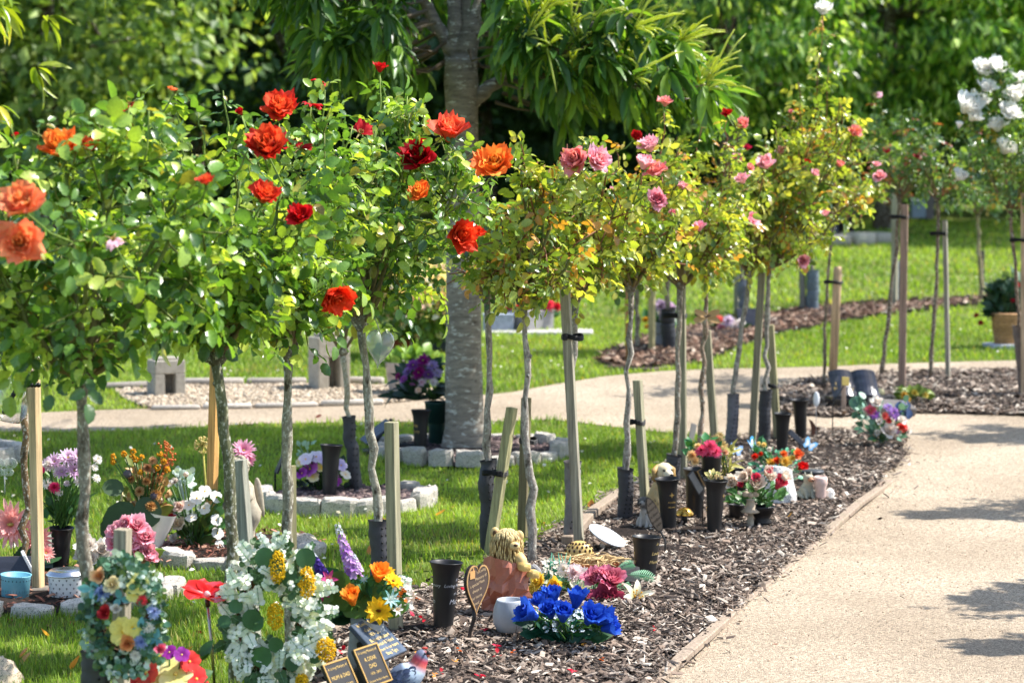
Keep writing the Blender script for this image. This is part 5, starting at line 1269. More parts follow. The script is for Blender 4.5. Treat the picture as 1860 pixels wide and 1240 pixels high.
# basket with pink roses
b = gnd(245, 1052); S = 1 / ppm(b[1]); p = thing('wicker_basket', 'small wicker basket of pink roses beside the short grey stake', 'basket', b)
def wicker(parent, R0, R1, H, col, rows=9, n=18, Mx=None, name='weave', handle=True):
    mb = MB()
    for i in range(rows):
        t = i / (rows - 1); a = np.linspace(0, 2 * PI, n * 2 + 1); R_ = R0 + (R1 - R0) * t + .003 * np.cos(a * n + PI * i)
        mb.tube(np.stack([R_ * np.cos(a), R_ * np.sin(a), np.full_like(a, t * H)], 1), H / rows * .6, 5, np.asarray(col) * (1 + .15 * rng.normal()), cap=False)
    for k in range(n):
        a = 2 * PI * k / n; mb.tube([(R0 * math.cos(a), R0 * math.sin(a), 0), (R1 * math.cos(a), R1 * math.sin(a), H * 1.02)], .0025, 4, np.asarray(col) * .8)
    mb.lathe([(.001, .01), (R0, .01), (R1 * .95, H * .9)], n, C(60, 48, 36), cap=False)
    mb.build(name, STRAW, parent)
    if handle:
        a = np.linspace(0, PI, 14); hb = MB()
        for s in (-.004, .004): hb.tube(np.stack([R1 * np.cos(a), np.full_like(a, s), H + R1 * 1.5 * np.sin(a)], 1), .0035, 5, col)
        hb.build('handle', STRAW, parent)
wicker(p, 20 * S, 27 * S, 40 * S, C(160, 122, 82))
PR = lambda x, y, q, n=None: (x, y, q, 'rosetip', C(226, 74, 120), C(250, 200, 214), n)
bunch('ball of pink and white edged roses in the small wicker basket', 'flowers', (245, 1016), [PR(220, 962, 20), PR(250, 955, 20), PR(240, 985, 22), PR(268, 975, 20), PR(215, 985, 18), PR(258, 1000, 20), PR(232, 948, 16), PR(272, 998, 16), PR(225, 1005, 16), PR(206, 970, 14), PR(278, 1012, 12)], greens=[(26, C(120, 150, 60), .05, LEAFLET, (215, 1000, 285, 1030))], Y=b[1], seed=4)
# hanging clear bag with bead string on the tan stake
b = at(22, 722, gnd(70, 1082)[1] - .03); p = thing('hanging_lantern', 'clear plastic hanging cover strapped with a string of black beads at the left edge', 'ornament', b)
mb = MB(); prof = [(.001, .09), (.02, .085), (.045, .05), (.062, .0), (.066, -.05), (.05, -.085), (.001, -.092)]; mb.lathe(prof, 20, C(240, 240, 240), rotM(0, .25, 0), cap=False); mb.build('cover', CLEAR, p)
mb = MB()
S = 1 / ppm(b[1])
for (x0, y0), (x1, y1), n in (((8, 748), (30, 706), 8), ((30, 706), (46, 699), 4), ((46, 699), (76, 699), 5)):
    for k in range(n):
        q = at(x0 + (x1 - x0) * k / n, y0 + (y1 - y0) * k / n, b[1] - .07) - b; mb.ball(q, 4.6 * S, C(16, 16, 18), 8, 6)
mb.build('bead_strap', PLASTIC, p)
# wire butterfly
b = at(8, 850, 9.2); g0 = gnd(8, 905); b = at(8, 850, g0[1]); p = thing('butterfly_ornament', 'white wire butterfly on a thin stick at the left edge', 'ornament', (b[0], b[1], float(terrain(b[1]))))
z = b[2] - float(terrain(b[1]))
mb = MB(); mb.tube([(0, 0, -.02), (0, 0, z)], .002, 5, C(190, 190, 186)); mb.build('stick', PAINT, p)
for sg in (-1, 1):
    mb = MB()
    for cx_, cz_, rx_, rz_ in ((.03, .025, .032, .025), (.022, -.018, .022, .018)):
        a = np.linspace(0, 2 * PI, 15)
        for q in (1, .7, .4): mb.tube(np.stack([sg * (cx_ + rx_ * q * np.cos(a)), np.full_like(a, -.004), z + cz_ + rz_ * q * np.sin(a)], 1), .0014, 4, C(236, 238, 226), cap=False)
    mb.build('wing', PAINT, p)

# ---- cherub ring
DR = C(186, 142, 92)
dried = [(x, y, 6, 'knob', C(222, 160, 30), C(0, 0, 0)) for x, y in ((226, 822), (241, 826), (248, 832), (259, 828), (208, 826), (293, 822), (300, 835), (289, 846), (308, 849), (207, 836), (257, 854), (243, 818))]
dried += [(280, 834, 9, 'pom', C(150, 100, 60), C(214, 176, 130)), (270, 848, 10, 'pom', C(140, 96, 60), C(196, 150, 110)), (292, 868, 11, 'pom', C(150, 104, 60), C(206, 164, 110)), (268, 872, 10, 'pom', C(140, 96, 58), C(204, 160, 104)), (240, 868, 9, 'pom', C(120, 92, 60), C(180, 140, 92)), (255, 890, 11, 'pom', C(150, 110, 66), C(216, 180, 130)), (285, 895, 12, 'pom', C(150, 104, 60), C(206, 160, 96)), (278, 915, 12, 'pom', C(150, 110, 66), C(204, 160, 100)), (232, 858, 8, 'ball', C(110, 104, 110), C(0, 0, 0)), (283, 897, 7, 'ball', C(104, 96, 108), C(0, 0, 0))]
def dried_sprig(gb, b, Y, S, r, root):
    for k in range(3):
        e = at(298 + 8 * k, 800 + 10 * k, Y) - b; P = wave(at(285, 880, Y) - b, e, 7, .006, r)
        gb.tube(P, .002, 4, C(186, 104, 50))
        for i in range(2, 7):
            for j in range(4): gb.ball(P[i] + r.normal(size=3) * .010, .005, C(206, 112, 52), 5, 4)
    for (x, y, dx, dy, L) in ((228, 885, -.7, .1, .09), (240, 910, -.55, -1, .17), (262, 900, .35, -.9, .13), (225, 930, -.5, -.8, .13)):
        add_leaf(gb, at(x, y, Y) - b + np.array([0, -.03, 0]), (dx, -.3, dy), (0, -.8, .4), L, C(62, 84, 52), ROUND, .9)
    for x0, y0, x1, y1 in ((250, 888, 245, 935), (222, 890, 208, 925)): gb.tube([at(x0, y0, Y) - b, at((x0 + x1) / 2 + 6, (y0 + y1) / 2, Y - .03) - b, at(x1, y1, Y) - b], .005, 5, C(216, 200, 150))
b = gnd(268, 1006); YB = b[1]
bunch('bunch of dried brown and yellow flowers with a rust plume and broad dark leaves', 'dried flowers', (270, 960), dried, greens=[(80, C(170, 132, 84), .045, LEAFLET, (235, 850, 305, 940)), (30, C(110, 118, 50), .06, LEAFLET, (225, 840, 300, 930))], Y=YB, seed=5, sprig=dried_sprig)
p = thing('paper_wrap', 'white paper cone holding the dried flowers', 'wrapping', b); S = 1 / ppm(YB)
mb = MB(); mb.lathe([(8 * S, 0), (20 * S, 40 * S), (30 * S, 78 * S)], 18, C(232, 228, 220), rotM(0, .2, 0, (.02, .01, 0)), cap=False); mb.build('cone', CERAMIC, p)
CR = C(228, 214, 186)
bunch('white and cream roses with one red rose between dried flowers and orange stake', 'flowers', (350, 1000), [(312, 945, 14, 'rose', C(168, 20, 50), C(206, 40, 70)), (328, 950, 13, 'rose', CR, C(240, 232, 212)), (305, 962, 13, 'rose', C(200, 180, 130), CR), (330, 918, 11, 'rose', C(224, 196, 180), C(240, 224, 214)), (305, 995, 12, 'rose', C(150, 110, 112), C(190, 156, 156)), (360, 900, 14, 'pansy', WHITE, WHITE), (345, 912, 13, 'pansy', WHITE, WHITE), (375, 888, 12, 'pansy', WHITE, WHITE), (395, 900, 12, 'pansy', WHITE, WHITE), (372, 920, 12, 'pansy', WHITE, WHITE), (396, 940, 11, 'pansy', WHITE, WHITE), (398, 965, 12, 'pansy', WHITE, WHITE), (402, 985, 9, 'pansy', WHITE, WHITE), (350, 935, 11, 'pansy', WHITE, WHITE), (318, 975, 8, 'rose', WHITE, WHITE), (322, 872, 7, 'rose', WHITE, WHITE), (340, 858, 5, 'ball', C(228, 216, 200), WHITE), (310, 875, 8, 'pansy', WHITE, WHITE)],
      greens=[(40, GREEN, .07, LEAFLET, (305, 890, 400, 990)), (16, C(72, 92, 44), .10, ROUND, (330, 940, 380, 985)), (24, C(196, 214, 206), .03, ROUND, (315, 850, 350, 885))], seed=6)
# allium seed head
b = gnd(374, 985); p = thing('allium_seed_head', 'dried round allium seed head on a tall stem left of the orange stake', 'dried flower', b); S = 1 / ppm(b[1])
q = at(368, 808, b[1]) - b; mb = MB(); mb.tube([(0, 0, 0), q * .5 + np.array([.008, 0, 0]), q], .005, 6, C(170, 166, 84)); mb.build('stem', STRAW, p); mb = MB()
for u in unit(70): mb.tube([q, q + u * 15 * S], .0009, 3, C(186, 172, 104)); mb.ball(q + u * 15 * S, 1.7 * S, C(206, 186, 120), 5, 4)
mb.build('seed_ball', STRAW, p)
# cherub
b = gnd(448, 990); S = 1 / ppm(b[1]); SC = C(170, 160, 142)
p = thing('cherub_statue', 'weathered stone cherub with curly hair and wings right of the grey leaning stake', 'statue', b)
def loft(mb, secs, col, n=16, M=None, jit=0.0):
    """secs: (x, y, z, rx, ry)"""
    a = np.arange(n) * 2 * PI / n; V = []
    for x, y, z, rx, ry in secs: V.append(np.stack([x + rx * np.cos(a), y + ry * np.sin(a), np.full(n, z)], 1) * (1 if not jit else 1))
    V = np.array(V); V = V + (jit * rng.normal(size=V.shape) if jit else 0); m_ = len(secs)
    F = [(i * n + j, i * n + (j + 1) % n, (i + 1) * n + (j + 1) % n, (i + 1) * n + j) for i in range(m_ - 1) for j in range(n)] + [tuple(range(n))[::-1], tuple((m_ - 1) * n + j for j in range(n))]
    col = np.asarray(col, float)
    mb.add(V.reshape(-1, 3), F, np.repeat(col, n, axis=0) if col.ndim == 2 else col, M)
mb = MB()
q = lambda x, h, rx, ry, y=0: ((x - 448) * S, y * S, h * S, rx * S, ry * S)
loft(mb, [q(450, 0, 20, 18), q(450, 10, 20, 18), q(449, 16, 14, 14), q(449, 30, 15, 14), q(450, 46, 24, 20), q(448, 62, 28, 24), q(444, 80, 24, 21), q(442, 98, 21, 18), q(441, 110, 21, 15), q(440, 118, 15, 12), q(439, 124, 9, 9), q(437, 130, 14, 14, -3), q(436, 142, 18, 18, -4), q(436, 154, 16, 16, -3), q(436, 162, 8, 8, -2)], SC, 20, jit=.0012)
mb.tube([((428 - 448) * S, -8 * S, 108 * S), ((422 - 448) * S, -16 * S, 90 * S), ((432 - 448) * S, -24 * S, 78 * S), ((446 - 448) * S, -26 * S, 84 * S)], [7 * S, 7 * S, 6 * S, 4 * S], 8, SC)
mb.tube([((454 - 448) * S, -10 * S, 106 * S), ((458 - 448) * S, -18 * S, 90 * S), ((450 - 448) * S, -26 * S, 82 * S)], [7 * S, 6 * S, 4 * S], 8, SC)
for k in range(60):
    u = unit(1)[0]
    if u[2] < -.1 or u[1] < -.75: continue
    mb.ball(np.array([-12 * S, -4 * S, 146 * S]) + u * 17 * S, 4.2 * S, SC * .95, 6, 5, jit=.06)
mb.ball((-12 * S, -23 * S, 142 * S), 3 * S, SC, 6, 5); mb.ball((-18 * S, -20 * S, 146 * S), 2.2 * S, SC * .7, 6, 5); mb.ball((-6 * S, -20 * S, 146 * S), 2.2 * S, SC * .7, 6, 5)
mb.build('body', STONE, p)
for sg, x in ((1, 466), (-1, 428)):
    mb = MB()
    for k in range(7):
        t = k / 6; L = (52 - 22 * t) * S
        mb.ball(((x - 448 + sg * (4 + 5 * t)) * S, (12 + 3 * t) * S, (92 - 4 * k) * S), L, SC * (1 - .03 * k), 8, 8, (.15, .10, .62), M=rotM(0, -sg * .12, 0)[:4, :4])
    mb.build('wing', STONE, p)
bunch('pink artificial flower head behind the stone cherub', 'flowers', (446, 985), [(438, 820, 24, 'mum', C(224, 120, 170), C(244, 196, 216), (.2, -.8, .6), .12), (446, 838, 16, 'mum', C(214, 100, 150), C(236, 170, 200), (.3, -.9, .2), .12)], Y=gnd(446, 985)[1] + .12, seed=7, zoff=0)
def boulder(label, base, rx, ry, h, col, seed, cat='stone', mat=GRANITE, name='boulder'):
    b = gnd(*base); r = np.random.default_rng(seed); mb = MB(); S = 1 / ppm(b[1])
    mb.ball((0, 0, 0), 1, col, 14, 9, jit=.05)
    v = mb.v[0]; v = v * np.array([rx * S, ry * S, h * S]); v[:, 2] = np.maximum(v[:, 2], -.01); mb.v[0] = v
    o = mb.build(name, mat, smooth=False); o.location = Vector(b); tag(o, label, cat); return o
boulder('large rough grey stone right of the cherub behind the olive stake', (545, 998), 42, 34, 32, C(186, 176, 160), 1)
boulder('low pale rough stone right of the basket on the lawn', (300, 1078), 32, 24, 20, C(196, 186, 170), 2)
boulder('small pale stone on the lawn under the pink rose basket', (265, 1070), 18, 16, 16, C(200, 190, 174), 3)

# ---- pansy ring
PU, LV = C(142, 30, 150), C(226, 214, 240)
bunch('purple and pale lilac pansies with yellow centres in the sett ring', 'flowers', (580, 898), [(562, 848, 17, 'pansy', PU, C(206, 130, 214)), (548, 856, 12, 'pansy', C(120, 20, 130), C(190, 90, 200)), (556, 830, 13, 'pansy', LV, C(244, 240, 250)), (575, 826, 14, 'pansy', LV, C(244, 240, 250)), (590, 830, 13, 'pansy', C(200, 190, 236), LV), (570, 862, 12, 'pansy', C(236, 214, 130), C(250, 240, 200)), (610, 835, 13, 'pansy', LV, C(244, 240, 250)), (622, 842, 12, 'pansy', C(180, 170, 230), LV), (630, 858, 11, 'pansy', C(240, 230, 200), WHITE), (612, 870, 11, 'pansy', PU, C(190, 100, 200)), (545, 836, 10, 'pansy', C(240, 220, 120), C(250, 244, 210)), (585, 846, 10, 'pansy', C(250, 220, 90), C(250, 240, 180))],
      greens=[(80, C(34, 54, 34), .05, LEAFLET, (535, 840, 635, 895)), (14, C(150, 180, 150), .035, LEAFLET, (535, 800, 570, 830))], seed=8)
b = gnd(505, 898); p = thing('plaque_marker', 'slim black tablet on a bent metal stake at the left of the pansies', 'plaque', b); S = 1 / ppm(b[1])
mb = MB(); mb.tube([(-5 * S, 0, -.02), (-5 * S, 0, 40 * S), (4 * S, 0, 55 * S)], 2 * S, 6, BLACK); mb.build('stake', PAINT, p)
mb = MB(); mb.box((4 * S, 30 * S, 46 * S), C(42, 42, 46), rotM(0, .42, .25, (-3 * S, 0, 40 * S)), bev=.002); mb.build('plate', PAINT, p, smooth=False)

# ---- chestnut ring
GV = lathe_thing('flower_vase', 'dark green tall grave vase right of the black vase by the chestnut trunk', 'vase', (793, 812), [(13, 0), (14, 2), (17, 70), (22, 82), (23, 84)], PLASTIC, C(26, 58, 52))
GV2 = lathe_thing('flower_vase', 'dark green grave vase half hidden by the chestnut trunk', 'vase', (812, 806), [(8, 0), (9, 2), (11, 60), (13, 72)], PLASTIC, C(40, 62, 52))
VP = C(104, 24, 120)
pp_ = [(x, y, q, 'mum', c1, c2) for x, y, q, c1, c2 in ((750, 660, 14, VP, C(150, 80, 170)), (768, 652, 15, C(120, 14, 100), C(150, 30, 130)), (785, 662, 13, C(130, 100, 170), C(176, 160, 214)), (740, 672, 12, C(120, 70, 150), C(170, 140, 200)), (760, 674, 14, C(110, 10, 90), C(150, 20, 120)), (778, 678, 13, VP, C(160, 110, 190)), (795, 676, 11, C(150, 130, 190), C(200, 190, 224)), (733, 686, 10, C(150, 40, 150), C(190, 110, 200)), (752, 690, 11, C(180, 60, 160), C(214, 130, 206)), (766, 692, 10, C(214, 110, 190), WHITE), (760, 706, 8, C(236, 190, 160), C(244, 220, 200)), (722, 682, 8, C(130, 10, 90), C(160, 40, 120)), (788, 692, 10, C(226, 214, 236), WHITE))]
bunch('purple and white bouquet with big dark leaves in the green vase by the chestnut', 'bouquet', (790, 730), pp_, greens=[(34, C(36, 60, 42), .16, leaf_tmpl(.18, .3, .35), (712, 690, 806, 722), .1), (26, DGREEN, .09, LEAFLET, (735, 660, 800, 720))], Y=gnd(793, 812)[1], name='bouquet', seed=9)
b = gnd(690, 822); S = 1 / ppm(b[1]); p = thing('tablet_stand', 'black tilted tablet on a slim stand behind the olive grey stake', 'tablet', b)
mb = MB(); mb.box((62 * S, 40 * S, 5 * S), C(54, 60, 70), rotM(.15, -.62, .35, (-4 * S, 0, 36 * S)), bev=.002); mb.build('tablet', POLISH, p, smooth=False)
mb = MB(); mb.box((66 * S, 40 * S, 6 * S), C(30, 30, 32), rotM(0, 0, .2), bev=.002)
mb.tube([(-22 * S, 0, 0), (22 * S, 0, 62 * S)], 4 * S, 6, BLACK); mb.build('stand', PAINT, p, smooth=False)
b = gnd(726, 818); S = 1 / ppm(b[1]); p = thing('slate_plinth', 'low dark slate plinth left of the black vase in the chestnut ring', 'plinth', b)
mb = MB(); mb.box((72 * S, 30 * S, 12 * S), C(52, 48, 50), rotM(0, 0, .15), bev=.004); mb.build('slab', STONE, p, smooth=False)

# ---- things across the path
def stele(label, base, w, h, col, seed):
    b = gnd(*base); S = 1 / ppm(b[1]); p = thing('grave_stele', label, 'monument', b, group='grey stone stelae across the path')
    R = rotM(0, 0, .5)
    mb = MB(); w_, h_ = w * S, h * S
    for sg in (-1, 1): mb.box((w_ * .32, w_ * .8, h_ * .62), col, R @ rotM(p=(sg * w_ * .34, 0, 0)), bev=.004)
    mb.box((w_, w_ * .8, h_ * .38), col, R @ rotM(p=(0, 0, h_ * .62)), bev=.006); mb.box((w_ * .4, w_ * .3, h_ * .64), col * .7, R @ rotM(p=(0, w_ * .22, 0)))
    mb.build('block', STONE, p, smooth=False)
    mb = MB(); mb.box((w_ * .74, w_ * .6, h_ * .07), col * .95, R @ rotM(p=(0, 0, h_)), bev=.006); mb.build('cap', STONE, p, smooth=False)
stele('smaller grey stone stele with a dark niche under the left rose branches', (302, 718), 58, 66, C(156, 150, 140), 1)
stele('taller grey stone stele with a dark niche left of the pale knotted rose trunk', (598, 706), 62, 96, C(168, 160, 146), 2)
pot = lathe_thing('flower_tub', 'grey tub of leafy greenery across the path left of the chestnut', 'tub', (733, 716), [(24, 0), (26, 2), (34, 58), (36, 60)], CERAMIC, C(170, 162, 160))
bunch('bushy light green plants in the grey tub', 'plant', (735, 668), [], greens=[(110, C(126, 160, 60), .08, LEAFLET, (695, 635, 775, 670)), (60, C(160, 186, 84), .09, LEAFLET, (760, 650, 815, 690))], Y=gnd(733, 716)[1], name='tub_plant', seed=10)
def planter(label, base, w, h, d, col, rz, seed, col2=None, mat=STONE):
    b = gnd(*base); S = 1 / ppm(b[1]); p = thing('planter_box', label, 'planter', b, rz=rz); mb = MB()
    w_, h_, d_ = w * S, h * S, d * S
    mb.box((w_, d_, h_), col, bev=.006); mb.build('box', mat, p, smooth=False)
    mb = MB(); mb.box((w_ * 1.04, d_ * 1.04, h_ * .10), col * 1.1, rotM(p=(0, 0, h_ * .95)), bev=.004); mb.build('rim', mat, p, smooth=False)
    return p, b, S
planter('terracotta trough behind the variegated shrub', (722, 640), 54, 34, 30, C(150, 78, 52), .1, 1, mat=TERRA)
planter('dark blue grey stone block right of the variegated shrub', (792, 640), 56, 34, 26, C(58, 64, 78), .1, 2)
planter('grey square planter box with red and pink flowers right of the chestnut', (962, 600), 66, 36, 60, C(140, 138, 138), .75, 3)
planter('small pale grey planter next to the chestnut trunk', (905, 603), 54, 32, 30, C(150, 158, 172), .1, 4)
b = gnd(980, 606); p = thing('stone_slab', 'pale stone base slab under the grey planter box', 'slab', b); S = 1 / ppm(b[1]); mb = MB(); mb.box((200 * S, 90 * S, 12 * S), C(186, 182, 178), rotM(0, 0, -.05, (-.01, .1, -.03)), bev=.01); mb.build('slab', STONE, p, smooth=False)
RP = [(x, y, q, 'pom', c, c * 1.1) for x, y, q, c in ((946, 556, 12, C(214, 44, 60)), (962, 552, 13, C(226, 40, 110)), (980, 550, 13, C(214, 50, 70)), (998, 552, 13, C(230, 90, 110)), (1012, 556, 10, C(200, 40, 60)), (925, 560, 9, C(200, 40, 50)), (988, 562, 10, C(230, 60, 140)))]
bunch('red and deep pink flowers filling the grey square planter', 'flowers', (970, 575), RP, greens=[(40, GREEN, .08, LEAFLET, (925, 555, 1015, 575))], Y=gnd(962, 600)[1], seed=11)
# far grave flowers
MV = C(206, 184, 214)
vp = lathe_thing('flower_vase', 'pale far vase of mauve flowers among the far stakes', 'vase', (1204, 636), [(13, 0), (14, 2), (18, 50), (19, 52)], CERAMIC, C(150, 154, 168))
bunch('mauve flower bouquet between the far stakes', 'bouquet', (1206, 588), [(1200, 555, 15, 'pom', MV, C(226, 208, 232)), (1216, 558, 14, 'pom', MV, C(226, 208, 232)), (1206, 570, 14, 'pom', MV, C(226, 208, 232)), (1220, 574, 11, 'pom', MV, WHITE), (1172, 580, 7, 'pom', C(220, 170, 40), C(230, 190, 60)), (1175, 592, 6, 'pom', C(220, 190, 70), C(230, 200, 90))], greens=[(40, C(60, 110, 60), .09, LEAFLET, (1172, 572, 1232, 610))], Y=gnd(1204, 636)[1], name='bouquet', seed=12)
bunch('low mauve and coral flowers on the far bark strip beside a black plaque', 'flowers', (1325, 606), [(1305, 580, 10, 'pom', C(226, 110, 100), C(236, 140, 130)), (1322, 582, 13, 'pom', MV, C(226, 214, 232)), (1335, 590, 12, 'pom', C(214, 190, 222), WHITE), (1310, 595, 10, 'pom', C(190, 120, 140), C(220, 160, 180)), (1346, 584, 9, 'pom', MV, WHITE)], greens=[(30, C(50, 80, 50), .08, LEAFLET, (1300, 585, 1355, 604))], seed=13)
b = gnd(1362, 604); S = 1 / ppm(b[1]); p = thing('memorial_tablet', 'small black memorial tablet beside the coral and mauve far flowers', 'tablet', b); mb = MB(); mb.box((42 * S, 8 * S, 46 * S), C(38, 38, 44), rotM(-.4, .0, .35), bev=.004); mb.build('slab', POLISH, p, smooth=False)
b = gnd(1525, 438); S = 1 / ppm(b[1])
lathe_thing('flower_tub', 'dark far tub of magenta flowers on the far kerb', 'tub', (1528, 437), [(18, 0), (22, 2), (26, 44), (27, 46)], PLASTIC, C(50, 42, 46))
bunch('magenta flowers in the far dark tub', 'flowers', (1528, 396), [(1522, 386, 10, 'pom', C(190, 30, 130), C(206, 50, 150)), (1536, 388, 10, 'pom', C(190, 30, 130), C(206, 50, 150))], greens=[(30, GREEN, .14, LEAFLET, (1505, 384, 1550, 398))], Y=gnd(1528, 437)[1], seed=14)
b = gnd(1492, 440); S = 1 / ppm(b[1]); p = thing('memorial_tablet', 'large black far tablet left of the magenta tub', 'tablet', b); mb = MB(); mb.box((60 * S, 12 * S, 40 * S), C(24, 24, 28), rotM(-.2, 0, .1), bev=.006); mb.build('slab', POLISH, p, smooth=False)
b = gnd(1672, 398); S = 1 / ppm(b[1]); p = thing('bird_feeder', 'far blue and white box beside a dark post behind the brown stake', 'box', b)
mb = MB(); mb.box((26 * S, 16 * S, 34 * S), C(140, 156, 186), rotM(p=(-5 * S, 0, 2 * S)), bev=.01); mb.build('box', PAINT, p, smooth=False); mb = MB(); mb.box((15 * S, 10 * S, 44 * S), C(110, 102, 112), rotM(p=(16 * S, 0, 0)), bev=.01); mb.build('post', PAINT, p, smooth=False)
b = gnd(1830, 632); S = 1 / ppm(b[1]); p = thing('stone_slab', 'pale slab under the wicker planter at the right', 'slab', b); mb = MB(); mb.box((70 * S, 60 * S, 10 * S), C(178, 180, 188), rotM(0, 0, .1, (0, .05, -.01)), bev=.006); mb.build('slab', STONE, p, smooth=False)
b2 = b + np.array([0, .05, .04]); p = thing('wicker_planter', 'wicker planter of dark foliage and red carnations near the right edge', 'planter', b2); wicker(p, 19 * S, 26 * S, 52 * S, C(176, 136, 96), rows=10, n=14, handle=False)
bunch('dark bushy plant with drooping red carnations in the wicker planter', 'plant', (1826, 578), [(1772, 572, 6, 'pom', C(150, 20, 36), C(180, 30, 50)), (1780, 586, 6, 'pom', C(150, 20, 36), C(180, 30, 50)), (1846, 516, 7, 'pom', C(150, 20, 36), C(190, 40, 60)), (1838, 545, 5, 'pom', C(150, 20, 36), C(190, 40, 60))], greens=[(150, C(44, 74, 44), .10, LEAFLET, (1795, 520, 1862, 585)), (70, C(96, 120, 90), .08, LEAFLET, (1815, 500, 1862, 540))], Y=b2[1], name='planter_shrub', seed=15)

# ---- island
b = gnd(1556, 735); S = 1 / ppm(b[1]); p = thing('slate_book', 'polished dark slate book with faded gilt words on the island bed', 'headstone', b)
R = rotM(0, 0, .12)
for sg, wv in ((-1, 44), (1, 44)):
    mb = MB(); n = 7; V = []
    for i in range(n):
        t = i / (n - 1); x = sg * t * wv * S; hgt = (6 * math.sin(PI * t) ** .7 + 2) * S
        V += [(x, 0, 0), (x, 40 * S, 44 * S), (x, 40 * S - hgt * .6, 44 * S + hgt * .8), (x, -hgt * .6, hgt * .8)]
    F = [];
    for i in range(n - 1):
        for j in range(4): F.append((4 * i + j, 4 * i + (j + 1) % 4, 4 * i + 4 + (j + 1) % 4, 4 * i + 4 + j))
    F += [(0, 1, 2, 3), tuple(4 * (n - 1) + j for j in range(4))]
    mb.add(V, F, C(62, 66, 78) if sg > 0 else C(70, 72, 80), R @ rotM(p=(0, 0, 12 * S))); mb.build('page', POLISH, p, smooth=False)
mb = MB(); mb.box((96 * S, 50 * S, 14 * S), C(26, 26, 28), R @ rotM(p=(0, 18 * S, -2 * S)), bev=.003); mb.build('base', POLISH, p, smooth=False)
text_on(p, 'In\nLoving\nMemory', 11 * S, R @ rotM(PI / 4 + .04, 0, 0, (-22 * S, 14 * S, 36.5 * S)), GOLD)
b = gnd(1618, 745); p = thing('stone_wedge', 'flat grey stone wedge with a cream shell right of the slate book', 'stone', b); mb = MB(); mb.box((80 * S, 40 * S, 14 * S), C(100, 96, 94), rotM(.3, .1, .3), bev=.004); mb.build('slab', STONE, p, smooth=False)
boulder('cream shell resting on the stone wedge by the slate book', (1599, 714), 8, 6, 9, C(240, 220, 160), 11, cat='shell', mat=CERAMIC, name='shell')
bunch('yellow green faded leaves and blooms lying by the long brown stake', 'flowers', (1655, 730), [(1640, 716, 8, 'pom', C(220, 180, 60), C(236, 200, 90)), (1660, 712, 8, 'pom', C(206, 190, 70), C(220, 206, 100)), (1680, 716, 7, 'pom', C(200, 190, 90), C(220, 206, 110)), (1648, 724, 6, 'pom', C(240, 190, 90), C(240, 200, 110))], greens=[(36, C(110, 130, 40), .07, LEAFLET, (1632, 706, 1690, 724), .2)], seed=16)
# ---- front of the main bed -------------------------------------------------------
def wreath(label, cpx, rx, ry, Y, seed, base_y, twig, name='flower_wreath'):
    """twig ring standing up, returns root, origin, ring function"""
    c = at(cpx[0], cpx[1], Y); S = 1 / ppm(Y); z0 = float(terrain(Y))
    p = thing(name, label, 'wreath', (c[0], c[1], z0)); o = np.array([c[0], c[1], z0]); r = np.random.default_rng(seed)
    f = lambda a, k=1.0, dy=0.0: np.array([rx * S * k * math.cos(a), dy, c[2] - z0 + ry * S * k * math.sin(a)])
    mb = MB()
    for k in range(11):
        q = r.uniform(.74, 1.05); a = np.linspace(0, 2 * PI, 40); w = r.uniform(0, 6)
        mb.tube(np.stack([f(t, q + .06 * math.sin(3 * t + w), .018 * math.sin(2 * t + w)) for t in a]), .004, 5, np.asarray(twig) * r.uniform(.7, 1.3), cap=False)
    mb.build('twig_ring', STRAW, p)
    return p, o, f, S, r

# big eucalyptus wreath against the mossy trunk
p, o, f, S, r = wreath('large wreath of frosted eucalyptus and yellow flower clusters leaning on the mossy trunk', (500, 1122), 62, 100, 6.08, 1, 1290, C(110, 78, 54))
eu = MB()
for k in range(300):
    a = r.uniform(0, 2 * PI); q = r.uniform(.62, 1.40) if r.uniform() < .85 else r.uniform(.45, 1.5)
    b = f(a, q, r.uniform(-.07, .03)); d = f(a, 1) - f(a, 0); d = d / np.linalg.norm(d) * .7 + unit(1)[0] * .8 + np.array([0, -.3, .0]); d /= np.linalg.norm(d)
    L = r.uniform(.03, .06); s = np.cross(d, [0, -1, 0.2]); s /= np.linalg.norm(s); frosted = r.uniform()
    eu.tube([b - d * .02, b + d * L], .0012, 4, C(120, 160, 120))
    for j in range(6):
        t = j / 5; col = (C(238, 240, 232) if frosted < .55 else C(216, 226, 208) if frosted < .70 else C(76, 108, 66)) * r.uniform(.85, 1.1); ll = .0165 * (1.15 - .5 * t)
        for sg in (-1, 1): add_leaf(eu, b + d * L * t, s * sg + d * .35 + unit(1)[0] * .25, np.array([0, -.7, .5]) + unit(1)[0] * .4, ll * r.uniform(.8, 1.2), col, ROUND, 1.05)
eu.build('eucalyptus_leaves', FLEAF, p)
dk = MB()
for (x, y, q, dx, dz) in ((478, 1010, 34, .1, -.6), (520, 1018, 26, -.6, .2), (548, 1012, 34, .4, -1), (465, 1125, 34, -.3, .8), (455, 1128, 28, .5, .6), (463, 1190, 36, .4, .5), (508, 1170, 26, -.2, .4), (515, 1048, 28, .6, .6), (505, 1008, 20, 0, 1), (440, 1095, 24, -.5, .3), (560, 1185, 24, .4, .2), (540, 1205, 26, -.3, -.4), (420, 1120, 22, -.7, .2)):
    add_leaf(dk, at(x, y + q / 2 * (1 if dz > 0 else -1), 6.01) - o, (dx, -.1, dz), (0.25 * dx, -.9, .35), q * S * 1.15, C(64, 104, 62) * r.uniform(.8, 1.15), ROUND, 1.0)
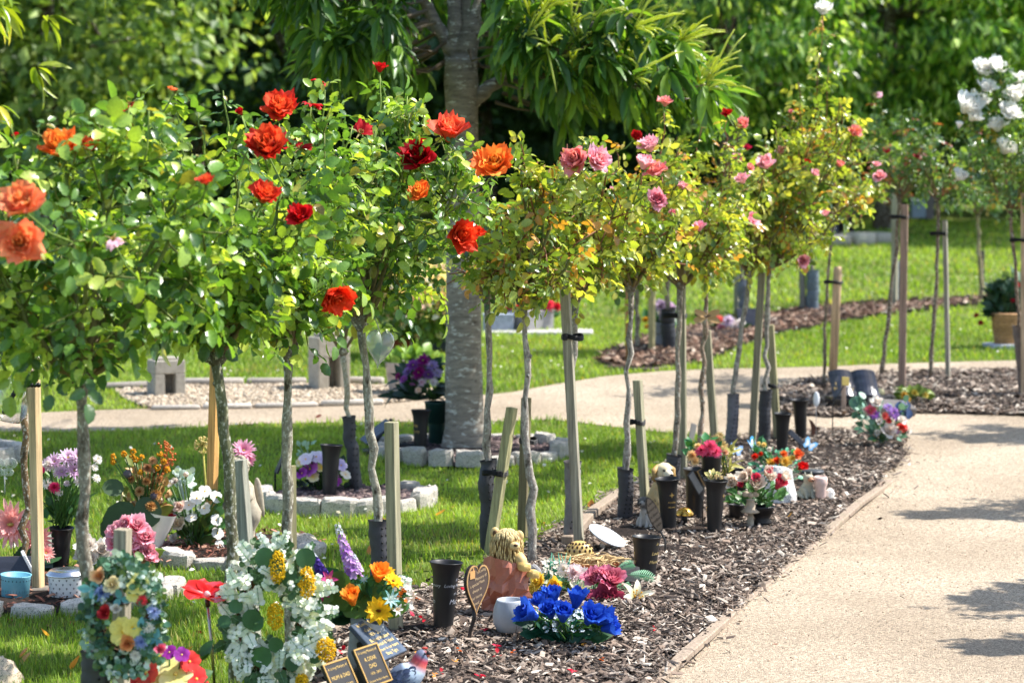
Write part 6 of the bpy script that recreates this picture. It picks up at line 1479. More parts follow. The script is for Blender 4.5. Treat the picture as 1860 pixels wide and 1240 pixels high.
for k in range(260):
    a = r.uniform(0, 6.3); b = f(a, r.uniform(.6, 1.3), r.uniform(-.03, .04)); add_leaf(dk, b + np.array([0, .02, 0]), unit(1)[0], np.array([0, -.8, .4]) + unit(1)[0] * .4, r.uniform(.015, .03), C(44, 80, 50) * r.uniform(.7, 1.3))
dk.build('dark_leaves', FLEAF, p)
for (x, y, rx_, ry_) in ((504, 1030, 15, 32), (557, 1058, 17, 30), (500, 1118, 16, 28), (592, 1180, 19, 24), (548, 1236, 12, 14)):
    mb = MB(); c = at(x, y, 6.0) - o
    for k in range(420):
        u = unit(1)[0] * r.uniform(.7, 1.0); mb.ball(c + u * np.array([rx_ * S, 14 * S, ry_ * S]), r.uniform(.0018, .0032), C(240, 206, 40) * r.uniform(.8, 1.12), 5, 3)
    mb.build('yellow_cluster', PETAL, p)

# pastel wreath round the stout left trunk
p, o, f, S, r = wreath('pastel artificial flower wreath hung on the short grey stake and stout left trunk', (226, 1118), 56, 84, 5.30, 2, 1330, C(90, 70, 52))
gm_ = MB()
for k in range(420):
    a = r.uniform(0, 2 * PI); b = f(a, r.uniform(.72, 1.38), r.uniform(-.05, .02)); d = unit(1)[0] + np.array([0, -.3, .1]); col = [C(76, 116, 92), C(130, 160, 142), C(54, 88, 62), C(204, 216, 208), C(104, 130, 66)][r.integers(0, 5)]
    for j in range(4): add_leaf(gm_, b + unit(1)[0] * .012, d + unit(1)[0] * .6, np.array([0, -.8, .4]) + unit(1)[0] * .4, r.uniform(.010, .021), col * r.uniform(.8, 1.15), ROUND)
gm_.build('small_leaves', FLEAF, p)
def onw(x, y, q, kind, c1, c2, k):
    mb = MB(); n = np.array([(x - 226) * .006, -1, .25]); n /= np.linalg.norm(n); M = frame(at(x, y, 5.25) - o - n * q * S * .3, n, k)
    if kind == 'rose': f_rose(mb, M, q * S, c1, c2, k, layers=4, openness=.7); nm = 'rose_bloom'
    elif kind == 'hib': f_pansy(mb, M, q * S, c1, c2, seed=k); nm = 'hibiscus_bloom'
    elif kind == 'pom': f_pom(mb, M, q * S, c1, c2, n=44, seed=k); nm = 'carnation_bloom'
    elif kind == 'leaf':
        for j in range(3): add_leaf(mb, M[:3, 3], (math.cos(k + j * 2.1), -.2, math.sin(k + j * 2.1)), (0, -1, .2), q * S * 1.2, c1, LEAFLET, .9)
        nm = 'teal_leaf'
    mb.build(nm, PETAL, p)
YE, PEA, BLU, TL = C(236, 222, 110), C(240, 176, 116), C(120, 146, 206), C(120, 186, 190)
for k, (x, y, q, kind, c1, c2) in enumerate([(182, 1046, 15, 'rose', PEA, C(244, 206, 160)), (205, 1062, 16, 'rose', C(240, 226, 180), C(244, 238, 200)), (185, 1075, 18, 'pom', BLU, C(150, 172, 220)), (162, 1069, 22, 'leaf', TL, TL), (218, 1086, 18, 'leaf', C(104, 168, 176), TL), (250, 1060, 20, 'hib', YE, C(244, 238, 160)), (243, 1078, 15, 'hib', YE, C(244, 236, 150)), (258, 1090, 12, 'pom', C(206, 40, 60), C(226, 80, 90)), (192, 1112, 15, 'rose', C(190, 40, 50), C(214, 70, 76)), (212, 1105, 10, 'rose', WHITE, WHITE), (222, 1146, 26, 'hib', YE, C(246, 236, 140)), (240, 1138, 18, 'hib', YE, C(240, 230, 130)), (233, 1168, 16, 'rose', C(226, 150, 90), PEA), (256, 1165, 16, 'pom', BLU, C(160, 176, 222)), (255, 1142, 20, 'leaf', TL, TL), (280, 1110, 15, 'pom', C(130, 150, 206), C(166, 184, 226)), (284, 1160, 18, 'leaf', C(90, 150, 160), TL), (290, 1178, 11, 'rose', C(214, 70, 110), C(226, 120, 150)), (270, 1140, 12, 'pom', C(214, 226, 220), WHITE), (246, 1190, 12, 'pom', C(220, 226, 220), WHITE), (268, 1185, 14, 'leaf', C(86, 130, 110), TL), (274, 1070, 11, 'leaf', C(90, 140, 120), TL)]):
    onw(x, y, q, kind, c1, c2, k)
OR_, RD = C(226, 84, 60), C(206, 40, 44)
bunch('bunch of red and yellow hibiscus with purple blooms at the bottom left', 'flowers', (310, 1330), [(266, 1212, 28, 'hib', C(196, 50, 44), OR_), (250, 1235, 22, 'hib', RD, C(220, 70, 60)), (322, 1214, 30, 'hib', C(240, 226, 120), C(246, 240, 180)), (300, 1228, 22, 'hib', C(240, 226, 120), C(246, 240, 180)), (348, 1196, 20, 'hib', RD, C(214, 60, 50)), (362, 1228, 24, 'hib', RD, C(220, 60, 56)), (310, 1178, 14, 'hib', C(120, 20, 120), C(160, 50, 160)), (334, 1182, 14, 'hib', C(120, 20, 120), C(160, 60, 170)), (296, 1190, 10, 'hib', C(220, 190, 50), C(236, 214, 90))], greens=[(30, GREEN, .06, LEAFLET, (250, 1190, 370, 1270))], seed=20)
# red glass flower on a rod
b = gnd(393, 1272); S = 1 / ppm(b[1]); p = thing('glass_flower_ornament', 'red glass flower on a thin metal rod left of the frosted eucalyptus wreath', 'ornament', b)
top = at(376, 1082, b[1]) - b
mb = MB(); mb.tube([(0, 0, -.03), top * .5, top * .93], .0045, 8, C(176, 160, 150)); mb.build('rod', METAL, p)
mb = MB(); mb.tube([top * .90, top * .97], .0075, 8, C(60, 24, 20)); mb.build('collar', PLASTIC, p)
M = frame(top, (.12, -.22, 1)); mb = MB()
for k in range(5): petal(mb, M, k * 1.257 + .3, 46 * S, 24 * S, 1.15, 1.72, 3 * S, 0, C(196, 28, 36), C(222, 60, 62), wrap=0, prof=(.4, .85, 1.05, 1.0, .6), nv=7, ruf=.03, cup=.25)
mb.ball(xf(M, [(0, 0, 3 * S)])[0], 7 * S, C(236, 200, 200), 8, 6, jit=.1)
mb.build('glass_petals', vmat('red_glass', rough=.12, spec=.7, noise=30, var=.2, bump=.1, trans=.35, coat=.6), p)

# orange rose and sunflower bunch in the grey cone vase
b = gnd(668, 1218); S = 1 / ppm(b[1]); YC = b[1]
p = thing('cone_vase', 'pale grey cone shaped vase with a slanted rim behind the small black plaques', 'vase', b)
a_ = np.arange(32) * 2 * PI / 32; mb = MB()
rad_, hs = [40, 36, 32, 30], [0, 40, 80, 108]
V = []
for R_, h in zip(rad_, hs):
    z = h + (18 * np.cos(a_ - 2.6) * (h / 108) ** 3); V.append(np.stack([R_ * S * np.cos(a_) , R_ * S * np.sin(a_), z * S], 1))
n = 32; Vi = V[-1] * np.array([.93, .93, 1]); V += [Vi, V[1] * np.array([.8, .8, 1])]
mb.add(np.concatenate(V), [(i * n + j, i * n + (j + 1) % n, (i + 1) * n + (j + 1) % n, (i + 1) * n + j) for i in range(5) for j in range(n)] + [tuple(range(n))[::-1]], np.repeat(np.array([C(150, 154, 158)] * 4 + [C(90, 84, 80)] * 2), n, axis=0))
mb.build('body', STONE, p)
def lav(gb, b, Y, S, r, root):
    for (x0, y0, x1, y1, c, q) in ((645, 1052, 612, 952, [C(196, 150, 220), C(176, 120, 206), C(214, 180, 232)], 15), (650, 1040, 642, 1008, [C(206, 170, 226), C(236, 226, 240)], 11), (596, 1062, 566, 1004, [C(84, 56, 150), C(104, 76, 176)], 14)):
        mb = MB(); f_spike(mb, at(x0, y0, Y) - b, at(x1, y1, Y) - b, q * S, c, n=64, seed=int(x0), tip=C(206, 214, 224)); mb.build('lavender_spike', PETAL, root)
    for (x, y, dx, dz, L) in ((612, 1110, .1, 1, .13), (640, 1100, .7, .5, .10), (618, 1105, .9, .35, .14), (605, 1090, -.6, .6, .09), (690, 1110, .6, .2, .09)): add_leaf(gb, at(x, y, Y - .01) - b, (dx, -.15, dz), (-.3, -.8, .5), L, C(84, 116, 48) * r.uniform(.8, 1.1), ROUND, .85)
    fl = MB(); f_cluster(fl, [at(r.uniform(712, 748), r.uniform(1045, 1105), Y + r.uniform(-.03, .04)) - b for _ in range(46)], .008, WHITE); fl.build('gypsophila', PETAL, root)
    fl = MB(); f_cluster(fl, [at(r.uniform(716, 742), r.uniform(1070, 1092), Y - .03) - b for _ in range(7)], .007, C(236, 130, 40)); fl.build('orange_filler', PETAL, root)
OG1, OG2 = C(238, 120, 24), C(250, 176, 66)
SY, SYC = C(246, 206, 40), C(110, 56, 22)
bunch('bunch of orange roses, yellow sunflowers and lavender spikes in the grey cone vase', 'flowers', (655, 1130), [(644, 1082, 18, 'tight', OG1, OG2, (-.1, -.45, .9), -.05), (688, 1046, 18, 'tight', OG1, OG2, (.1, -.45, .9)), (690, 1098, 27, 'sun', SY, SYC, (-.1, -.85, .35), -.05), (716, 1048, 20, 'sun', SY, SYC, (.4, -.5, .8)), (704, 1036, 14, 'sun', SY, SYC, (0, -.4, .9), .04), (712, 1080, 20, 'tealily', C(110, 190, 190), C(214, 236, 232), (.5, -.8, .3), -.04), (664, 1048, 11, 'tealily', C(110, 180, 180), C(200, 226, 220), (-.4, -.6, .7)), (724, 1098, 14, 'lily', WHITE, WHITE, (.7, -.7, .1), -.04), (598, 1048, 19, 'lily', C(196, 40, 120), C(220, 110, 160), (.3, -.9, .4)), (588, 1072, 18, 'lily', C(190, 30, 110), C(220, 100, 160), (-.3, -.9, .2))],
      greens=[(50, C(44, 92, 48), .09, LEAFLET, (600, 1060, 735, 1120)), (14, C(40, 70, 40), .10, ROUND, (590, 1085, 650, 1120), .2)], Y=YC, seed=21, sprig=lav)
# slanted tablets: corner px and depth, reading vector (dx,dy), slope (along, down)
def tablet(label, A, Y, rv, sl, thick, face, mat, border, lines, fcol=GOLD, name='memorial_tablet', stand=True, tcol=GOLD):
    a = at(A[0], A[1], Y); root = thing(name, label, 'plaque', a)
    rv = np.array([rv[0], rv[1], 0.]); W = np.linalg.norm(rv); x = rv / W; nh = np.array([rv[1], -rv[0], 0]) / W
    y = -(nh * sl[0] - np.array([0, 0, sl[1]])); Hh = np.linalg.norm(y); y = y / Hh; z = np.cross(x, y)
    M = np.eye(4); M[:3, 0] = x; M[:3, 1] = y; M[:3, 2] = z; M[:3, 3] = x * W / 2 - y * Hh / 2
    mb = MB(); mb.box((W, Hh, thick), face, M @ rotM(p=(0, 0, -thick)), bev=.002); mb.build('slab', mat, root, smooth=False)
    if border is not None:
        mb = MB(); t = .0045
        for (w_, h_, px_, py_) in ((W, t, 0, Hh / 2 - t / 2), (W, t, 0, -Hh / 2 + t / 2), (t, Hh - 2 * t - .0004, W / 2 - t / 2, 0), (t, Hh - 2 * t - .0004, -W / 2 + t / 2, 0)): mb.box((w_, h_, .0025), border, M @ rotM(p=(px_, py_, .0002)))
        mb.build('border', GOLDM, root, smooth=False)
    k = len(lines)
    for i, (s, sz) in enumerate(lines): text_on(root, s, sz, M @ rotM(p=(0, Hh * (.5 - (i + .75) / (k + .5)), .001)), tcol)
    if stand:
        mb = MB(); zg = float(terrain(a[1])) - a[2]; c = x * W / 2 + nh * sl[0] * .5
        hh = -zg - sl[1] * .62
        mb.box((W * .55, .05, max(.03, hh)), C(30, 30, 32), np.block([[np.stack([x, -nh, [0, 0, 1]], 1), (c - nh * .03 + np.array([0, 0, zg]))[:, None]], [np.zeros((1, 3)), np.ones((1, 1))]]), bev=.002); mb.build('stand', PAINT, root, smooth=False)
    return root
tablet('slanted blue grey granite tablet with seven lines of gilt words', (637, 1134), 6.20, (.066, .150), (.108, .10), .016, C(74, 84, 98), POLISH, None, [('In Loving Memory', .017), ('of a dear Dad', .017), ('1924 - 2005', .017), ('Beloved Husband', .017), ('Grandad & Friend', .017), ('Forever in our hearts', .015), ('Sleep Tight', .016)], tcol=C(236, 206, 130))
tablet('small black gold bordered plaque in front of the granite tablet', (641, 1180), 5.90, (.060, .105), (.055, .105), .010, C(40, 37, 36), PAINT, C(190, 150, 84), [('In Loving Memory of', .011), ('A DEAR', .017), ('DAD', .017), ('1938 - 2013', .011), ('Forever In Our Hearts', .010)])
tablet('small black gold bordered plaque half cut off below the yellow flower cluster', (585, 1207), 5.75, (.060, .105), (.055, .105), .010, C(40, 37, 36), PAINT, C(190, 150, 84), [('In Loving Memory of', .011), ('MUM & DAD', .016), ('Always in our hearts', .010), ('Never forgotten', .010)])
# bird
b = gnd(736, 1258); S = 1 / ppm(b[1]); p = thing('bird_ornament', 'painted pigeon ornament with a red face at the bottom of the bed', 'bird ornament', b, rz=.12)
sec = [(-44, 0, 20, 3), (-32, 0, 24, 10), (-18, 0, 27, 21), (-2, 0, 30, 26), (12, 0, 35, 25), (20, 0, 45, 20), (25, 0, 54, 15.5), (28, 0, 62, 14.5), (32, 0, 70, 13), (36, 0, 74, 9), (39, 0, 74, 4)]
cc = [C(50, 58, 80)] * 2 + [C(96, 108, 130)] * 2 + [C(178, 196, 214), C(186, 200, 216), C(206, 104, 96), C(200, 70, 84), C(96, 104, 128), C(96, 104, 128), C(150, 60, 60)]
mb = MB(); mb.tube(np.array([q[:3] for q in sec]) * S, [q[3] * S for q in sec], 18, np.array(cc), jit=.01)
mb.tube(np.array([(40, 0, 74), (46, 0, 73), (52, 0, 71)]) * S, [5 * S, 3.2 * S, .6 * S], 8, C(60, 50, 50)); mb.tube(np.array([(40, -1, 70), (46, -1, 68)]) * S, [3.6 * S, 1 * S], 7, C(226, 110, 84))
mb.ball(np.array((36, 0, 83)) * S, 4 * S, C(190, 60, 50), 6, 4, (1.5, .7, .6))
mb.build('body', RESIN, p)
mb = MB(); mb.ball(np.array((36, -12, 75)) * S, 2.4 * S, C(16, 12, 12), 8, 6); mb.build('eye', CERAMIC, p)
mb = MB()
for sg in (-1,):
    for i in range(6):
        for j in range(5):
            t = i / 5; q = np.array((12 - 11 * i, sg * (25 - 2.6 * abs(i - 1.2) - .9 * (j - 2) ** 2), 34 - 3.2 * i + (j - 2) * 7.0)) * S
            add_leaf(mb, q + np.array([7 * S, 0, 3 * S]), (-1, sg * .12, -.28), (0, sg, .25), 15 * S, C(66, 76, 104) * (1 + .25 * ((i + j) % 3 - 1)), ROUND, .75)
mb.build('wing_feathers', RESIN, p)
# heart plaque
b = gnd(857, 1158); S = 1 / ppm(b[1]); p = thing('heart_plaque', 'bronze heart shaped plaque on a stake with raised gilt words', 'plaque', b)
def heart(n=48):
    t = np.linspace(0, 2 * PI, n, endpoint=False); return np.stack([16 * np.sin(t) ** 3, 13.5 * np.cos(t) - 4 * np.cos(2 * t) - 1.6 * np.cos(3 * t) - .7 * np.cos(4 * t)], 1) / 29.0
H2 = heart(); W_, H_ = .125, .175
M = rotM(PI / 2, 0, 0) ; M = rotM(0, .10, .98) @ M; M[:3, 3] = at(867, 1063, b[1]) - b
def slab2(mb, P, t0, t1, col, M):
    n = len(P); V = np.concatenate([np.column_stack([P, np.full(n, t0)]), np.column_stack([P, np.full(n, t1)])])
    mb.add(V, [(j, (j + 1) % n, n + (j + 1) % n, n + j) for j in range(n)] + [tuple(range(n))[::-1], tuple(range(n, 2 * n))], col, M)
sc = np.array([W_ * .95, H_ * 1.0])
mb = MB(); slab2(mb, H2 * sc, -.010, 0, C(38, 30, 28), M); mb.build('backing', PAINT, p, smooth=False)
mb = MB(); slab2(mb, H2 * sc * .91, .0004, .0016, C(76, 62, 56), M); mb.build('face', PAINT, p, smooth=False)
mb = MB(); n = len(H2); O, I = H2 * sc * .985, H2 * sc * .915
V = np.concatenate([np.column_stack([O, np.full(n, .0004)]), np.column_stack([O, np.full(n, .003)]), np.column_stack([I, np.full(n, .003)]), np.column_stack([I, np.full(n, .0004)])])
mb.add(V, [(q * n + j, q * n + (j + 1) % n, (q + 1) * n + (j + 1) % n, (q + 1) * n + j) for q in range(3) for j in range(n)], C(206, 164, 110), M); mb.build('rim', GOLDM, p, smooth=False)
for i, s in enumerate(('In Loving', 'Memory of', 'a special Mum', 'always in', 'our hearts', 'loved')): text_on(p, s, .0145, M @ rotM(0, 0, .25, (.014 if i < 2 else -.004, .048 - .021 * i, .003)), C(216, 190, 150))
mb = MB(); slab2(mb, np.array([(-.014, -.014), (.014, -.014), (.014, .012), (.008, .012), (.008, .02), (.003, .022), (.001, .012), (-.014, .012)]), .002, .004, C(216, 166, 108), M @ rotM(0, 0, .1, (-.036, .038, 0))); mb.build('emblem', GOLDM, p, smooth=False)
q = xf(M, [(0, -.095, -.005)])[0]
mb = MB(); mb.tube([(-.012, 0, -.05), (-.006, 0, .02), q * .9 + np.array([0, 0, -.005]), q + np.array([0, 0, .02])], [.007, .007, .008, .009], 6, C(44, 38, 36)); mb.build('stake', PAINT, p)
# crumpled pot with the golden bear
b = gnd(918, 1106); S = 1 / ppm(b[1]); p = thing('crumpled_pot', 'crumpled terracotta coloured paper pot holding the golden bear', 'pot', b); r = np.random.default_rng(8)
nn, rows = 20, 8; a_ = np.arange(nn) * 2 * PI / nn; V = []; fold = r.normal(size=(rows, nn))
for i in range(rows):
    t = i / (rows - 1); sqr = (np.abs(np.cos(a_)) ** 4 + np.abs(np.sin(a_)) ** 4) ** -.25
    R_ = (36 + 4 * math.sin(t * 3)) * S * sqr * .93 * (1 + .07 * np.sin(3 * a_ + 9 * t) + .05 * np.sin(5 * a_ - 12 * t + 1) + .15 * fold[i] * math.sin(PI * min(1, t + .15)))
    zz = t * 96 * S + 4 * S * np.sin(5 * a_ + 7 * t) * math.sin(PI * t) + (6 * S * np.sin(2 * a_ + 1) if t == 1 else 0); V.append(np.stack([R_ * np.cos(a_ + .5), .8 * R_ * np.sin(a_ + .5), zz], 1))
V.append(V[-1] * np.array([.9, .9, .97])); V.append(V[4] * np.array([.8, .8, 1]))
rows = len(V); mb = MB(); mb.add(np.concatenate(V), [f_ for i in range(rows - 1) for j in range(nn) for f_ in ((i * nn + j, i * nn + (j + 1) % nn, (i + 1) * nn + (j + 1) % nn), (i * nn + j, (i + 1) * nn + (j + 1) % nn, (i + 1) * nn + j))] + [tuple((rows - 1) * nn + j for j in range(nn))], C(176, 108, 84)); mb.build('body', vmat('crumpled_paper', rough=.4, spec=.45, noise=16, var=.25, bump=.2), p, smooth=False)
b = at(918, 1030, gnd(918, 1106)[1]); p = thing('bear_figurine', 'golden carved bear figurine peeping out of the crumpled pot', 'figurine', b); GC = C(204, 176, 118)
mb = MB(); q = lambda x, h, rx, ry, y=0: ((x - 918) * S, y * S, h * S, rx * S, ry * S)
loft(mb, [q(918, -30, 24, 20), q(918, 0, 28, 22), q(920, 22, 29, 22), q(920, 36, 27, 20, -2), q(922, 50, 27, 21, -3), q(922, 60, 23, 19, -3), q(922, 68, 14, 12, -2), q(922, 71, 5, 5, -2)], C(128, 98, 54), 20)
for sg, x in ((-1, 899), (1, 943)): mb.ball(((x - 918) * S, 0, (64 if sg < 0 else 58) * S), 9 * S, GC, 10, 7, (1, .6, 1.2)); 
mb.tube(np.array([(20, -10, 26), (30, -18, 14), (34, -24, 0)]) * S, [11 * S, 11 * S, 8 * S], 9, GC)
mb.ball(np.array((34, -24, 6)) * S, 11 * S, GC, 10, 7, (1.2, .9, .8)); mb.ball(np.array((50, -18, -8)) * S, 10 * S, GC, 10, 7, (1.2, .9, .8))
mb.build('body', RESIN, p)
mb = MB()
for k in range(460):
    a = r.uniform(0, 2 * PI); h = r.uniform(2, 62); R_ = (29 - max(0, h - 46) * .7); x = 2 + R_ * math.cos(a); y = -2 + R_ * .76 * math.sin(a)
    if y > 8: continue
    P = [(x, y, h + 7), (x * 1.05, y * 1.07, h), (x * 1.03 + r.normal(), y * 1.04, h - 9)]
    mb.tube(np.array(P) * S, [.4 * S, 1.35 * S, .4 * S], 5, C(206, 178, 118) * r.uniform(.55, 1.25))
for k in range(260):
    a = r.uniform(0, 2 * PI); th0 = r.uniform(.0, .95); Rr = 27
    P = [(3 + Rr * math.sin(q) * math.cos(a), -3 + Rr * .86 * math.sin(q) * math.sin(a), 45 + (Rr + .6) * math.cos(q) * .98) for q in (th0, th0 + .25, th0 + .5)]
    mb.tube(np.array(P) * S, [.4 * S, 1.7 * S, .4 * S], 5, C(212, 188, 134) * r.uniform(.6, 1.2))
for cx_, cy_, cz_ in ((34, -24, 6), (50, -18, -8)):
    for k in range(9):
        t = (k - 4) * .22; P = [(cx_ - 11, cy_ - 7 * math.cos(t), cz_ + 8 * math.sin(t) + 2), (cx_, cy_ - 10.6 * math.cos(t), cz_ + 9.4 * math.sin(t)), (cx_ + 12, cy_ - 6 * math.cos(t), cz_ + 7 * math.sin(t) - 2)]; mb.tube(np.array(P) * S, [.5 * S, 1.3 * S, .5 * S], 5, C(232, 196, 120))
mb.build('carved_fur', RESIN, p)
mb = MB(); mb.ball(np.array((17, -27, 44)) * S, 10 * S, C(208, 182, 126), 12, 8, (1, .9, .8)); mb.ball(np.array((19, -36.5, 47)) * S, 3.2 * S, C(70, 46, 26), 8, 6, (1.3, .8, .8)); mb.build('muzzle', RESIN, p)
mb = MB(); mb.ball(np.array((-19, -5, 64)) * S, 4.6 * S, C(86, 60, 30), 8, 6, (1, .5, 1.3)); mb.build('ear_hollow', RESIN, p)
# grey candle pot
p = lathe_thing('candle_pot', 'round pale grey candle pot with a dandelion print left of the blue roses', 'pot', (926, 1146), [(20, 0), (24, 2), (31, 18), (31.5, 32), (29, 46), (25, 57), (23.5, 60)], CERAMIC, C(158, 164, 172))
S = 1 / ppm(gnd(926, 1146)[1]); mb = MB()
def onpot(az, h, q, dot):
    R_ = np.interp(h, [0, 2, 18, 32, 46, 57], [20, 24, 31, 31.5, 29, 25]) + .25; return np.array([R_ * math.cos(az), R_ * math.sin(az), h]) * S
for az, h0, h1 in ((-.95, 22, 44), (-1.12, 14, 33), (-.72, 30, 40)):
    mb.tube([onpot(az, h0 - 12, 0, 0), onpot(az, h0, 0, 0), onpot(az, h1, 0, 0)], .35 * S, 4, C(60, 62, 68))
    for k in range(26):
        a = k * 2.4; rr = 4.4 * math.sqrt((k + .5) / 26); mb.ball(onpot(az + rr * math.cos(a) / 31, h1 + rr * math.sin(a), 0, 0), .55 * S, C(70, 72, 78), 5, 3)
for k in range(22): mb.ball(onpot(-.95 + r.uniform(-.35, .35), r.uniform(24, 56), 0, 0), .5 * S, C(70, 72, 78), 5, 3)
mb.build('printed_dandelion', CERAMIC, p)
# blue roses
B1, B2 = C(20, 54, 176), C(46, 98, 214)
def gyps(gb, b, Y, S, r, root):
    mb = MB(); f_cluster(mb, [at(r.uniform(965, 1100), r.uniform(1108, 1148), Y + r.uniform(-.06, .03)) - b for _ in range(70)], .0085, C(206, 218, 228)); mb.build('gypsophila', PETAL, root) if False else gb.raw(np.concatenate(mb.v), np.concatenate(mb.l), np.concatenate(mb.t), np.concatenate(mb.c))
bunch('bunch of bright blue artificial roses lying on the bark', 'flowers', (1030, 1166), [(x, y, q, 'tight', B1, B2, n_, dy) for x, y, q, n_, dy in ((968, 1112, 21, (-.8, -.3, .5), -.02), (985, 1100, 18, (-.4, -.2, .9), .04), (1000, 1108, 19, (-.2, -.6, .8), -.03), (1006, 1094, 18, (-.1, -.1, 1), .06), (1022, 1110, 21, (0, -.6, .8), -.06), (1046, 1098, 20, (.2, -.1, 1), .05), (1068, 1116, 22, (.3, -.6, .7), -.05), (1090, 1122, 19, (.8, -.3, .5), -.02), (1098, 1134, 17, (.9, -.3, .2), -.03))],
      greens=[(90, C(22, 74, 52), .06, LEAFLET, (960, 1118, 1095, 1160)), (12, C(56, 96, 60), .10, LEAFLET, (1010, 1145, 1090, 1165), .1), (40, C(26, 110, 90), .05, leaf_tmpl(.08, .2, .1), (970, 1120, 1080, 1160))], seed=22, sprig=gyps)
# mixed spray behind the blue roses
def mixed(gb, b, Y, S, r, root):
    for (x, y, dx, dz, L) in ((1160, 1044, 1, .2, .10), (1140, 1035, .8, .6, .08), (1045, 1055, 1, .05, .09), (1030, 1052, -.9, .2, .07), (1120, 1070, .6, -.5, .08), (1130, 1060, .2, .9, .07)): fern(gb, at(x - 20 * (dx > 0), y, Y - .05) - b, (dx, -.2, dz), (0, -.6, .8), L, C(140, 200, 160))
    for k in range(16):
        x = r.uniform(985, 1035); q = at(x, 1052, Y) - b; e = at(x + r.uniform(-16, 16), r.uniform(1002, 1030), Y + .02) - b; gb.tube([q, (q + e) / 2 + np.array([0, -.006, 0]), e], [.004, .0035, .0006], 4, C(70, 156, 130))
    mb = MB(); f_cluster(mb, [at(r.uniform(985, 1035), r.uniform(1018, 1048), Y + r.uniform(-.02, .05)) - b for _ in range(60)], .009, C(236, 234, 216)); mb.build('white_filler', PETAL, root)
    for (x, y, dx, dz) in ((1013, 1083, .8, -.5), (1020, 1088, .4, -.9), (1005, 1085, -.4, -.8)): add_leaf(gb, at(x, y, Y - .08) - b, (dx, -.4, dz), (0, -.9, .4), .06, C(150, 160, 60))
P1, P2, P3 = C(180, 40, 86), C(196, 70, 112), C(226, 140, 164)
M1, M2 = C(112, 20, 48), C(136, 36, 66)
bunch('spray of crimson peonies, white lily, yellow roses and ferns behind the blue roses', 'flowers', (1075, 1108), [(1082, 1043, 22, 'peony', P1, P2, (-.3, -.6, .7), -.05, P3), (1106, 1046, 26, 'peony', P1, P2, (.2, -.55, .8), -.06, P3), (1095, 1084, 32, 'peony', M1, M2, (.0, -.85, .5), -.10, C(170, 70, 100)), (1152, 1072, 36, 'lily', C(244, 240, 226), C(220, 220, 160), (.35, -.6, .8), -.10), (1050, 1062, 26, 'lily', C(236, 232, 212), C(190, 194, 120), (-.4, -.6, .8), -.10), (1010, 1058, 17, 'rose', C(232, 186, 40), C(244, 220, 86), None, -.06), (980, 1050, 16, 'rose', C(232, 194, 60), C(244, 226, 100), None, -.05), (970, 1066, 15, 'rose', C(232, 200, 70), C(246, 234, 130), None, -.05), (1042, 1036, 20, 'pom', C(226, 170, 190), C(246, 238, 238)), (1062, 1038, 16, 'mum', C(236, 226, 226), WHITE), (1022, 1030, 16, 'mum', C(236, 230, 222), WHITE), (1000, 1062, 9, 'pom', C(60, 100, 100), C(90, 130, 130))],
      greens=[(60, C(110, 160, 120), .03, LEAFLET, (1010, 1055, 1140, 1100)), (24, C(90, 112, 50), .06, LEAFLET, (980, 1060, 1030, 1100)), (16, C(150, 196, 160), .03, LEAFLET, (1110, 1050, 1160, 1090))], seed=23, sprig=mixed, Y=7.62)
# terracotta tray of straw
b = gnd(1070, 1038); S = 1 / ppm(b[1]); p = thing('terracotta_tray', 'shallow terracotta tray filled with dry straw behind the spray of peonies', 'tray', b)
mb = MB(); mb.lathe([(50 * S, 0), (54 * S, 12 * S), (57 * S, 17 * S), (54 * S, 17 * S), (50 * S, 10 * S), (.001, 9 * S)], 36, C(176, 96, 62), cap=False, sq=.8); mb.build('tray', TERRA, p)
mb = MB()
for k in range(170):
    c = np.array([r.normal() * 24, r.normal() * 18, 15 + r.uniform(0, 10)]) * S; d = unit(1)[0] * np.array([1, 1, .25]); L = r.uniform(12, 34) * S; mb.tube([c - d * L, c + np.array([0, 0, 3 * S]), c + d * L], 1.1 * S, 4, C(196, 168, 122) * r.uniform(.7, 1.2))
mb.build('straw', STRAW, p)
b = gnd(1052, 1012); S = 1 / ppm(b[1]); p = thing('pierced_ornament', 'yellow glazed domed ornament pierced with slots on the straw tray', 'ornament', b + np.array([0, 0, .02]))
mb = MB(); mb.ball((0, 0, 0), 1, C(214, 178, 106), 20, 12, (27 * S, 20 * S, 22 * S)); mb.build('dome', CERAMIC, p); mb = MB()
for i in range(3):
    for k in range(8):
        a = PI + k * .4 + .2 * i; e = .25 + .33 * i; q = np.array([27 * math.cos(a) * math.cos(e), 20 * math.sin(a) * math.cos(e), 22 * math.sin(e)]) * S; mb.ball(q, 1.9 * S, C(60, 36, 16), 6, 4, (1.2, 1, 1.8))
mb.build('slots', CERAMIC, p)
boulder('rounded grey pebble behind the yellow roses of the peony spray', (968, 1046), 18, 14, 22, C(140, 138, 138), 21, mat=STONE)
boulder('pale sandy stone cut off by the bottom left corner', (-8, 1246), 52, 40, 56, C(206, 186, 160), 41)
# white plate
b = gnd(1100, 992); S = 1 / ppm(b[1]); mb = MB(); mb.lathe([(.001, 0), (33 * S, 2 * S), (38 * S, 5 * S), (38 * S, 7 * S), (32 * S, 5 * S), (.001, 4 * S)], 40, C(232, 238, 244), cap=False)
o_ = mb.build('oval_plate', CERAMIC); o_.location = Vector(b + np.array([0, 0, .035])); o_.rotation_euler = (.38, .42, .3); o_.scale = (1.0, .82, 1); tag(o_, 'shiny white oval plate lying tilted beside the tall leaning olive stake', 'plate')
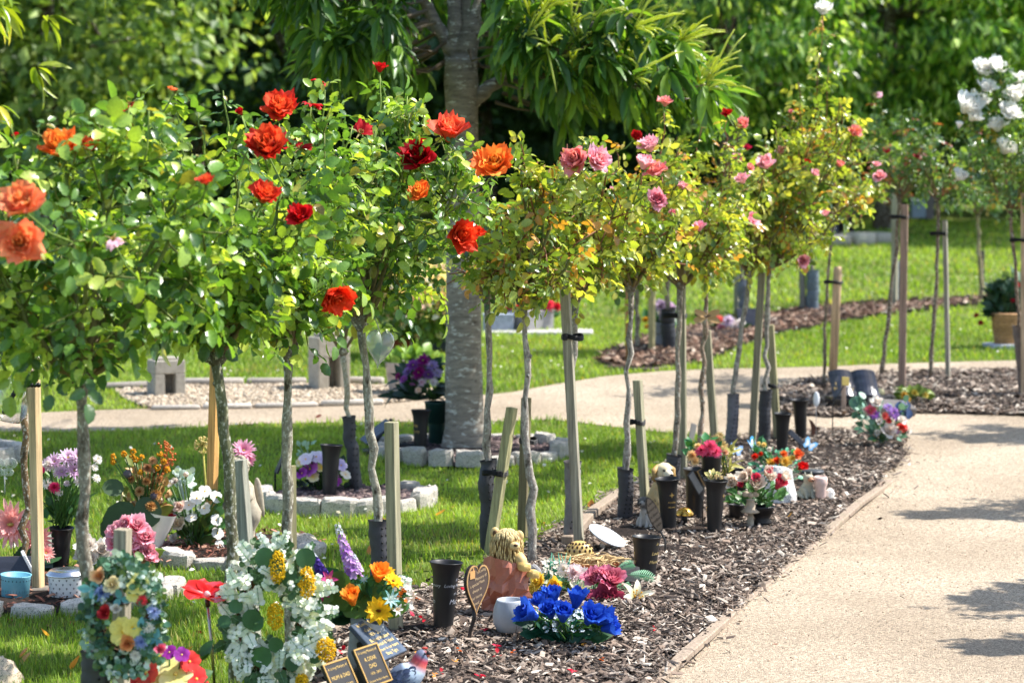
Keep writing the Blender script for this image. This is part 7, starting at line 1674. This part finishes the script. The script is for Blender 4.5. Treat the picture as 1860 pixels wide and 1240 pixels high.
# small dark plaque by the squat vase
b = gnd(1146, 1058); S = 1 / ppm(b[1]); p = thing('memorial_tablet', 'small dark slate tablet between the fern spray and the squat gold lettered vase', 'plaque', b)
mb = MB(); mb.box((40 * S, 8 * S, 34 * S), C(52, 50, 50), rotM(-.5, .25, .5), bev=.002); mb.build('slab', POLISH, p, smooth=False)
# ---- second cluster
def seated(label, base, h, cols, name='dog_figurine', cat='figurine', ears='flop', rz=0.0, seed=0):
    """seated animal: cols body, head, muzzle, ears"""
    b = gnd(*base); S = h / ppm(b[1]); p = thing(name, label, cat, b, rz=rz); cb, ch, cm_, ce = cols
    mb = MB(); P = np.array([(0, .10, .0), (0, .12, .12), (0, .10, .28), (0, .04, .44), (0, -.02, .58), (0, -.05, .68), (0, -.07, .78), (0, -.08, .90), (0, -.07, .98), (0, -.06, 1.0)]) * S
    mb.tube(P, np.array([.20, .25, .23, .19, .155, .13, .165, .175, .11, .02]) * S, 16, np.array([cb] * 5 + [ch] * 5))
    mb.tube(np.array([(0, -.18, .82), (0, -.30, .79), (0, -.36, .78)]) * S, np.array([.105, .085, .03]) * S, 10, cm_)
    for sg in (-1, 1):
        mb.tube(np.array([(sg * .10, -.02, .50), (sg * .11, -.10, .25), (sg * .11, -.13, .04), (sg * .11, -.22, .02)]) * S, np.array([.08, .06, .055, .045]) * S, 8, cb)
        mb.tube(np.array([(sg * .20, .14, .22), (sg * .24, .02, .12), (sg * .22, -.14, .03)]) * S, np.array([.13, .10, .05]) * S, 8, cb)
    mb.tube(np.array([(0, .30, .06), (.16, .34, .05), (.28, .22, .05)]) * S, np.array([.05, .045, .015]) * S, 7, cb)
    mb.build('body', RESIN, p)
    for sg in (-1, 1):
        mb = MB()
        if ears == 'flop': mb.tube(np.array([(sg * .10, -.06, .95), (sg * .19, -.08, .86), (sg * .20, -.10, .72), (sg * .18, -.10, .66)]) * S, np.array([.04, .075, .07, .02]) * S, 8, ce)
        else: mb.tube(np.array([(sg * .09, -.05, .93), (sg * .12, -.05, 1.12)]) * S, np.array([.06, .005]) * S, 8, ce)
        mb.build('ear', RESIN, p)
        mb = MB(); mb.ball(np.array((sg * .075, -.235, .88)) * S, .028 * S, C(16, 12, 10), 7, 5); mb.build('eye', CERAMIC, p)
    mb = MB(); mb.ball(np.array((0, -.375, .80)) * S, .035 * S, C(20, 16, 16), 7, 5); mb.build('nose', CERAMIC, p)
    return p
seated('golden and cream spaniel figurine looking over the black vase beside a short olive stake', (1200, 936), 98, (C(196, 172, 126), C(220, 206, 168), C(226, 216, 190), C(178, 146, 92)), rz=.5)
seated('smaller grey and white seated animal figure with a dark head by the feather plaque', (1172, 956), 56, (C(166, 160, 152), C(84, 82, 82), C(140, 136, 130), C(70, 66, 66)), name='animal_figurine', rz=-.5)
# feather plaque
b = gnd(1208, 1000); S = 1 / ppm(b[1]); p = thing('feather_plaque', 'leaning bronze feather shaped plaque on a thin stake beside the spaniel', 'plaque', b)
t = np.linspace(0, 1, 14); wv = np.sin(PI * np.clip(t * .93 + .06, 0, 1)) ** .6
P = np.concatenate([np.stack([wv * 12, t * 72 - 36], 1), np.stack([-wv * 12, t * 72 - 36], 1)[::-1]]) * S
M = rotM(0, -.42, .45) @ rotM(PI / 2, 0, 0); M[:3, 3] = at(1188, 934, b[1]) - b
mb = MB(); slab2(mb, P, -.006, 0, C(40, 36, 34), M); mb.build('backing', PAINT, p, smooth=False); mb = MB(); slab2(mb, P * .9, .0004, .0016, C(92, 84, 76), M); mb.build('face', GOLDM, p, smooth=False)
for i, s in enumerate(('In Loving', 'Memory of', 'a dear', 'Brother', 'at peace')): text_on(p, s, 7.5 * S, M @ rotM(0, 0, .2, (0, (22 - 11 * i) * S, .003)), C(30, 26, 24))
mb = MB(); q = xf(M, [(0, -36 * S, -.003)])[0]; mb.tube([(.002, 0, -.03), (.0, 0, 20 * S), q, q + np.array([-.004, 0, .02])], .0045, 6, C(46, 44, 42)); mb.build('stake', PAINT, p)
# gold dish and dark cup
b = gnd(1243, 948); S = 1 / ppm(b[1]); p = thing('gold_lamp', 'small gold dome lamp on a dark stem between the black vases', 'lamp', b)
mb = MB(); mb.lathe([(6 * S, -.01), (6 * S, 18 * S)], 12, C(26, 26, 28)); mb.build('stem', PLASTIC, p); mb = MB(); mb.lathe([(17 * S, 14 * S), (17 * S, 17 * S), (10 * S, 25 * S), (.001, 28 * S)], 24, C(222, 170, 80), cap=False); mb.build('dome', METAL, p)
# plaques on bent spikes
def spike_plaque(label, base, cpx, w, h, ang, yaw, col, words=None, bcol=None):
    b = gnd(*base); S = 1 / ppm(b[1]); p = thing('plaque_marker', label, 'plaque', b); M = rotM(0, ang, yaw) @ rotM(PI / 2 - .25, 0, 0); M[:3, 3] = at(cpx[0], cpx[1], b[1]) - b
    mb = MB(); mb.box((w * S, h * S, .006), col, M @ rotM(p=(0, 0, -.006)), bev=.0015); mb.build('plate', PAINT, p, smooth=False)
    if bcol is not None:
        mb = MB(); mb.box((w * S * .84, h * S * .9, .0012), bcol, M @ rotM(p=(0, 0, .0002))); mb.build('face', PAINT, p, smooth=False)
    q = M[:3, 3]; mb = MB(); mb.tube([(0, 0, -.03), (0, 0, q[2] * .55), q + np.array([0, .008, -.012])], .0035, 6, C(40, 38, 38)); mb.build('spike', PAINT, p)
    if words: text_on(p, words, w * S * .2, M @ rotM(p=(0, 0, .002)), C(190, 190, 186))
    return p
spike_plaque('narrow grey metal plaque on a bent spike between the black vases', (1276, 952), (1264, 876), 18, 44, -.50, .85, C(60, 58, 58), None, C(120, 118, 114))
spike_plaque('tan edged dark plaque tilted behind the front black vase', (1292, 950), (1284, 862), 30, 30, -.4, .5, C(150, 116, 70), 'In Loving\nMemory', C(58, 52, 50))
spike_plaque('blue butterfly headed black plaque on a spike beside the far black vases', (1453, 830), (1450, 798), 10, 46, -.78, .3, C(40, 44, 52), None, C(70, 72, 80))
spike_plaque('dark blank plaque on a spike leaning behind the pink carnation pot', (1256, 800), (1258, 786), 12, 36, .35, .4, C(120, 118, 116))
spike_plaque('faded gold topped marker on a crooked spike before the slate book', (1512, 788), (1536, 692), 14, 16, .1, .2, C(170, 150, 80))
b = gnd(1532, 742); p = thing('wooden_stick', 'short grey wooden stick leaning by the slate book', 'stick', b); S = 1 / ppm(b[1]); mb = MB(); mb.box((8 * S, 5 * S, 56 * S), C(160, 140, 126), bev=.002); mb.build('stick', WOOD, p, smooth=False)
# pots and flowers of the cluster
PK1, PK2 = C(210, 30, 96), C(238, 110, 150)
lathe_thing('flower_pot', 'small black pot of pink carnations perched above the black vase cluster', 'pot', (1292, 864), [(15, 0), (16, 2), (19, 36), (20, 38)], PLASTIC, BLACK, Y=gnd(1292, 950)[1])
bunch('bright pink carnations with cream blossoms in the perched black pot', 'flowers', (1290, 832), [(1288, 808, 15, 'pom', PK1, PK2), (1272, 815, 13, 'pom', PK1, PK2), (1298, 818, 14, 'pom', PK1, PK2), (1284, 820, 12, 'pom', C(200, 40, 90), PK2), (1266, 808, 8, 'pom', C(236, 200, 100), C(244, 226, 170)), (1256, 826, 13, 'pom', C(226, 180, 110), C(244, 220, 170)), (1262, 836, 10, 'pom', C(226, 190, 120), C(244, 226, 180))], greens=[(40, C(60, 120, 70), .05, LEAFLET, (1248, 800, 1310, 838))], Y=gnd(1292, 950)[1], seed=24)
DBC = C(214, 196, 140)
bunch('dried cream blossom and drooping straw leaves right of the pink carnations', 'dried flowers', (1318, 870), [(1302, 796, 13, 'mum', C(206, 176, 110), DBC), (1312, 806, 11, 'mum', C(206, 176, 110), DBC), (1306, 788, 8, 'mum', C(206, 176, 110), DBC), (1316, 820, 8, 'pom', C(200, 150, 120), C(226, 190, 160))], greens=[(30, C(176, 170, 90), .07, leaf_tmpl(.12, .3, .4), (1304, 815, 1330, 856), .5)], Y=gnd(1318, 930)[1], seed=25)
bunch('small clump of dried pale stems in the front black vase', 'dried flowers', (1297, 874), [(1300, 862, 5, 'knob', DBC, DBC), (1290, 864, 4, 'knob', DBC, DBC), (1308, 864, 4, 'knob', DBC, DBC)], greens=[(14, C(196, 186, 120), .03, LEAFLET, (1284, 858, 1312, 868))], Y=gnd(1297, 962)[1], seed=26)
lathe_thing('flower_bowl', 'empty black grave bowl with a wide rim left of the blue butterflies', 'bowl', (1340, 890), [(13, 0), (15, 2), (18, 30), (20, 40), (21, 42)], PLASTIC, BLACK)
def btf(label, base, c, q, yaw, roll, col=C(110, 180, 232)):
    b = gnd(*base); S = 1 / ppm(b[1]); p = thing('butterfly_ornament', label, 'ornament', b); M = rotM(0, roll, yaw) @ rotM(PI / 2 - .5, 0, 0); M[:3, 3] = at(c[0], c[1], b[1]) - b
    mb = MB(); mb.tube([(0, 0, -.02), M[:3, 3]], .002, 5, C(60, 64, 60)); mb.build('stick', PAINT, p)
    for sg in (-1, 1):
        mb = MB(); W2 = np.array([(0, -.1), (.35, -.75), (.8, -.6), (.75, -.1), (1.0, .3), (.95, .85), (.5, .8), (0, .15)]) * q * S * np.array([sg, 1])
        slab2(mb, W2 if sg > 0 else W2[::-1], 0, .002, col, M @ rotM(0, -sg * .35, 0)); slab2(mb, (W2 if sg > 0 else W2[::-1]) * .6 + np.array([sg * .12 * q * S, 0]), .0021, .0026, WHITE * .9, M @ rotM(0, -sg * .35, 0)); mb.build('wing', CERAMIC, p, smooth=False)
btf('pale blue and white butterfly ornament left of the wrapped flowers', (1336, 836), (1336, 818), 13, .2, .3, C(150, 190, 236))
btf('upright blue butterfly ornament edge on in front of the leaning olive stake', (1366, 836), (1364, 808), 15, 1.1, -.2, C(60, 150, 206))
btf('pale blue butterfly at the tip of the black spike plaque by the far vases', (1470, 836), (1470, 808), 13, -.2, .6, C(130, 190, 236))
WB = C(70, 164, 214)
b = gnd(1386, 872); S = 1 / ppm(b[1]); p = thing('ribbon_bow', 'striped blue and white ribbon below the wrapped mixed flowers', 'ribbon', b)
for k in range(4):
    mb = MB(); 
    for j in range(3): mb.tube(np.array([(-20 + 10 * j, -6, 4 + 3 * k), (-8 + 10 * j, -10, 16 + 3 * k), (8 + 6 * j, -8, 20 + 2 * k), (18 + 4 * j, -4, 6 + 2 * k)]) * S, [2 * S, 4.4 * S, 4.4 * S, 2 * S], 6, WB if (j + k) % 3 else WHITE)
    mb.build('ribbon_fold', CERAMIC, p)
YW, RW = C(240, 206, 90), C(220, 60, 30)
bunch('wrapped mixed flowers in red, yellow and orange with teal leaves behind the white heart stone', 'flowers', (1412, 880), [(1386, 806, 6, 'pom', YW, C(244, 226, 150)), (1376, 804, 5, 'pom', YW, C(244, 226, 150)), (1396, 814, 6, 'pom', C(240, 226, 170), WHITE), (1370, 828, 8, 'pom', RW, C(230, 60, 40)), (1410, 834, 9, 'pom', RW, C(236, 90, 40)), (1422, 822, 8, 'pom', C(230, 90, 40), C(240, 130, 60)), (1424, 838, 11, 'rose', YW, C(250, 220, 120)), (1400, 840, 9, 'rose', YW, C(244, 210, 100)), (1438, 830, 7, 'pom', YW, C(244, 226, 120)), (1447, 824, 10, 'rose', C(226, 80, 40), C(240, 140, 80)), (1452, 848, 9, 'tight', C(196, 20, 24), C(220, 40, 36)), (1380, 822, 5, 'pom', RW, RW), (1434, 850, 7, 'pom', C(240, 220, 120), WHITE)],
      greens=[(60, C(90, 166, 130), .03, LEAFLET, (1366, 816, 1458, 870)), (30, C(60, 120, 76), .045, LEAFLET, (1370, 800, 1400, 836))], seed=27)
lathe_thing('solar_light', 'round black solar light disc on the bark right of the wrapped flowers', 'lamp', (1476, 872), [(5, -2), (6, 12), (20, 13), (21, 17), (19, 19)], PLASTIC, C(60, 62, 66), inner=False)
boulder('large white speckled heart shaped stone behind the pink and white roses', (1410, 908), 38, 26, 64, C(214, 212, 208), 31)
lathe_thing('flower_bowl', 'black bowl of pink and white roses on a round base', 'bowl', (1384, 950), [(17, 0), (18, 3), (14, 10), (16, 14), (22, 30), (23, 33)], PLASTIC, BLACK)
WW = C(240, 234, 220)
bunch('white and deep pink artificial roses with green leaves in the black bowl', 'flowers', (1380, 918), [(1334, 876, 13, 'tight', C(226, 214, 196), WW), (1352, 868, 12, 'tight', C(226, 210, 190), WW), (1372, 882, 14, 'tight', C(226, 214, 190), WW), (1370, 866, 9, 'tight', C(200, 40, 80), C(226, 90, 120)), (1390, 858, 10, 'tight', C(226, 210, 200), WW), (1412, 880, 14, 'tight', C(196, 40, 80), C(226, 96, 116)), (1398, 868, 10, 'tight', C(228, 214, 200), WW), (1346, 880, 6, 'tight', C(206, 50, 90), C(226, 90, 120)), (1394, 856, 7, 'tight', C(200, 40, 80), C(220, 80, 110)), (1420, 868, 10, 'tight', C(230, 224, 214), WW), (1360, 860, 9, 'tight', C(230, 214, 200), WW)],
      greens=[(18, C(84, 126, 60), .07, leaf_tmpl(.24, .3, .2), (1330, 890, 1424, 924)), (34, C(64, 110, 54), .045, LEAFLET, (1330, 885, 1424, 920))], Y=gnd(1384, 950)[1], seed=28)
lathe_thing('small_pot', 'black round pot at the left of the pink and white roses', 'pot', (1338, 938), [(12, 0), (14, 3), (15, 22), (15.5, 24)], PLASTIC, BLACK)
# little bird bath figure
b = gnd(1363, 952); S = 1 / ppm(b[1]); p = thing('fairy_ornament', 'tiny weathered stone toadstool ornament in front of the black bowl', 'ornament', b); SC2 = C(170, 156, 136)
mb = MB(); mb.lathe([(7 * S, -.005), (6 * S, 12 * S), (5 * S, 20 * S), (16 * S, 22 * S), (18 * S, 24 * S), (10 * S, 30 * S), (7 * S, 44 * S), (9 * S, 46 * S), (.001, 48 * S)], 18, SC2, cap=False); mb.build('toadstool', STONE, p)
mb = MB(); mb.ball((0, 0, 54 * S), 6 * S, SC2 * 1.1, 9, 7)
for sg in (-1, 1): mb.ball((sg * 9 * S, 0, 56 * S), 7 * S, SC2 * 1.1, 8, 6, (1, .5, .8))
mb.build('figure', STONE, p)
p_ = seated('squat grey stone cat figure right of the white heart stone', (1466, 904), 44, (C(150, 150, 134), C(160, 150, 130), C(170, 120, 90), C(150, 150, 134)), name='cat_figurine', ears='up', rz=.4); p_.scale = (1.35, 1.2, 1)
lathe_thing('candle_glass', 'pale pink glass candle holder right of the stone cat', 'candle', (1490, 904), [(9, 0), (10, 3), (10, 18), (13, 26), (13, 36), (11, 40)], CERAMIC, C(214, 186, 176))
boulder('small pile of white shells at the right end of the flower cluster', (1506, 902), 11, 8, 16, C(232, 226, 214), 33, cat='shell', mat=CERAMIC, name='shell_pile')
# white feather on a wire and rust leaf shape
b = gnd(1482, 798); S = 1 / ppm(b[1]); p = thing('feather_ornament', 'white feather ornament on a thin wire beside the far black vase', 'ornament', b); mb = MB(); mb.tube([(0, 0, -.02), (0, 0, 66 * S)], .0018, 5, C(150, 150, 150)); mb.build('wire', PAINT, p); mb = MB(); mb.ball((0, 0, 74 * S), 1, C(232, 234, 236), 8, 8, (6 * S, 2.4 * S, 14 * S)); mb.build('feather', CERAMIC, p)
b = gnd(1477, 790); S = 1 / ppm(b[1]); p = thing('rust_ornament', 'small rusty metal bird silhouette on the bark by the far vases', 'ornament', b); M = rotM(PI / 2, 0, .2)
mb = MB(); slab2(mb, np.array([(-3, 0), (3, 0), (3, 8), (13, 12), (5, 16), (-2, 26), (-9, 30), (-5, 18)]) * S, 0, .004, C(96, 58, 42), M); mb.build('silhouette', PAINT, p, smooth=False)
# large mixed bouquet at the tip
EU = C(110, 150, 130)
bunch('large bouquet of purple, coral and white flowers with eucalyptus at the tip of the bed', 'bouquet', (1600, 806), [(1578, 742, 13, 'mum', C(206, 50, 80), C(226, 120, 140)), (1586, 750, 12, 'mum', C(130, 70, 170), C(160, 110, 196)), (1622, 748, 14, 'mum', C(140, 90, 180), C(186, 140, 210)), (1612, 738, 10, 'mum', C(140, 100, 190), C(190, 160, 220)), (1590, 730, 11, 'rose', WHITE, WHITE), (1606, 754, 9, 'pom', C(226, 80, 80), C(240, 130, 120)), (1612, 762, 7, 'pom', C(210, 50, 70), C(230, 90, 90)), (1638, 774, 13, 'pom', C(206, 50, 50), C(230, 90, 80)), (1626, 780, 10, 'mum', C(170, 120, 190), C(206, 170, 220)), (1612, 782, 14, 'rose', C(226, 216, 206), WHITE), (1634, 762, 9, 'rose', WHITE, WHITE), (1648, 780, 9, 'pom', C(226, 230, 216), WHITE), (1594, 764, 7, 'rose', C(240, 236, 226), WHITE), (1592, 784, 7, 'pom', C(200, 210, 180), WHITE)],
      greens=[(50, EU, .035, ROUND, (1556, 725, 1650, 795)), (40, C(80, 120, 94), .045, LEAFLET, (1560, 750, 1640, 800), .2), (10, EU, .06, ROUND, (1552, 716, 1570, 745)), (10, C(60, 80, 120), .07, LEAFLET, (1630, 735, 1652, 765))], name='bouquet', seed=29)
# glass heart lantern on the pale trunk
YH = gnd(697, 1100)[1] - .10; b = at(690, 628, YH); S = 1 / ppm(YH); p = thing('glass_heart', 'clear glass heart with teal leaves inside hanging from the pale knotted trunk', 'ornament', b)
t = np.linspace(0, 1, 13); mb = MB(); V = []
HH = heart(40) * np.array([48, 74]) * S
for k, (q, dd) in enumerate([(.02, 14), (.5, 13), (.8, 9.5), (.95, 5), (1.0, 0), (.95, -5), (.8, -9.5), (.5, -13), (.02, -14)]): V.append(np.column_stack([HH[:, 0] * q, np.full(40, dd * S), HH[:, 1] * q]))
mb.add(np.concatenate(V) @ np.array(rotM(0, .12, .25))[:3, :3].T, [(i * 40 + j, i * 40 + (j + 1) % 40, (i + 1) * 40 + (j + 1) % 40, (i + 1) * 40 + j) for i in range(8) for j in range(40)], C(230, 230, 220)); mb.build('glass', glass_mat('heart_glass', (.86, .88, .82), milky=.35), p)
mb = MB()
for k in range(7): add_leaf(mb, np.array([r.uniform(-8, 6), r.uniform(-3, 3), r.uniform(-16, -4)]) * S, unit(1)[0] + np.array([0, 0, .6]), (0, -1, .2), 16 * S, C(60, 140, 120), ROUND)
mb.build('teal_leaves', FLEAF, p)
mb = MB(); mb.tube([np.array((0, 0, 26)) * S, np.array((-6, 2, 44)) * S, np.array((-16, 40, 52)) * S], .002, 5, C(180, 176, 160)); mb.build('cord', PAINT, p)
# wire bird ornament on the leaning trunk
b = at(1284, 575, gnd(1222, 872)[1] - .05); S = 1 / ppm(b[1]); p = thing('wire_ornament', 'small wire dragonfly ornament hung by the thin brown trunk', 'ornament', b); mb = MB()
mb.tube(np.array([(-22, 0, 4), (-6, 0, 0), (14, 0, 2)]) * S, 2.2 * S, 6, C(90, 70, 50)); mb.build('body', PAINT, p)
for sg, a in ((1, .5), (-1, .5), (1, -.4), (-1, -.3)):
    mb = MB(); add_leaf(mb, (0, 0, 0), (sg, -.2, a), (0, -1, .3), 26 * S, C(176, 140, 90), ROUND, .5); mb.build('wing', PAINT, p)

# fallen petals and leaves ----------------------------------------------------------
def fallen(name, label, cat, group, spots, cols, size, tmpl, seed, lift=.004):
    r = np.random.default_rng(seed); protos = []
    for c in cols:
        mb = MB(); c = np.asarray(c)
        for k in range(3 if name == 'fallen_petal' else 1):
            q = frames(np.array([[r.normal() * .4, r.normal() * .4, 1]]), np.array([r.uniform(0, 6)]), np.array([size * r.uniform(.8, 1.2)])); mb.inst(tmpl, q, np.array([[r.normal() * size * .4, r.normal() * size * .4, .004 * k + .003]]), (c * (1 + .2 * r.normal()))[None])
        o_ = mb.build(name, PETAL if name == 'fallen_petal' else TLEAF); tag(o_, label, cat, group); protos.append([o_, False])
    for i, s in enumerate(spots):
        pr = protos[i % len(protos)]
        if pr[1]: o_ = pr[0].copy(); COL.objects.link(o_)
        else: o_ = pr[0]; pr[1] = True
        b = gnd(*s); o_.location = Vector(b + np.array([0, 0, lift])); o_.rotation_euler = (r.normal() * .2, r.normal() * .2, r.uniform(0, 6.3))
        sc_ = r.uniform(.7, 1.3); o_.scale = (sc_,) * 3
CUPP = leaf_tmpl(.42, .5, -.35, rows=(0, .2, .5, .8, 1), prof=(0, .8, 1.1, .9, 0))
SP = [(745, 1060), (757, 1090), (745, 1120), (765, 1195), (800, 1228), (835, 1185), (880, 1150), (828, 1205), (905, 1196), (928, 1188), (1040, 1226), (790, 1232), (1190, 1146), (1008, 1090), (842, 1075), (862, 1082), (620, 1190), (985, 955), (900, 1180), (1060, 1175), (770, 1130), (1090, 1200), (870, 1235)]
fallen('fallen_petal', 'small rose petal dropped on the dark bark', 'petal', 'fallen rose petals', SP, [C(196, 30, 50), C(220, 110, 40), C(206, 50, 80), C(226, 160, 60)], .012, CUPP, 4)
SL = [(25, 1128), (32, 1195), (92, 1135), (76, 1158), (135, 1135), (140, 1215), (118, 1245), (55, 1205), (335, 1098), (310, 1145), (340, 1150), (345, 1195), (700, 945), (1060, 928), (690, 935), (805, 940), (820, 922), (700, 790), (1100, 850), (1440, 940), (1412, 1172), (655, 1010), (568, 760), (480, 985), (1095, 836)]
fallen('fallen_leaf', 'curled dry brown leaf fallen on the ground', 'leaf', 'fallen dry leaves', SL, [C(150, 60, 46), C(186, 120, 66), C(120, 40, 44), C(206, 150, 84)], .045, leaf_tmpl(.33, .6, -.5), 5)
# ------------------------------------------------------------------ camera, light
cam = bpy.data.cameras.new('camera'); co = bpy.data.objects.new('camera', cam); COL.objects.link(co)
co.location = (0, 0, CAMH); co.rotation_euler = (PI / 2 - TH, 0, 0)
cam.sensor_width = 36.0; cam.lens = FPX / 1860 * 36.0; cam.clip_end = 500; cam.clip_start = .1
cam.dof.use_dof = True; cam.dof.focus_distance = 7.3; cam.dof.aperture_fstop = 3.6; cam.dof.aperture_blades = 9
scene.camera = co
w = bpy.data.worlds.new('World'); scene.world = w; w.use_nodes = True
nt = w.node_tree; bg = nt.nodes['Background']
sky = nt.nodes.new('ShaderNodeTexSky'); sky.sky_type = 'NISHITA'; sky.sun_disc = False
sky.sun_elevation = SUN_EL; sky.sun_rotation = SUN_AZ
nt.links.new(sky.outputs['Color'], bg.inputs['Color']); bg.inputs['Strength'].default_value = .15
sl = bpy.data.lights.new('sun', 'SUN'); sl.energy = 4.9; sl.angle = math.radians(.53); sl.color = (1.0, .955, .89)
so = bpy.data.objects.new('sun', sl); COL.objects.link(so)
sd = Vector((math.sin(SUN_AZ) * math.cos(SUN_EL), math.cos(SUN_AZ) * math.cos(SUN_EL), math.sin(SUN_EL)))
so.rotation_euler = (-sd).to_track_quat('-Z', 'Y').to_euler(); so.location = sd * 20
vs_ = scene.view_settings
scene.display_settings.display_device = 'sRGB'
vs_.view_transform = 'Standard'; vs_.look = 'None'; vs_.exposure = EXPOSURE; vs_.gamma = 1.0; vs_.use_curve_mapping = False
cy = scene.cycles
cy.max_bounces = 8; cy.diffuse_bounces = 3; cy.glossy_bounces = 3; cy.transmission_bounces = 6; cy.transparent_max_bounces = 10
cy.use_denoising = True
